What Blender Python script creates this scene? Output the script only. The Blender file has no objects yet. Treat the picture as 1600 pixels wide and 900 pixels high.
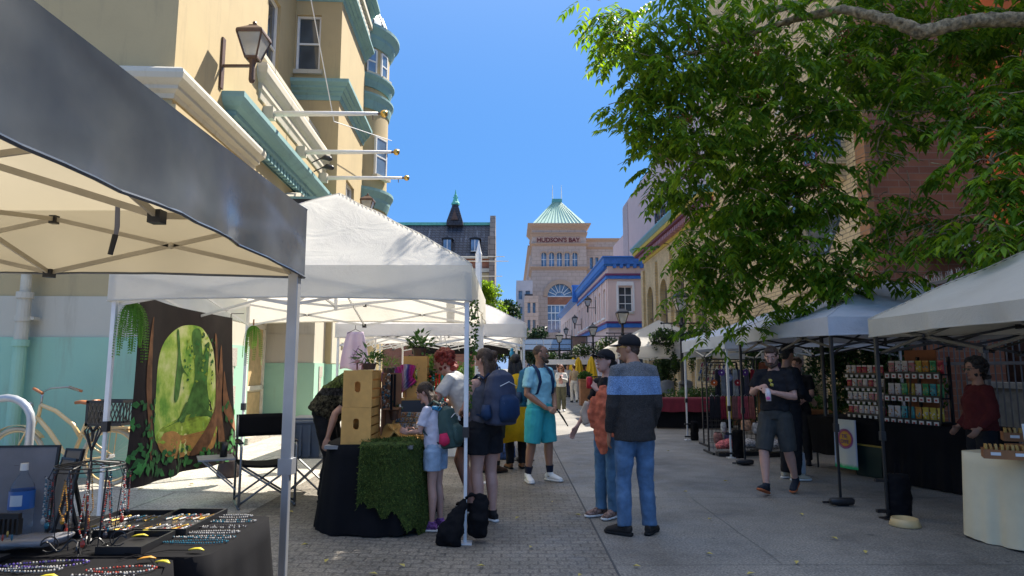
import bpy, math, random
from mathutils import Vector, Matrix, noise
sin, cos, pi, rad = math.sin, math.cos, math.pi, math.radians
random.seed(7)
SC = bpy.context.scene
COL = SC.collection
V = Vector
def lerp(a,b,t): return a+(b-a)*t
# ---------------------------------------------------------------- camera
F_PX, HZ, PIT, CH = 1010.0, 125.0, math.atan(125/1010.0), 1.5
cam = bpy.data.objects.new('camera', bpy.data.cameras.new('camera'))
COL.objects.link(cam)
cam.location = (0, 0, CH); cam.rotation_euler = (pi/2 + PIT, 0, 0)
cam.data.sensor_width = 36; cam.data.lens = 36*F_PX/1600
cam.data.clip_start = .05; cam.data.clip_end = 2000
SC.camera = cam
def at(u, v, Y):
    cx, cy = (u-800)/F_PX, (450-v)/F_PX
    dy = cos(PIT) - cy*sin(PIT); dz = sin(PIT) + cy*cos(PIT)
    t = Y/dy
    return V((cx*t, Y, CH + dz*t))
def gz(x): return min(.14, max(0, (-x-.4)*.035))
# ---------------------------------------------------------------- objects
def tag(o, label=None, cat=None, group=None, kind=None):
    if label: o['label'] = label
    if cat: o['category'] = cat
    if group: o['group'] = group
    if kind: o['kind'] = kind
    return o
def thing(name, label, cat, loc=(0,0,0), rz=0, group=None):
    o = bpy.data.objects.new(name, None); COL.objects.link(o)
    o.empty_display_size = .1
    o.location = loc; o.rotation_euler = (0,0,rz)
    return tag(o, label, cat, group)
def copy_tree(o, parent=None):
    c = o.copy(); COL.objects.link(c)
    if parent: c.parent = parent
    for ch in list(o.children): copy_tree(ch, c)
    return c
def dup(root, loc, rz=0, label=None, scale=None):
    c = copy_tree(root); c.location = loc; c.rotation_euler = (0,0,rz)
    if label: c['label'] = label
    if scale: c.scale = (scale,)*3 if not hasattr(scale,'__len__') else scale
    return c
# ---------------------------------------------------------------- mesh builder
class MB:
    def __init__(s): s.v=[]; s.f=[]; s.m=[]
    def add(s, vs, fs, mi=0):
        n=len(s.v); s.v += [tuple(p) for p in vs]
        for f in fs: s.f.append(tuple(i+n for i in f)); s.m.append(mi)
        return s
    def box(s, c, d, mi=0, M=None):
        x,y,z=[q/2 for q in d]; c=V(c)
        vs=[V((sx*x,sy*y,sz*z)) for sz in(-1,1) for sy in(-1,1) for sx in(-1,1)]
        vs=[c+(M@p if M else p) for p in vs]
        return s.add(vs,[(0,2,3,1),(4,5,7,6),(0,1,5,4),(1,3,7,5),(3,2,6,7),(2,0,4,6)],mi)
    def bx(s, x0,x1,y0,y1,z0,z1, mi=0):
        return s.box(((x0+x1)/2,(y0+y1)/2,(z0+z1)/2),(abs(x1-x0),abs(y1-y0),abs(z1-z0)),mi)
    def loft(s, cs, rx, ry=None, seg=12, side=None, mi=0, sq=0, cap=True):
        cs=[V(c) for c in cs]; n=len(cs)
        if not hasattr(rx,'__len__'): rx=[rx]*n
        ry = ry if ry is not None else rx
        if not hasattr(ry,'__len__'): ry=[ry]*n
        base=len(s.v); prev=None
        for i,c in enumerate(cs):
            t=(cs[min(i+1,n-1)]-cs[max(i-1,0)])
            t = t.normalized() if t.length>1e-9 else V((0,0,1))
            sd = V(side) if side is not None else (prev if prev is not None else (V((1,0,0)) if abs(t.x)<.8 else V((0,1,0))))
            sd = (sd - t*sd.dot(t))
            if sd.length<1e-6: sd=V((0,1,0))-t*t.y
            sd.normalize(); prev=sd; up=t.cross(sd)
            for k in range(seg):
                a=2*pi*k/seg; ca,sa=cos(a),sin(a)
                if sq:
                    e=1-sq*.6; ca=math.copysign(abs(ca)**e,ca); sa=math.copysign(abs(sa)**e,sa)
                s.v.append(tuple(c+sd*(ca*rx[i])+up*(sa*ry[i])))
        for i in range(n-1):
            for k in range(seg):
                a=base+i*seg+k; b=base+i*seg+(k+1)%seg
                s.f.append((a,b,b+seg,a+seg)); s.m.append(mi)
        if cap:
            s.f.append(tuple(base+k for k in range(seg))[::-1]); s.m.append(mi)
            s.f.append(tuple(base+(n-1)*seg+k for k in range(seg))); s.m.append(mi)
        return s
    def bar(s,a,b,r,seg=8,mi=0,r2=None,cap=True): return s.loft([a,b],[r,r if r2 is None else r2],seg=seg,mi=mi,cap=cap)
    def beam(s,a,b,w,h,mi=0):
        a,b=V(a),V(b); t=(b-a); L=t.length; t.normalize()
        up=V((0,0,1)) if abs(t.z)<.95 else V((0,1,0))
        sd=t.cross(up).normalized(); up=sd.cross(t)
        M=Matrix((sd,t,up)).transposed()
        return s.box((a+b)/2,(w,L,h),mi,M)
    def lathe(s, prof, c=(0,0,0), seg=20, mi=0, a0=0, a1=2*pi):
        base=len(s.v); c=V(c); full=abs(a1-a0-2*pi)<1e-6; k_n=seg if full else seg+1
        for r,z in prof:
            for k in range(k_n):
                a=a0+(a1-a0)*k/seg; s.v.append((c.x+r*cos(a),c.y+r*sin(a),c.z+z))
        for i in range(len(prof)-1):
            for k in range(seg):
                a=base+i*k_n+k; b=base+i*k_n+(k+1)%k_n
                s.f.append((a,b,b+k_n,a+k_n)); s.m.append(mi)
        return s
    def ball(s,c,r,seg=12,mi=0,M=None):
        if not hasattr(r,'__len__'): r=(r,r,r)
        c=V(c); rings=max(4,seg//2); base=len(s.v)
        for i in range(rings+1):
            th=pi*i/rings; th=min(max(th,.02),pi-.02)
            for k in range(seg):
                a=2*pi*k/seg; p=V((r[0]*sin(th)*cos(a),r[1]*sin(th)*sin(a),-r[2]*cos(th)))
                s.v.append(tuple(c+(M@p if M else p)))
        for i in range(rings):
            for k in range(seg):
                a=base+i*seg+k; b=base+i*seg+(k+1)%seg
                s.f.append((a,b,b+seg,a+seg)); s.m.append(mi)
        s.f.append(tuple(base+k for k in range(seg))[::-1]); s.m.append(mi)
        s.f.append(tuple(base+rings*seg+k for k in range(seg))); s.m.append(mi)
        return s
    def prism(s, pts, axis, a, b, mi=0):
        """pts 2D polygon; axis 'x','y','z' extrude from a to b"""
        def P(p,t):
            return {'x':(t,p[0],p[1]),'y':(p[0],t,p[1]),'z':(p[0],p[1],t)}[axis]
        n=len(pts); vs=[P(p,a) for p in pts]+[P(p,b) for p in pts]
        fs=[tuple(range(n))[::-1],tuple(range(n,2*n))]+[(i,(i+1)%n,(i+1)%n+n,i+n) for i in range(n)]
        return s.add(vs,fs,mi)
    def grid(s, fn, nu, nv, mi=0):
        base=len(s.v)
        for j in range(nv+1):
            for i in range(nu+1): s.v.append(tuple(fn(i/nu,j/nv)))
        for j in range(nv):
            for i in range(nu):
                a=base+j*(nu+1)+i; s.f.append((a,a+1,a+nu+2,a+nu+1)); s.m.append(mi)
        return s
    def build(s,name,mats,parent=None,smooth=False,bevel=0,solid=0,remesh=0,disp=0,dsize=.1,sub=0,fix=True):
        me=bpy.data.meshes.new(name); me.from_pydata(s.v,[],s.f)
        if not isinstance(mats,(list,tuple)): mats=[mats]
        for m in mats: me.materials.append(m)
        if len(mats)>1: me.polygons.foreach_set('material_index',s.m)
        if smooth: me.polygons.foreach_set('use_smooth',[True]*len(me.polygons))
        me.update()
        if fix and not remesh:
            import bmesh
            bm=bmesh.new(); bm.from_mesh(me); bmesh.ops.recalc_face_normals(bm,faces=bm.faces); bm.to_mesh(me); bm.free()
        o=bpy.data.objects.new(name,me); COL.objects.link(o)
        if parent: o.parent=parent
        if remesh:
            m=o.modifiers.new('r','REMESH'); m.mode='VOXEL'; m.voxel_size=remesh; m.use_smooth_shade=True
            m=o.modifiers.new('s','SMOOTH'); m.factor=.5; m.iterations=3
        if disp:
            m=o.modifiers.new('d','DISPLACE'); m.texture=cloud(dsize); m.strength=disp; m.mid_level=.5; m.texture_coords='LOCAL'
        if solid:
            m=o.modifiers.new('so','SOLIDIFY'); m.thickness=solid
        if bevel:
            m=o.modifiers.new('b','BEVEL'); m.width=bevel; m.segments=2; m.limit_method='ANGLE'
        if sub:
            m=o.modifiers.new('su','SUBSURF'); m.levels=sub; m.render_levels=sub
        return o
_cl={}
def cloud(sz):
    if sz not in _cl:
        t=bpy.data.textures.new('folds','CLOUDS'); t.noise_scale=sz; t.noise_depth=2; _cl[sz]=t
    return _cl[sz]
def text_mesh(name, txt, size, mat, parent, loc, rot, depth=.004, align='CENTER', shear=0, sx=1):
    cu=bpy.data.curves.new(name,'FONT'); cu.body=txt; cu.size=size; cu.extrude=depth; cu.align_x=align; cu.align_y='CENTER'; cu.shear=shear
    cu.offset=size*.012
    t=bpy.data.objects.new(name,cu); COL.objects.link(t)
    dg=bpy.context.evaluated_depsgraph_get(); me=bpy.data.meshes.new_from_object(t.evaluated_get(dg))
    bpy.data.objects.remove(t); me.materials.clear(); me.materials.append(mat)
    o=bpy.data.objects.new(name,me); COL.objects.link(o)
    o.location=loc; o.rotation_euler=rot; o.parent=parent; o.scale=(sx,1,1)
    return o
# ---------------------------------------------------------------- materials
def srgb(r,g,b):
    f=lambda c:(c/255/12.92 if c<=10 else ((c/255+.055)/1.055)**2.4)
    return (f(r),f(g),f(b),1)
class NT:
    def __init__(s,name):
        s.m=bpy.data.materials.new(name); s.m.use_nodes=True; s.t=s.m.node_tree; s.n=s.t.nodes; s.l=s.t.links
        s.b=s.n['Principled BSDF']; s.out=s.n['Material Output']
    def new(s,t,**k):
        n=s.n.new(t)
        for a,b in k.items():
            if a.startswith('i_'): n.inputs[a[2:].replace('_',' ')].default_value=b
            else: setattr(n,a,b)
        return n
    def link(s,a,b): s.l.new(a,b)
    def coord(s,kind='Object'): return s.new('ShaderNodeTexCoord').outputs[kind]
    def noise(s,scale,detail=4,rough=.55,vec=None,dist=0):
        n=s.new('ShaderNodeTexNoise'); n.inputs['Scale'].default_value=scale; n.inputs['Detail'].default_value=detail
        n.inputs['Roughness'].default_value=rough; n.inputs['Distortion'].default_value=dist
        s.link(vec if vec is not None else s.coord(),n.inputs['Vector']); return n.outputs['Fac']
    def ramp(s,fac,stops,interp='LINEAR'):
        n=s.new('ShaderNodeValToRGB'); n.color_ramp.interpolation=interp; e=n.color_ramp.elements
        while len(e)<len(stops): e.new(.5)
        for q,(p,c) in zip(e,stops): q.position=p; q.color=c if len(c)==4 else (*c,1)
        s.link(fac,n.inputs['Fac']); return n.outputs['Color']
    def mix(s,fac,a,b,mode='MIX'):
        n=s.new('ShaderNodeMix',data_type='RGBA',blend_type=mode)
        for sock,v in ((n.inputs[0],fac),(n.inputs[6],a),(n.inputs[7],b)):
            if hasattr(v,'is_output'): s.link(v,sock)
            else: sock.default_value = v
        return n.outputs[2]
    def math(s,op,a,b=0,clamp=False):
        n=s.new('ShaderNodeMath',operation=op,use_clamp=clamp)
        for sock,v in ((n.inputs[0],a),(n.inputs[1],b)):
            if hasattr(v,'is_output'): s.link(v,sock)
            else: sock.default_value=v
        return n.outputs[0]
    def bump(s,h,strength=.3,dist=.01):
        n=s.new('ShaderNodeBump'); n.inputs['Strength'].default_value=strength; n.inputs['Distance'].default_value=dist
        s.link(h,n.inputs['Height']); s.link(n.outputs[0],s.b.inputs['Normal'])
    def wallvec(s,k=1):
        c=s.new('ShaderNodeSeparateXYZ'); s.link(s.coord(),c.inputs[0])
        u=s.math('ADD',c.outputs[0],c.outputs[1]); o=s.new('ShaderNodeCombineXYZ')
        s.link(u,o.inputs[0]); s.link(c.outputs[2],o.inputs[1]); return o.outputs[0]
    def sep(s,vec=None):
        c=s.new('ShaderNodeSeparateXYZ'); s.link(vec if vec is not None else s.coord(),c.inputs[0]); return c.outputs
def C3(c): return c if len(c)==4 else (*c,1)
def mat(name,col,rough=.7,var=.15,scale=6,metal=0,bump=0,bscale=60,alpha=None,trans=0,spec=.5,coat=0,detail=5,sss=0,sheen=0,transl=0,dirt=None):
    N=NT(name); col=C3(col)
    d=tuple(c*(1-var) for c in col[:3])+(1,); l=tuple(min(1,c*(1+var)) for c in col[:3])+(1,)
    f=N.noise(scale,detail)
    out=N.ramp(f,[(.3,d),(.7,l)])
    if dirt:
        g=N.noise(dirt[1],8,.7); out=N.mix(N.ramp(g,[(dirt[2],(0,0,0,1)),(dirt[2]+.18,(1,1,1,1))]),out,C3(dirt[0]))
    N.link(out,N.b.inputs['Base Color'])
    N.b.inputs['Roughness'].default_value=rough; N.b.inputs['Metallic'].default_value=metal
    N.b.inputs['Specular IOR Level'].default_value=spec
    if coat: N.b.inputs['Coat Weight'].default_value=coat
    if trans: N.b.inputs['Transmission Weight'].default_value=trans
    if sheen: N.b.inputs['Sheen Weight'].default_value=sheen
    if bump: N.bump(N.noise(bscale,4,.6),bump,.01)
    if transl:
        t=N.new('ShaderNodeBsdfTranslucent'); N.link(out,t.inputs[0]); ms=N.new('ShaderNodeMixShader'); ms.inputs[0].default_value=transl
        N.link(N.b.outputs[0],ms.inputs[1]); N.link(t.outputs[0],ms.inputs[2]); N.link(ms.outputs[0],N.out.inputs[0])
    return N.m
_mc={}
def M_(key,*a,**k):
    if key not in _mc: _mc[key]=mat(key,*a,**k)
    return _mc[key]
def brick_mat(name,c1,c2,mortar,w=.22,h=.075,ms=.012,rough=.85,bump=.5,stain=.25):
    N=NT(name); v=N.wallvec(); b=N.new('ShaderNodeTexBrick'); N.link(v,b.inputs['Vector'])
    b.inputs['Color1'].default_value=C3(c1); b.inputs['Color2'].default_value=C3(c2); b.inputs['Mortar'].default_value=C3(mortar)
    b.inputs['Scale'].default_value=1; b.inputs['Brick Width'].default_value=w; b.inputs['Row Height'].default_value=h; b.inputs['Mortar Size'].default_value=ms
    b.inputs['Bias'].default_value=-.1
    f=N.ramp(N.noise(1.3,6,.65),[(.3,(1-stain,)*3+(1,)),(.7,(1.1,1.1,1.1,1))])
    o=N.mix(1.0,b.outputs['Color'],f,'MULTIPLY'); N.link(o,N.b.inputs['Base Color']); N.b.inputs['Roughness'].default_value=rough
    N.bump(N.math('ADD',b.outputs['Fac'],N.math('MULTIPLY',N.noise(40,3),-.4)),-bump if False else bump*-1 if False else bump,.004)
    return N.m
def stucco(name,col,stain=(.25,.2,.12),amt=.12,dust=.54):
    N=NT(name); col=C3(col)
    a=N.ramp(N.noise(.9,6,.6),[(.3,tuple(c*(1-amt) for c in col[:3])+(1,)),(.7,col)])
    mp=N.new('ShaderNodeMapping'); mp.inputs['Scale'].default_value=(3,3,.35); N.link(N.coord(),mp.inputs['Vector'])
    st=N.ramp(N.noise(1.6,8,.7,vec=mp.outputs[0]),[(dust,(0,0,0,1)),(dust+.25,(.5,.5,.5,1))])
    o=N.mix(st,a,C3(stain)); N.link(o,N.b.inputs['Base Color']); N.b.inputs['Roughness'].default_value=.8
    N.bump(N.noise(25,6,.65),.18,.01); return N.m
def glass_win(name='window_glass',tint=(.03,.04,.05)):
    N=NT(name); N.b.inputs['Base Color'].default_value=C3(tint); N.b.inputs['Roughness'].default_value=.06; N.b.inputs['Specular IOR Level'].default_value=.9
    f=N.noise(1.1,2); N.link(N.ramp(f,[(.35,C3(tint)),(.75,C3([t*2.6 for t in tint]))]),N.b.inputs['Base Color'])
    N.bump(N.noise(2.5,2),.08,.02); return N.m
# ---------------------------------------------------------------- world
w=bpy.data.worlds.new('World'); SC.world=w; w.use_nodes=True
nt=w.node_tree; sky=nt.nodes.new('ShaderNodeTexSky'); sky.sky_type='NISHITA'; sky.sun_disc=False
SUN_EL,SUN_AZ=52,40
sky.sun_elevation=rad(SUN_EL); sky.sun_rotation=rad(SUN_AZ); sky.air_density=1.0; sky.dust_density=.25; sky.ozone_density=3.0; sky.altitude=0
bg=nt.nodes['Background']
def wn(t,**k):
    n=nt.nodes.new(t)
    for a,b in k.items(): setattr(n,a,b)
    return n
# clear deep blue sky, plus an unseen zenith glow added to lift the shade
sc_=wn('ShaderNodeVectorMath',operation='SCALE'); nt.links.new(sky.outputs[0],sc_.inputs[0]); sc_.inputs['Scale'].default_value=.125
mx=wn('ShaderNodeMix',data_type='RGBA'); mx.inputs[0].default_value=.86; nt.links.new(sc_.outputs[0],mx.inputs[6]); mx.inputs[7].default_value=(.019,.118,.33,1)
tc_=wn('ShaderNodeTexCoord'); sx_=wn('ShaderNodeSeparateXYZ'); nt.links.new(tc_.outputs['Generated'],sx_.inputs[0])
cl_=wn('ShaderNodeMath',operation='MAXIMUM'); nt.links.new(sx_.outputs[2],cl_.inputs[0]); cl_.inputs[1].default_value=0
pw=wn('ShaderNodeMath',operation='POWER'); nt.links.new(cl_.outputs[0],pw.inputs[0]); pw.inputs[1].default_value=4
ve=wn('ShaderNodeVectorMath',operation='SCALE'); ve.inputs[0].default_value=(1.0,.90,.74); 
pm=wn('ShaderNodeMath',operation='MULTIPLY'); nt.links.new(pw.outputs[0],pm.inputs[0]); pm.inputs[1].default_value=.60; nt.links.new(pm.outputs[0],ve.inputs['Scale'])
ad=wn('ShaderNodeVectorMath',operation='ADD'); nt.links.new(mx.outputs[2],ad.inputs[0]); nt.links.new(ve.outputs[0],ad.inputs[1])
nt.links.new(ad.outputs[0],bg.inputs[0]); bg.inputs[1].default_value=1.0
sl=bpy.data.lights.new('sun','SUN'); sl.energy=4.5; sl.angle=rad(.55); sl.color=(1,.93,.82)
so=bpy.data.objects.new('sun',sl); COL.objects.link(so)
sd=V((sin(rad(SUN_AZ))*cos(rad(SUN_EL)),cos(rad(SUN_AZ))*cos(rad(SUN_EL)),sin(rad(SUN_EL))))
so.rotation_euler=(-sd).to_track_quat('-Z','Y').to_euler(); so.location=sd*30
SC.view_settings.view_transform='Standard'; SC.view_settings.look='None'; SC.view_settings.gamma=1
SC.view_settings.exposure=1.3
SC.cycles.max_bounces=6; SC.cycles.diffuse_bounces=4; SC.cycles.transparent_max_bounces=12; SC.cycles.use_denoising=True
SC.cycles.sample_clamp_indirect=6
# ---------------------------------------------------------------- shared materials
cream=stucco('cream_stucco',(.49,.38,.20)); cream_w=stucco('cream_white_trim',(.55,.51,.41),amt=.08)
teal_dado=stucco('teal_dado_paint',(.33,.56,.42),amt=.1); teal_trim=stucco('teal_trim_paint',(.21,.37,.37),stain=(.05,.1,.12))
pipe_m=mat('painted_pipe',(.55,.5,.38),.5)
ochre_brick=brick_mat('ochre_brick',(.62,.46,.22),(.52,.37,.16),(.42,.36,.26))
cream_brick=brick_mat('cream_brick',(.74,.56,.30),(.66,.50,.27),(.35,.26,.15),w=.3,h=.1)
red_brick=brick_mat('red_brick',(.40,.15,.075),(.28,.10,.055),(.34,.2,.13),w=.42,h=.14,ms=.01)
hb_stone=brick_mat('beige_stone',(.50,.37,.29),(.47,.345,.27),(.38,.28,.21),w=1.6,h=.8,ms=.05,stain=.1)
pink=stucco('pink_stucco',(.72,.54,.47),amt=.05); mauve=stucco('mauve_concrete',(.50,.40,.38),amt=.1)
blue_trim=mat('blue_trim',(.03,.16,.50),.5); purple_trim=mat('purple_trim',(.16,.03,.10),.5)
white_paint=mat('white_paint',(.78,.77,.73),.5,.05); black_paint=mat('black_paint',(.012,.012,.014),.4,.2)
glass=glass_win(); glass_b=glass_win('blue_window_glass',(.08,.13,.20))
brass=mat('brass',(.6,.4,.12),.3,.1,metal=1); bronze=mat('bronze_brown',(.10,.055,.035),.5,.2)
steel=mat('tent_leg_aluminium',(.42,.43,.45),.42,.08,metal=.7); whitesteel=mat('white_enamel',(.72,.72,.72),.4,.08)
dark_metal=mat('dark_metal',(.02,.02,.022),.4,.2)
lampglass=mat('lamp_glass',(.75,.76,.72),.15,.05,trans=.6)
wood=mat('pine_wood',(.62,.33,.085),.65,.18,scale=5,bump=.15); wood_d=mat('oak_wood',(.27,.12,.05),.6,.25)
blackcloth=mat('black_cloth',(.0075,.0075,.009),.9,.25,scale=3,spec=.15)
creamcloth=mat('cream_cloth',(.70,.60,.40),.85,.05,spec=.2); whitecloth=mat('white_cloth',(.75,.74,.74),.85,.06)
mossm=mat('moss_mat',(.055,.085,.012),.95,.55,scale=35,bump=1,bscale=120)
plastic_g=mat('blue_grey_plastic',(.17,.2,.25),.4,.1)
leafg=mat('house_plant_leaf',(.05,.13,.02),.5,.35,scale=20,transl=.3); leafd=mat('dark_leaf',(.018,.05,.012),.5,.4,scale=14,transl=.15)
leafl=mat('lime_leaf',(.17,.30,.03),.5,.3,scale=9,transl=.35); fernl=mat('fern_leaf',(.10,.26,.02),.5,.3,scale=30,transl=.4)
petal=mat('white_petal',(.8,.76,.68),.6,.1)
skinL=mat('light_skin',(.52,.29,.21),.5,.07,scale=12,bump=.08,bscale=90); skinT=mat('tanned_skin',(.34,.17,.105),.5,.08,scale=12,bump=.08,bscale=90)
skinR=mat('pinkish_skin',(.55,.31,.24),.5,.08,scale=12,bump=.08,bscale=90)
lipm=mat('lips',(.30,.10,.085),.5); eyew=mat('eye_white',(.6,.58,.55),.3,.02); irism=mat('iris',(.02,.015,.012),.2,.1)
def fabric(name,out,inn=None,tr=.25,rough=.8,bump=.5,fold=2.2,spec=.3):
    N=NT(name); out=C3(out); f=N.noise(1.7,5); d=tuple(c*.9 for c in out[:3])+(1,)
    o=N.ramp(f,[(.3,d),(.7,out)])
    if inn is not None:
        g=N.new('ShaderNodeNewGeometry'); o=N.mix(g.outputs['Backfacing'],o,C3(inn))
    N.link(o,N.b.inputs['Base Color']); N.b.inputs['Roughness'].default_value=rough; N.b.inputs['Specular IOR Level'].default_value=spec
    t=N.new('ShaderNodeBsdfTranslucent'); N.link(o,t.inputs[0]); ms=N.new('ShaderNodeMixShader'); ms.inputs[0].default_value=tr
    N.link(N.b.outputs[0],ms.inputs[1]); N.link(t.outputs[0],ms.inputs[2]); N.link(ms.outputs[0],N.out.inputs[0])
    N.bump(N.math('ADD',N.noise(fold,5,.6,dist=1.2),N.math('MULTIPLY',N.noise(90,2),.15)),bump,.05); return N.m
tent_white=fabric('white_tent_fabric',(.80,.77,.70),tr=.55); tent_grey=fabric('grey_tent_fabric',(.60,.61,.64),tr=.10)
tent_beige=fabric('beige_tent_fabric',(.58,.54,.45),tr=.12); tent_blue=fabric('pale_blue_tent_fabric',(.66,.70,.76),tr=.2)
tent_white2=fabric('bright_white_tent_fabric',(.82,.80,.78),tr=.5)
# ================================================================ building helpers
def sweep(mb, path, prof, mi=0, closed=False):
    n=len(path); P=[V((p[0],p[1],0)) for p in path]; base=len(mb.v); m=len(prof)
    for i in range(n):
        a = P[i]-P[i-1] if (i>0 or closed) else P[1]-P[0]
        b = P[(i+1)%n]-P[i] if (i<n-1 or closed) else P[-1]-P[-2]
        a.normalize(); b.normalize(); na=V((a.y,-a.x,0)); nb=V((b.y,-b.x,0)); mt=(na+nb); mt.normalize(); k=1/max(.3,mt.dot(na))
        for o,z in prof: mb.v.append(tuple(P[i]+mt*(o*k)+V((0,0,z))))
    for i in range(n-1 if not closed else n):
        j=(i+1)%n
        for q in range(m):
            r=(q+1)%m; mb.f.append((base+i*m+q,base+i*m+r,base+j*m+r,base+j*m+q)); mb.m.append(mi)
    if not closed:
        mb.f.append(tuple(base+q for q in range(m))[::-1]); mb.m.append(mi)
        mb.f.append(tuple(base+(n-1)*m+q for q in range(m))); mb.m.append(mi)
    return mb
def corn(z0,z1,out,inn=-.05,steps=4):
    pr=[(inn,z0),(.02,z0)]
    for i in range(1,steps):
        t=i/steps; z=z0+(z1-z0)*t*.8; o=out*(t**1.3)
        pr += [(o,z-(z1-z0)*.04),(o,z+(z1-z0)*.05)]
    pr += [(out,z0+(z1-z0)*.82),(out,z1),(inn,z1)]
    return pr
def wall(mb,axis,p0,p1,a0,a1,z0,z1,holes=(),mi=0):
    A=sorted({a0,a1,*[q for h in holes for q in h[:2] if a0<q<a1]}); Z=sorted({z0,z1,*[q for h in holes for q in h[2:] if z0<q<z1]})
    for i in range(len(A)-1):
        run=None
        for j in range(len(Z)-1):
            ca,cz=(A[i]+A[i+1])/2,(Z[j]+Z[j+1])/2
            hit=any(h[0]<ca<h[1] and h[2]<cz<h[3] for h in holes)
            if not hit:
                run=[Z[j],Z[j+1]] if run is None else [run[0],Z[j+1]]
            if hit or j==len(Z)-2:
                if run:
                    if axis=='x': mb.bx(p0,p1,A[i],A[i+1],run[0],run[1],mi)
                    else: mb.bx(A[i],A[i+1],p0,p1,run[0],run[1],mi)
                run=None
    return mb
def arch_fill(mb,axis,p0,p1,a0,a1,zs,zt,mi=0,n=8):
    c=(a0+a1)/2; r=(a1-a0)/2; h=zt-zs
    for s in (-1,1):
        pts=[(c+s*r,zs)]+[(c+s*r*cos(pi/2*k/n),zs+h*sin(pi/2*k/n)) for k in range(1,n+1)]+[(c+s*r,zt)]
        mb.prism(pts if s>0 else pts[::-1],axis,p0,p1,mi)
    return mb
def window(parent,axis,p,d,a0,a1,z0,z1,fm,gm,nv=1,nh=1,sill=None,arch=0,fw=.06,name='window'):
    """p outer plane of frame, d = +-1 outside direction"""
    f=MB(); q=p-d*.07
    def B(a,b,c,e,x0=p,x1=q):
        if axis=='x': f.bx(min(x0,x1),max(x0,x1),a,b,c,e)
        else: f.bx(a,b,min(x0,x1),max(x0,x1),c,e)
    B(a0,a1,z0,z0+fw); B(a0,a1,z1-fw,z1); B(a0,a0+fw,z0+fw,z1-fw); B(a1-fw,a1,z0+fw,z1-fw)
    for i in range(1,nv+1):
        c=a0+(a1-a0)*i/(nv+1); B(c-fw*.3,c+fw*.3,z0+fw,z1-fw,p-d*.015,q)
    for i in range(1,nh+1):
        c=z0+(z1-z0)*i/(nh+1); B(a0+fw,a1-fw,c-fw*.4,c+fw*.4,p-d*.01,q+d*.01)
    fo=f.build(name,fm,parent)
    g=MB(); r=p-d*.05
    if axis=='x': g.bx(r,r-d*.01,a0+.01,a1-.01,z0+.01,z1-.01)
    else: g.bx(a0+.01,a1-.01,r,r-d*.01,z0+.01,z1-.01)
    g.build('pane',gm,fo)
    if sill:
        s=MB(); w=.08
        if axis=='x': s.bx(p-d*.1,p+d*.16,a0-w,a1+w,z0-.12,z0-.003)
        else: s.bx(a0-w,a1+w,p-d*.1,p+d*.16,z0-.12,z0-.003)
        s.build('sill',sill,fo)
    return fo
def settle(root,O):
    O=V(O)
    def rec(o):
        for c in o.children:
            if c.location.length>1e-6: c.location=c.location-O
            else: c.data.transform(Matrix.Translation(-O))
            rec(c)
    rec(root); root.location = root.location + Matrix.Rotation(root.rotation_euler.z,3,'Z')@O
# ================================================================ ground
N=NT('far_ground'); N.link(N.ramp(N.noise(.2,6),[(.3,(.16,.15,.14,1)),(.7,(.24,.225,.2,1))]),N.b.inputs['Base Color']); N.b.inputs['Roughness'].default_value=.9
gm=N.m
def terr(x,y): return -.02 if (x<-30 or x>30) else gz(x)-.02
g=MB(); xs=[-700,-60,-30,-8,-4.4,-3,-2,-1,-.4,0,3,8,30,60,700]; ys=[-60,-5,0,5,10,20,40,80,200,900]
b=len(g.v)
for y in ys:
    for x in xs: g.v.append((x,y,terr(x,y)))
for j in range(len(ys)-1):
    for i in range(len(xs)-1):
        a=b+j*len(xs)+i; g.f.append((a,a+1,a+len(xs)+1,a+len(xs))); g.m.append(0)
tag(g.build('ground',gm),kind='structure')
def strip(name,x0,x1,y0,y1,dz,m,nx=10):
    s=MB().grid(lambda u,v:(x0+(x1-x0)*u,y0+(y1-y0)*v,gz(x0+(x1-x0)*u)+dz),nx,max(1,int((y1-y0)/10)))
    return tag(s.build(name,m,fix=False),kind='structure')
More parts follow.
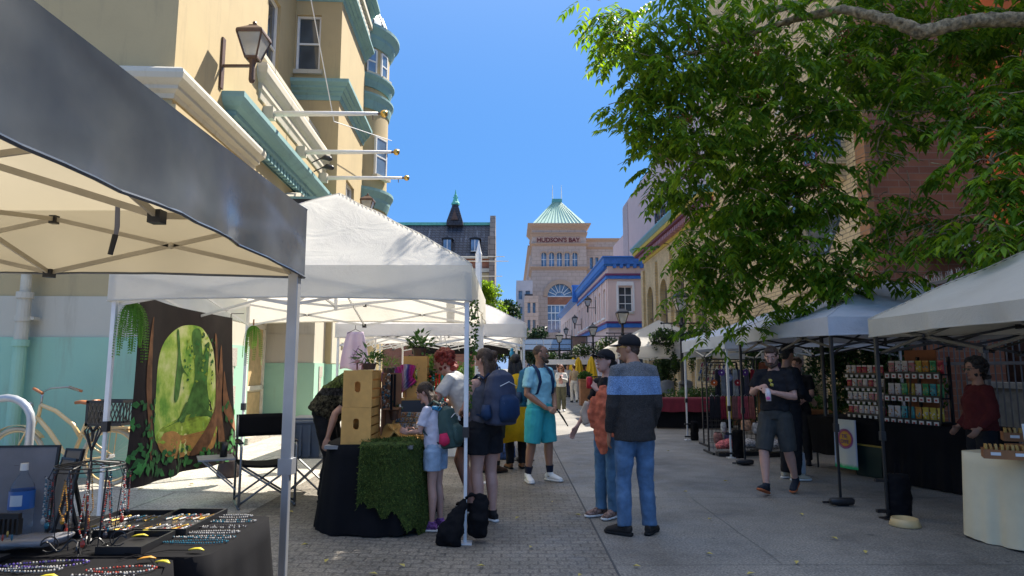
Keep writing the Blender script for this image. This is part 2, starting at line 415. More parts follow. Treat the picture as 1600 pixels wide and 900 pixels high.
def sett_mat(name,c1,c2,mo,w,h,ms):
    N=NT(name); mp=N.new('ShaderNodeMapping'); N.link(N.coord(),mp.inputs['Vector'])
    n1=N.new('ShaderNodeTexNoise'); n1.inputs['Scale'].default_value=1.5; N.link(mp.outputs[0],n1.inputs['Vector'])
    vm=N.new('ShaderNodeVectorMath',operation='MULTIPLY_ADD'); N.link(n1.outputs['Color'],vm.inputs[0]); vm.inputs[1].default_value=(.03,.03,0); N.link(mp.outputs[0],vm.inputs[2])
    b=N.new('ShaderNodeTexBrick'); N.link(vm.outputs[0],b.inputs['Vector'])
    b.inputs['Color1'].default_value=C3(c1); b.inputs['Color2'].default_value=C3(c2); b.inputs['Mortar'].default_value=C3(mo)
    b.inputs['Scale'].default_value=1; b.inputs['Brick Width'].default_value=w; b.inputs['Row Height'].default_value=h; b.inputs['Mortar Size'].default_value=ms; b.inputs['Mortar Smooth'].default_value=.4
    f=N.ramp(N.noise(.7,9,.68),[(.3,(.5,.5,.5,1)),(.5,(.98,.98,.98,1)),(.72,(1.35,1.32,1.27,1))])
    o=N.mix(1.0,b.outputs['Color'],f,'MULTIPLY')
    sp=N.ramp(N.noise(55,3,.7),[(.36,(.5,.5,.5,1)),(.5,(1,1,1,1)),(.66,(1.7,1.7,1.7,1))]); o=N.mix(.9,o,sp,'MULTIPLY')
    gum=N.ramp(N.noise(6.3,2,.4),[(.735,(0,0,0,1)),(.75,(.6,.6,.6,1))]); o=N.mix(gum,o,(.05,.05,.05,1))
    N.link(o,N.b.inputs['Base Color']); N.link(N.ramp(N.noise(3,5),[(.3,(.5,.5,.5,1)),(.7,(.85,.85,.85,1))]),N.b.inputs['Roughness'])
    h=N.math('ADD',N.math('MULTIPLY',b.outputs['Fac'],-1.0),N.math('MULTIPLY',N.noise(22,6,.7),.9)); N.bump(h,.65,.006); return N.m
setts=sett_mat('granite_setts',(.215,.19,.155),(.18,.16,.13),(.13,.115,.095),.15,.10,.010)
slabs=sett_mat('slab_paving',(.205,.19,.165),(.19,.177,.155),(.12,.115,.10),4.2,2.6,.010)
side=sett_mat('concrete_pavement',(.38,.35,.30),(.36,.33,.285),(.2,.18,.16),1.5,1.5,.015)
strip('road',-2.6,.78,-4,120,.0,setts,12); strip('slab_pavement',.78,9.4,-4,120,.0,slabs,8); strip('pavement',-12,-2.6,-4,120,.004,side,10)
j=MB()
j.bx(.772,.788,-4,120,-.002,.004); tag(j.build('paving_joint',mat('joint_dark',(.07,.07,.07),.9)),kind='structure')
# ================================================================ left building (rotated with the street)
RZ=.0515
lb=thing('cream_building','tall cream stucco building with teal cornices and dado, projecting bay and flagpoles on the left','building',(-.22,0,0),RZ)
w1=MB()
wall(w1,'y',8.6,8.9,-9.5,-4.25,2.42,11); wall(w1,'x',-4.25,-3.95,8.6,11.9,1.89,11)
wall(w1,'x',-4.25,-3.95,11.9,16.9,3.2,7.05,holes=[(13.1,15.9,2.9,4.1)]); arch_fill(w1,'x',-4.25,-3.95,13.1,15.9,4.1,4.1001)
wall(w1,'x',-5.1,-4.85,11.9,17,7.0,14,holes=[(12.4,13.0,7.9,10.4),(14.8,15.7,8.2,10.6)]); w1.bx(-9.5,-4.25,8.9,11.9,10.7,11)
w1.bx(-5.3,-4.25,11.9,16.9,3.2,3.35); w1.bx(-5.1,-4.0,11.9,16.9,6.8,7.0)
# bay
wall(w1,'y',17,17.25,-5.1,-3.6,1.6,13,holes=[(-4.82,-4.16,9.55,11.15)]); wall(w1,'x',-3.85,-3.6,17.25,20.6,1.6,13,holes=[(18.2,19.4,2.2,3.6),(18.2,19.4,5,6.9)]); wall(w1,'y',20.35,20.6,-6,-3.85,1.6,13)
# far low block
wall(w1,'x',-4.6,-4.35,23.2,31,.0,8,holes=[(24,26,.6,2.9),(27,29.8,.6,2.9),(24.5,25.6,4.6,6.6),(27.4,28.5,4.6,6.6)]); wall(w1,'y',31,31.2,-9,-4.35,0,8)
w1.bx(-9,-4.6,23.2,31,7.7,7.9)
w1.build('wall',cream,lb)
w2=MB(); w2.bx(-9.5,-3.93,8.57,8.6,1.89,2.42); w2.bx(-3.95,-3.92,8.6,11.9,1.89,3.0); w2.build('plinth_band',cream_w,lb); w2=MB()
wall(w2,'y',15.9,16.1,-4.9,-3.75,1.62,3.05); w2.bx(-3.97,-3.75,16.1,17,1.62,3.05)
w2.bx(-3.6,-3.57,17,20.6,1.62,3.0)
for z in (2.3,): w2.bx(-4.9,-3.74,15.885,15.9,z,z+.02)
w2.build('plinth_band',cream_w,lb)
w3=MB(); w3.bx(-9.5,-3.9,8.54,8.9,0,1.89); w3.bx(-4.25,-3.9,8.9,11.9,0,1.89); w3.build('dado',teal_dado,lb); w3=MB(); wall(w3,'y',15.87,16.1,-4.9,-3.72,0,1.62); w3.bx(-4.2,-3.72,16.1,17,0,1.62)
w3.bx(-5.1,-3.55,17.0,20.6,0,1.6); w3.build('dado',teal_dado,lb)
# quoins of carved granite
gq=mat('speckled_granite',(.42,.38,.33),.8,.5,scale=60,bump=.6,bscale=50)
for (x,y0,y1) in ((-3.9,9.6,11.4),):
    for k in range(5):
        w_=.55 if k%2==0 else .3; z0=.25+k*.32; q=MB().bx(x,x+.02,10.9-w_/2+.1,10.9+w_/2+.1,z0,z0+.31); q.build('granite_quoin',gq,lb)
for k in range(5):
    w_=.34 if k%2==0 else .2; z0=.2+k*.27; q=MB().bx(-3.72,-3.70,16.3,16.3+w_,z0,z0+.26); q.build('granite_quoin',gq,lb)
sweep(MB(),[(-9.5,8.6),(-3.95,8.6),(-3.95,11.75)],[(-.05,5.12),(.03,5.12),(.05,5.18),(.12,5.22),(.12,5.27),(.16,5.29),(.22,5.33),(.24,5.40),(.22,5.46),(.17,5.5),(-.05,5.5)]).build('string_course',cream_w,lb)
sweep(MB(),[(-9.5,8.6),(-3.95,8.6),(-3.95,11.75)],[(-.05,4.75),(.05,4.75),(.05,4.88),(.1,4.9),(.1,5.01),(-.05,5.01)]).build('string_course',cream,lb)
# shop cornice, teal, with dentils
c_=MB(); sweep(c_,[(-4.0,10.55),(-3.95,10.55),(-3.95,16.98)],[(-.05,5.42),(.05,5.42),(.05,5.55),(.12,5.58),(.17,5.62),(.17,5.70),(.27,5.74),(.33,5.8),(.36,5.86),(.36,5.95),(-.05,5.97)]); c_.build('shop_cornice',teal_trim,lb)
d_=MB()
d_.bx(-3.93,-3.895,10.6,16.9,5.42,5.57)
for k in range(30): d_.bx(-3.9,-3.80,10.62+k*.21,10.62+k*.21+.11,5.43,5.56)
d_.build('dentils',teal_trim,lb)
sweep(MB(),[(-4.6,11.9),(-3.95,11.9),(-3.95,16.98)],[(-.05,6.55),(.03,6.55),(.05,6.68),(.08,6.72),(.08,6.84),(.14,6.9),(.19,7.0),(.2,7.12),(.17,7.2),(-.3,7.22)]).build('parapet_cornice',cream_w,lb)
sweep(MB(),[(-4.6,11.9),(-4.2,11.9),(-4.2,17)],[(-.2,7.23),(.0,7.23),(.05,7.3),(.05,7.6),(.12,7.65),(.12,7.75),(-.2,7.8)]).build('parapet',cream_w,lb)
# arch head above the door
a_=MB()
for r0,r1,o in ((1.0,1.14,.08),(1.16,1.3,.14),(1.32,1.42,.2)):
    pts=[(14.4+r1*cos(pi*k/20),3.95+r1*sin(pi*k/20)) for k in range(21)]+[(14.4+r0*cos(pi*k/20),3.95+r0*sin(pi*k/20)) for k in range(20,-1,-1)]
    for k in range(20): a_.prism([pts[k],pts[k+1],pts[40-k],pts[41-k]],'x',-3.96,-3.95+o)
a_.build('arch_moulding',cream_w,lb)
MB().bx(-4.2,-4.1,13.1,15.9,2.9,4.1).build('tympanum',cream_w,lb)
# bay trims
sweep(MB(),[(-4.85,17),(-3.6,17),(-3.6,20.6)],corn(8.7,9.2,.3)).build('belt_cornice',teal_trim,lb)
sweep(MB(),[(-4.85,17),(-3.6,17),(-3.6,20.6)],corn(11.55,11.95,.3)).build('belt_cornice',teal_trim,lb)
bal=MB()
for k in range(13): bal.lathe([(.07,0),(.05,.1),(.1,.35),(.045,.6),(.07,.72)],(-3.5,17.15+k*.28,11.97),8)
bal.bx(-3.62,-3.38,17,20.6,12.7,12.85); bal.build('balustrade',cream_w,lb)
sweep(MB(),[(-4.85,17),(-3.6,17),(-3.6,20.6)],corn(12.86,13.4,.45)).build('belt_cornice',teal_trim,lb)
window(lb,'y',17.08,-1,-4.82,-4.16,9.55,11.15,white_paint,glass,0,1,cream_w)
window(lb,'x',-3.68,1,18.2,19.4,2.2,3.6,white_paint,glass,1,1,cream_w); window(lb,'x',-3.68,1,18.2,19.4,5,6.9,white_paint,glass,1,1,cream_w)
window(lb,'x',-4.93,1,14.8,15.7,8.2,10.6,white_paint,glass,0,1,cream_w)
window(lb,'x',-4.43,1,24,26,.6,2.9,white_paint,glass,2,0); window(lb,'x',-4.43,1,27,29.8,.6,2.9,white_paint,glass,2,0)
window(lb,'x',-4.43,1,24.5,25.6,4.6,6.6,white_paint,glass,0,1,cream_w); window(lb,'x',-4.43,1,27.4,28.5,4.6,6.6,white_paint,glass,0,1,cream_w)
s_=MB(); s_.bx(-4.85,-4.78,12.25,12.75,7.85,10.9); s_.bx(-4.85,-4.78,12.78,13.2,7.85,10.9)
for k in range(40): s_.bx(-4.78,-4.765,12.3,12.7,7.95+k*.07,7.99+k*.07); s_.bx(-4.78,-4.765,12.82,13.15,7.95+k*.07,7.99+k*.07)
s_.build('shutter',mat('white_shutter',(.62,.63,.62),.6,.05),lb)
# turret
tc=(-4.3,21.9); T=MB()
T.lathe([(1.3,1.2),(1.3,13.0)],(*tc,0),40); T.build('turret_wall',cream,lb,smooth=True)
for z0,z1,o in ((6.75,7.4,.24),(10.1,10.65,.18),(10.85,11.3,.2),(12.3,13.0,.34)):
    T=MB().lathe([(1.28,z0),(1.34,z0),(1.3+o*.5,z0+(z1-z0)*.35),(1.3+o*.55,z0+(z1-z0)*.5),(1.3+o,z0+(z1-z0)*.8),(1.3+o,z1-.04),(1.28,z1)],(*tc,0),40); T.build('turret_band',teal_trim,lb,smooth=False)
T=MB(); T.lathe([(1.2,13.0),(1.2,13.35),(1.15,13.5),(1.0,13.85),(.7,14.15),(.3,14.35),(.0,14.4)],(*tc,0),32); T.build('dome',mat('lead_dome',(.35,.42,.47),.5,.15),lb,smooth=True)
T=MB()
for k in range(16):
    a=2*pi*k/16; pr=[(1.22,13.05),(1.22,13.36),(1.02,13.87),(.7,14.18),(.3,14.38)]
    for (r0,z0),(r1,z1) in zip(pr,pr[1:]): T.bar((tc[0]+r0*cos(a),tc[1]+r0*sin(a),z0),(tc[0]+r1*cos(a),tc[1]+r1*sin(a),z1),.02,5)
T.build('dome_rib',dark_metal,lb)
for zc,hh,ww,angs in ((11.78,.42,.17,[-2.2,-1.75,-1.3,-.85,-.4]),(8.55,.65,.3,[-1.35,-.45])):
    for a in angs:
        R=Matrix.Rotation(a,3,'Z'); T=MB(); c=V((tc[0]+1.3*cos(a),tc[1]+1.3*sin(a),zc))
        for s in(-1,1): T.box(c+R@V((0,s*ww,0)),(.08,.05,hh*2),0,R)
        for s in(-1,0,1): T.box(c+R@V((0,0,s*hh)),(.08,ww*2,.05),0,R)
        wf=T.build('window',white_paint,lb)
        T=MB(); T.box(c+R@V((-.0,0,0)),(.05,ww*2-.04,hh*2-.04),0,R); T.build('pane',glass_b,wf)
        T=MB(); T.box(c+R@V((.06,0,-hh-.07)),(.2,ww*2+.2,.1),0,R); T.build('sill',cream_w,wf)
# recessed ground floor doors
D=MB(); D.bx(-4.95,-4.9,11.9,15.9,.1,3.2)
D.build('recess_back',mat('cream_joinery',(.66,.6,.45),.55,.06),lb)
D=MB(); D.bx(-4.9,-4.25,11.9,11.92,.1,3.2); D.build('recess_side',mat('brown_reveal',(.36,.26,.17),.7),lb)
for y0,y1 in ((12.05,13.0),(13.1,14.3),(14.4,15.7)):
    f=MB()
    for (a,b,c,d) in ((y0,y1,.15,.3),(y0,y1,1.0,1.1),(y0,y1,2.4,2.5),(y0,y1,3.0,3.15),(y0,y0+.09,.3,3.0),(y1-.09,y1,.3,3.0)): f.bx(-4.9,-4.84,a,b,c,d)
    dd=f.build('door',mat('white_joinery',(.72,.68,.56),.5),lb)
    p=MB(); p.bx(-4.9,-4.885,y0+.09,y1-.09,1.1,2.4); p.build('pane',glass if y0>13 and y0<14 else mat('tan_panel',(.55,.4,.2),.6),dd)
    p=MB(); p.bx(-4.9,-4.88,y0+.12,y1-.12,.35,.95); p.bx(-4.9,-4.88,y0+.12,y1-.12,2.55,2.95); p.build('panel',mat('tan_panel2',(.58,.42,.2),.6),dd)
D=MB(); D.bx(-5.1,-3.85,11.9,16.0,gz(-4)+.0,.26); D.build('door_step',side,lb)
# drain pipes
for x,y in ((-5.5,8.4),(-6.6,8.4)):
    for m_,z0,z1,nm in ((pipe_m,2.45,5,'drain_pipe'),(cream_w,1.85,2.45,'drain_pipe'),(teal_dado,0,1.85,'drain_pipe')):
        p=MB(); r=.075 if z0<2.4 else .06
        p.bar((x,y,z0),(x,y,z1),r,14)
        p.bar((x,y,z1-.08),(x,y,z1),r+.02,14)
        for z in (z0+.25,): p.bx(x-.13,x+.13,y,y+.13,z,z+.04); p.bar((x,y,z-.02),(x,y,z+.05),r+.012,14)
        p.build(nm,m_,lb,smooth=False)
settle(lb,(-3.9,8.6,0))
def LW(x,y,z): return V((-.22,0,0))+Matrix.Rotation(RZ,3,'Z')@V((x,y,z))
# utility board with writing above the door
sg=thing('sign_board','dark hanging shop board with green and purple lettering on the cream wall','sign',LW(-3.72,13.3,4.62),RZ)
MB().bx(-.1,.7,-.03,.03,-.05,.36).build('board',mat('dark_board',(.02,.022,.03),.5),sg)
MB().bx(-.24,.74,-.04,.04,.36,.41).build('bracket',teal_trim,sg)
text_mesh('lettering','WHA',.17,mat('green_letter',(.25,.55,.03),.5),sg,(.46,-.034,.06),(pi/2,0,0)); text_mesh('lettering','TO',.14,mat('orange_letter',(.6,.12,.04),.5),sg,(.16,-.034,.06),(pi/2,0,0))
text_mesh('lettering','ALL',.12,mat('purple_letter',(.18,.06,.45),.5),sg,(.32,-.034,.24),(pi/2,0,0))
# flagpoles
for i,(x,y,z,L,lab) in enumerate(((-3.75,12.2,6.38,2.0,'white horizontal flagpole with gold ball, highest of the three on the cream wall'),(-3.75,14.5,6.4,1.95,'white horizontal flagpole with gold ball, middle of the three on the cream wall'),(-3.75,16.6,6.42,1.95,'white horizontal flagpole with gold ball, lowest of the three on the cream wall'))):
    p=LW(x,y,z); f=thing('flagpole',lab,'flagpole',p,0,'flagpoles on the cream building')
    MB().loft([(0,0,0),(L*.5,0,0),(L,0,.0)],[.055,.05,.035],seg=12).build('pole',white_paint,f,smooth=True)
    MB().bar((L,0,0),(L+.06,0,0),.025,10).bar((L-.1,0,-.01),(L-.09,0,-.12),.01,6).build('bracket',bronze,f)
    MB().ball((L+.12,0,0),.075,14).build('ball',brass,f,smooth=True); MB().bx(-.25,.0,-.08,.08,-.12,.12).build('mount',cream_w,f)
def wire(name,lab,pts,r=.006,m=dark_metal):
    o=MB().loft(pts,r,seg=5).build(name,m); tag(o,lab,'cable'); return o
A=at(472,0,13); B=at(522,190,14.5); C_=at(612,220,21); wire('guy_wire','thin pale stay wire slanting across the cream facade',[A+V((0,0,.9)),B,C_],.012,whitesteel)
for k,(px,py) in enumerate(((509,248),(512,262))):
    P=at(px,py,14.6); f=thing('floodlight',['small black floodlight above the other on the teal shop cornice','small black floodlight below the other at the teal shop cornice'][k],'floodlight',P,RZ,'floodlights on the shop cornice')
    MB().loft([(-.12,0,0),(-.02,0,.03),(.1,0,.0),(.14,0,-.02)],[.02,.06,.06,.03],seg=10).build('housing',black_paint,f,smooth=True); MB().bar((-.12,0,0),(-.32,0,-.1),.015,6).build('arm',black_paint,f)
# wall lantern (four sided lamp on a bracket)
def lantern_parts(root,z,s=1,body=bronze,gl=lampglass):
    b=MB(); w0,w1,h=.13*s,.2*s,.38*s
    for sx in(-1,1):
        for sy in(-1,1): b.beam((sx*w0*.7,sy*w0*.7,z),(sx*w1,sy*w1,z+h),.022*s,.022*s)
    for zz,w in ((z,w0*.7),(z+h,w1)):
        for a,c in (((-1,-1),(1,-1)),((1,-1),(1,1)),((1,1),(-1,1)),((-1,1),(-1,-1))): b.beam((a[0]*w,a[1]*w,zz),(c[0]*w,c[1]*w,zz),.025*s,.03*s)
    b.build('lamp_frame',body,root)
    g=MB(); n=len(g.v); vs=[(sx*w0*.68,sy*w0*.68,z+.01) for sx,sy in((-1,-1),(1,-1),(1,1),(-1,1))]+[(sx*w1*.97,sy*w1*.97,z+h-.01) for sx,sy in((-1,-1),(1,-1),(1,1),(-1,1))]
    g.add(vs,[(0,1,5,4),(1,2,6,5),(2,3,7,6),(3,0,4,7)]); g.build('lamp_glass',gl,root)
    MB().lathe([(.0,z+.22*s),(.045*s,z+.2*s),(.055*s,z+.12*s),(.03*s,z+.03*s),(.03*s,z)],(0,0,0),10).build('bulb',white_paint,root,smooth=True)
    r=MB(); zt=z+h+.01
    r.loft([(0,0,zt),(0,0,zt+.04*s),(0,0,zt+.15*s),(0,0,zt+.17*s),(0,0,zt+.19*s)],[w1*1.5,w1*1.42,.1*s,.09*s,.03*s],seg=4,side=(1,1,0)); r.ball((0,0,zt+.22*s),.035*s,8); r.build('lamp_roof',body,root)
def wall_lantern(lab,P,s=1,arm=.5,body=bronze,armdir=-1,group='wall lanterns'):
    r=thing('wall_lantern',lab,'lantern',P,0,group); lantern_parts(r,0,s,body)
    MB().lathe([(.0,-.42*s),(.035*s,-.4*s),(.05*s,-.36*s),(.045*s,-.1*s),(.07*s,-.02*s),(.09*s,0)],(0,0,0),10).build('stem',body,r)
    b=MB().beam((0,0,-.12*s),(armdir*arm,0,-.12*s),.04*s,.04*s); b.bx(min(armdir*arm,armdir*arm*1.03)-.02,max(armdir*arm,armdir*arm*1.03),-.05,.05,-.5*s,.35*s); b.build('bracket',body,r); return r
P=at(395,92,9.9); wall_lantern('large bronze glass lantern high on the cream wall, nearest the camera',P,1.0,.47)
P=at(574,332,18.6); wall_lantern('bronze glass lantern by the turret just above the white canopy ridge',P,.9,.4)
# ================================================================ slate roofed hall
sh=thing('slate_hall','dark slate roofed hall with green copper ridge, spire and stone gable end','building',(0,0,0),0)
Y=60; z=lambda y_: 1.5+(575-y_)*Y/1010; X=lambda x_:(x_-800)*Y/1010
slate=brick_mat('slate_tiles',(.06,.065,.08),(.045,.05,.062),(.02,.02,.025),w=.35,h=.25,ms=.03,stain=.3)
N=NT('streaked_slate'); v=N.wallvec(); bb=N.new('ShaderNodeTexBrick'); N.link(v,bb.inputs['Vector']); bb.inputs['Color1'].default_value=(.075,.08,.10,1); bb.inputs['Color2'].default_value=(.05,.055,.07,1); bb.inputs['Mortar'].default_value=(.02,.02,.025,1)
bb.inputs['Scale'].default_value=1; bb.inputs['Brick Width'].default_value=.4; bb.inputs['Row Height'].default_value=.28; bb.inputs['Mortar Size'].default_value=.04
mp=N.new('ShaderNodeMapping'); mp.inputs['Scale'].default_value=(4,1,.25); N.link(N.coord(),mp.inputs['Vector'])
st=N.ramp(N.noise(1.0,5,.7,vec=mp.outputs[0]),[(.56,(0,0,0,1)),(.72,(.8,.8,.8,1))]); N.link(N.mix(st,bb.outputs['Color'],(.24,.25,.27,1)),N.b.inputs['Base Color']); N.b.inputs['Roughness'].default_value=.6; slate_s=N.m
r=MB(); zr,ze=z(339),z(400)
r.prism([(Y,ze),(Y+2.4,zr),(Y+4.8,ze)],'x',-22,X(764)); r.build('roof',slate_s,sh)
MB().bx(-22,X(764),Y+2.2,Y+2.6,zr-.1,zr+.18).build('copper_ridge',mat('green_copper',(.12,.42,.33),.6,.2),sh)
g=MB(); g.bx(X(764),X(773),Y-.4,Y+5.2,0,ze); g.prism([(Y-.4,ze),(Y+2.0,zr+.8),(Y+2.8,zr+.8),(Y+5.2,ze)],'x',X(764),X(773)); g.bx(X(763)-.05,X(774),Y-.5,Y+.2,z(402),z(372)+.2); g.build('gable',brick_mat('weathered_stone',(.30,.24,.19),(.25,.2,.16),(.15,.12,.1),w=.9,h=.5,ms=.03),sh)
b_=MB(); wall(b_,'y',Y+.2,Y+.5,-22,X(764),0,z(401),holes=[(X(742),X(752),z(455),z(432)),(X(720),X(730),z(455),z(432))]); b_.build('wall',red_brick,sh)
MB().bx(-22,X(764),Y-.1,Y+.2,z(425),z(419)).bx(-22,X(764),Y-.15,Y+.2,z(403),z(400)).build('stone_band',cream_w,sh)
MB().bx(-22,X(764)-.01,Y,Y+.19,z(440),z(426)).build('wall_panel',cream,sh)
MB().bx(-22,X(764),Y+1,Y+1.1,z(460),z(430)).build('window',glass,sh)
for px in (697,741):
    d=MB(); cx=X(px); zz=z(380); d.bx(cx-.42,cx+.42,Y+.1,Y+1.8,zz-.75,zz+.55); d.prism([(cx-.55,zz+.55),(cx+.55,zz+.55),(cx,zz+.75)],'y',Y-.05,Y+2); do=d.build('dormer',dark_metal,sh)
    MB().bx(cx-.35,cx+.35,Y+.04,Y+.095,zz-.62,zz+.45).build('window',glass_b,do); MB().bx(cx-.03,cx+.03,Y+.02,Y+.038,zz-.62,zz+.45).bx(cx-.38,cx+.38,Y+.02,Y+.038,zz-.68,zz-.62).build('frame',white_paint,do)
cx=X(706); sp=MB(); sp.loft([(cx,Y+2.4,zr-.2),(cx,Y+2.4,zr+.2),(cx,Y+2.4,z(305))],[1.15,1.1,.35],seg=4,side=(1,1,0)); sp.build('spire',slate,sh)
sp=MB(); sp.loft([(cx,Y+2.4,z(306)),(cx,Y+2.4,z(303)),(cx,Y+2.4,z(300)),(cx,Y+2.4,z(290)),(cx,Y+2.4,z(280))],[.42,.42,.3,.1,.03],seg=8); sp.ball((cx,Y+2.4,z(290)),.17,8); sp.bx(cx-.25,cx+.25,Y+2.37,Y+2.43,z(293)-.05,z(293)+.05); sp.build('finial',mat('green_copper2',(.08,.40,.30),.6,.2),sh)
MB().prism([(cx-.35,zr+.3),(cx+.35,zr+.3),(cx,zr+1.3)],'y',Y+1.5,Y+2.2).build('gablet',bronze,sh)
settle(sh,(X(764),Y,0))
# far blocks at the end of the street
fb=thing('grey_tower_block','pale grey apartment block at the far end of the street','building',(.8,118,0),0)
m_=stucco('far_grey',(.42,.42,.44)); w_=MB(); wall(w_,'y',0,1,0,3,0,17.5,holes=[(.4,1.1,2+3*k,3.6+3*k) for k in range(5)]+[(1.7,2.5,2+3*k,3.6+3*k) for k in range(5)]); w_.bx(0,3,1,12,0,17.4); w_.build('wall',m_,fb)
MB().bx(.3,2.7,.6,.7,1,16.5).build('window',glass_b,fb)
for k in range(5): MB().bx(1.5,3.0,-.8,0,1.8+3*k,2.0+3*k).bx(1.5,3,-.8,-.74,2.0+3*k,2.9+3*k).build('balcony',dark_metal,fb)
fb=thing('brick_block','distant pinkish block beside the department store','building',(2.2,112,0),0)
w_=MB(); wall(w_,'y',0,1,0,2.4,0,14,holes=[(.5,1.0,2+3*k,3.8+3*k) for k in range(4)]+[(1.4,1.9,2+3*k,3.8+3*k) for k in range(4)]); w_.bx(0,2.4,1,9,0,13.9); w_.build('wall',hb_stone,fb); MB().bx(.3,2.1,.6,.7,1,13).build('window',glass_b,fb)
# ================================================================ department store
hb=thing('department_store','beige stone department store with green pyramid roof and arched windows','building',(0,0,0),0)
Y=130; z=lambda y_:1.5+(575-y_)*Y/1010; X=lambda x_:(x_-800)*Y/1010
x0,x1=X(832),X(918); w_=MB()
ar=[(X(846.5+12.3*k),X(854.5+12.3*k),z(416),z(393)) for k in range(5)]
big=(X(856),X(895),z(520),z(442))
wall(w_,'y',Y,Y+.8,x0,x1,0,z(357),holes=ar+[big])
for a in ar: arch_fill(w_,'y',Y,Y+.8,a[0],a[1],a[3]-(a[1]-a[0])/2,a[3])
arch_fill(w_,'y',Y,Y+.8,big[0],big[1],z(463),z(442))
sideh=[(Y+4+6*k,Y+6.5+6*k,zz,zz+3) for k in range(11) for zz in (8,13,18,23)]
wall(w_,'x',x0,x0+.8,Y+.8,Y+75,0,z(366),holes=sideh); w_.bx(x0+.8,x1,Y+1,Y+12,z(358)-.2,z(358)); wall(w_,'x',x1-.8,x1,Y+.8,Y+12,0,z(357)); w_.bx(x0,x1,Y+12,Y+12.5,z(380),z(357))
wall(w_,'y',Y+3,Y+3.8,x1,X(975),0,z(366),holes=[(X(926+9*k),X(931+9*k),z(416),z(397)) for k in range(5)])
w_.build('wall',hb_stone,hb)
MB().bx(x0+.3,x1-.3,Y+.5,Y+.6,z(520),z(390)).bx(x1,X(975),Y+3.5,Y+3.6,z(420),z(390)).bx(x0+.5,x0+.6,Y+2,Y+72,7,27).build('glazing',glass_b,hb)
f=MB(); cx=(big[0]+big[1])/2; R_=(big[1]-big[0])/2
for k in range(1,8): a=pi*k/8; f.beam((cx+.9*cos(a),Y+.42,z(463)+.9*sin(a)),(cx+R_*cos(a),Y+.42,z(463)+R_*sin(a)),.1,.12)
for k in range(10): a=pi*k/10; b=pi*(k+1)/10; f.beam((cx+.9*cos(a),Y+.42,z(463)+.9*sin(a)),(cx+.9*cos(b),Y+.42,z(463)+.9*sin(b)),.1,.1)
for px in (862,868,875,882,888): f.bx(X(px)-.07,X(px)+.07,Y+.38,Y+.45,z(515),z(477))
for py in (463,477,489,501): f.bx(big[0],big[1],Y+.37,Y+.44,z(py)-.1,z(py)+.1)
for a in ar: f.bx((a[0]+a[1])/2-.05,(a[0]+a[1])/2+.05,Y+.35,Y+.45,a[2],a[3]); f.bx(a[0],a[1],Y+.35,Y+.44,(a[2]+a[3])/2,(a[2]+a[3])/2+.1)
f.build('window_frame',white_paint,hb)
MB().bx(big[0],big[1],Y+.25,Y+.4,z(476),z(464)).build('spandrel',red_brick,hb)
t=MB()
for y0,y1,o in ((357,347,.9),(365,361,.3),(383,379,.5),(422,416,.5),(368,364,.2)): sweep(t,[(x0,Y+12),(x0,Y),(x1,Y),(x1,Y+12)],corn(z(y0),z(y1),o,-.1))
sweep(t,[(x0,Y+75),(x0,Y+12)],corn(z(372),z(364),.6,-.1)); sweep(t,[(x1,Y+3),(X(975),Y+3)],corn(z(372),z(366),.4,-.1)); sweep(t,[(x1,Y+3),(X(975),Y+3)],corn(z(384),z(380),.3,-.1)); sweep(t,[(x1,Y+3),(X(975),Y+3)],corn(z(424),z(418),.4,-.1))
for a in ar:
    c=(a[0]+a[1])/2; r0=(a[1]-a[0])/2; zs=a[3]-r0
    for k in range(8):
        p=[(c+r*cos(pi*q_/8),zs+r*sin(pi*q_/8)) for r,q_ in ((r0,k),(r0+.3,k),(r0+.3,k+1),(r0,k+1))]; t.prism(p,'y',Y-.15,Y+.02)
for k in range(14):
    p=[(cx+r*cos(pi*q_/14),z(463)+r*sin(pi*q_/14)) for r,q_ in ((R_,k),(R_+.9,k),(R_+.9,k+1),(R_,k+1))]; t.prism(p,'y',Y-.25,Y+.02)
t.build('cornice',mat('tan_stone',(.45,.30,.2),.8,.08),hb)
r=MB(); za,zb_=z(348),z(301); ax=(x0+x1)/2; ay=Y+6; ex=(x1-x0)/2+.1; ins=.85
vs=[(ax-ex,Y-.3,za),(ax+ex,Y-.3,za),(ax+ex,Y+12.4,za),(ax-ex,Y+12.4,za),(ax-ins,ay-ins,zb_),(ax+ins,ay-ins,zb_),(ax+ins,ay+ins,zb_),(ax-ins,ay+ins,zb_)]
r.add(vs,[(0,1,5,4),(1,2,6,5),(2,3,7,6),(3,0,4,7),(4,5,6,7)]); r.build('roof',mat('pale_copper_roof',(.42,.60,.47),.6,.08),hb)
r=MB()
for k in range(1,14):
    t_=-1+2*k/14; xb=ax+ex*t_; q_=abs(t_); xt=ax+ins*t_
    r.beam((xb,Y-.3,za+.05),(xt,ay-ins,zb_+.05),.1,.14); r.beam((ax-ex,Y+6+6.3*t_,za+.05),(ax-ins,ay+ins*t_,zb_+.05),.1,.1)
r.build('roof_seam',mat('copper_seam',(.2,.36,.27),.6),hb)
MB().bx(ax-ins-.2,ax+ins+.2,ay-1,ay+1,zb_,zb_+.7).build('roof_cap',mat('green_copper3',(.1,.32,.28),.6),hb)
MB().bar((ax-.9,ay,zb_+.6),(ax-.9,ay,zb_+4),.14,6,r2=.05).bar((ax+1.0,ay,zb_+.6),(ax+1.0,ay,zb_+4),.14,6,r2=.05).build('spike',whitesteel,hb)
MB().bx(X(839),X(909),Y-.12,Y-.02,z(378.5),z(368.5)).build('sign_panel',mat('sign_stone',(.50,.31,.22),.8),hb)
text_mesh('lettering',"HUDSON'S BAY",1.25,mat('maroon_letter',(.13,.01,.01),.5),hb,((X(840)+X(907))/2,Y-.2,z(373.6)),(pi/2,0,0),.06,sx=1.0)
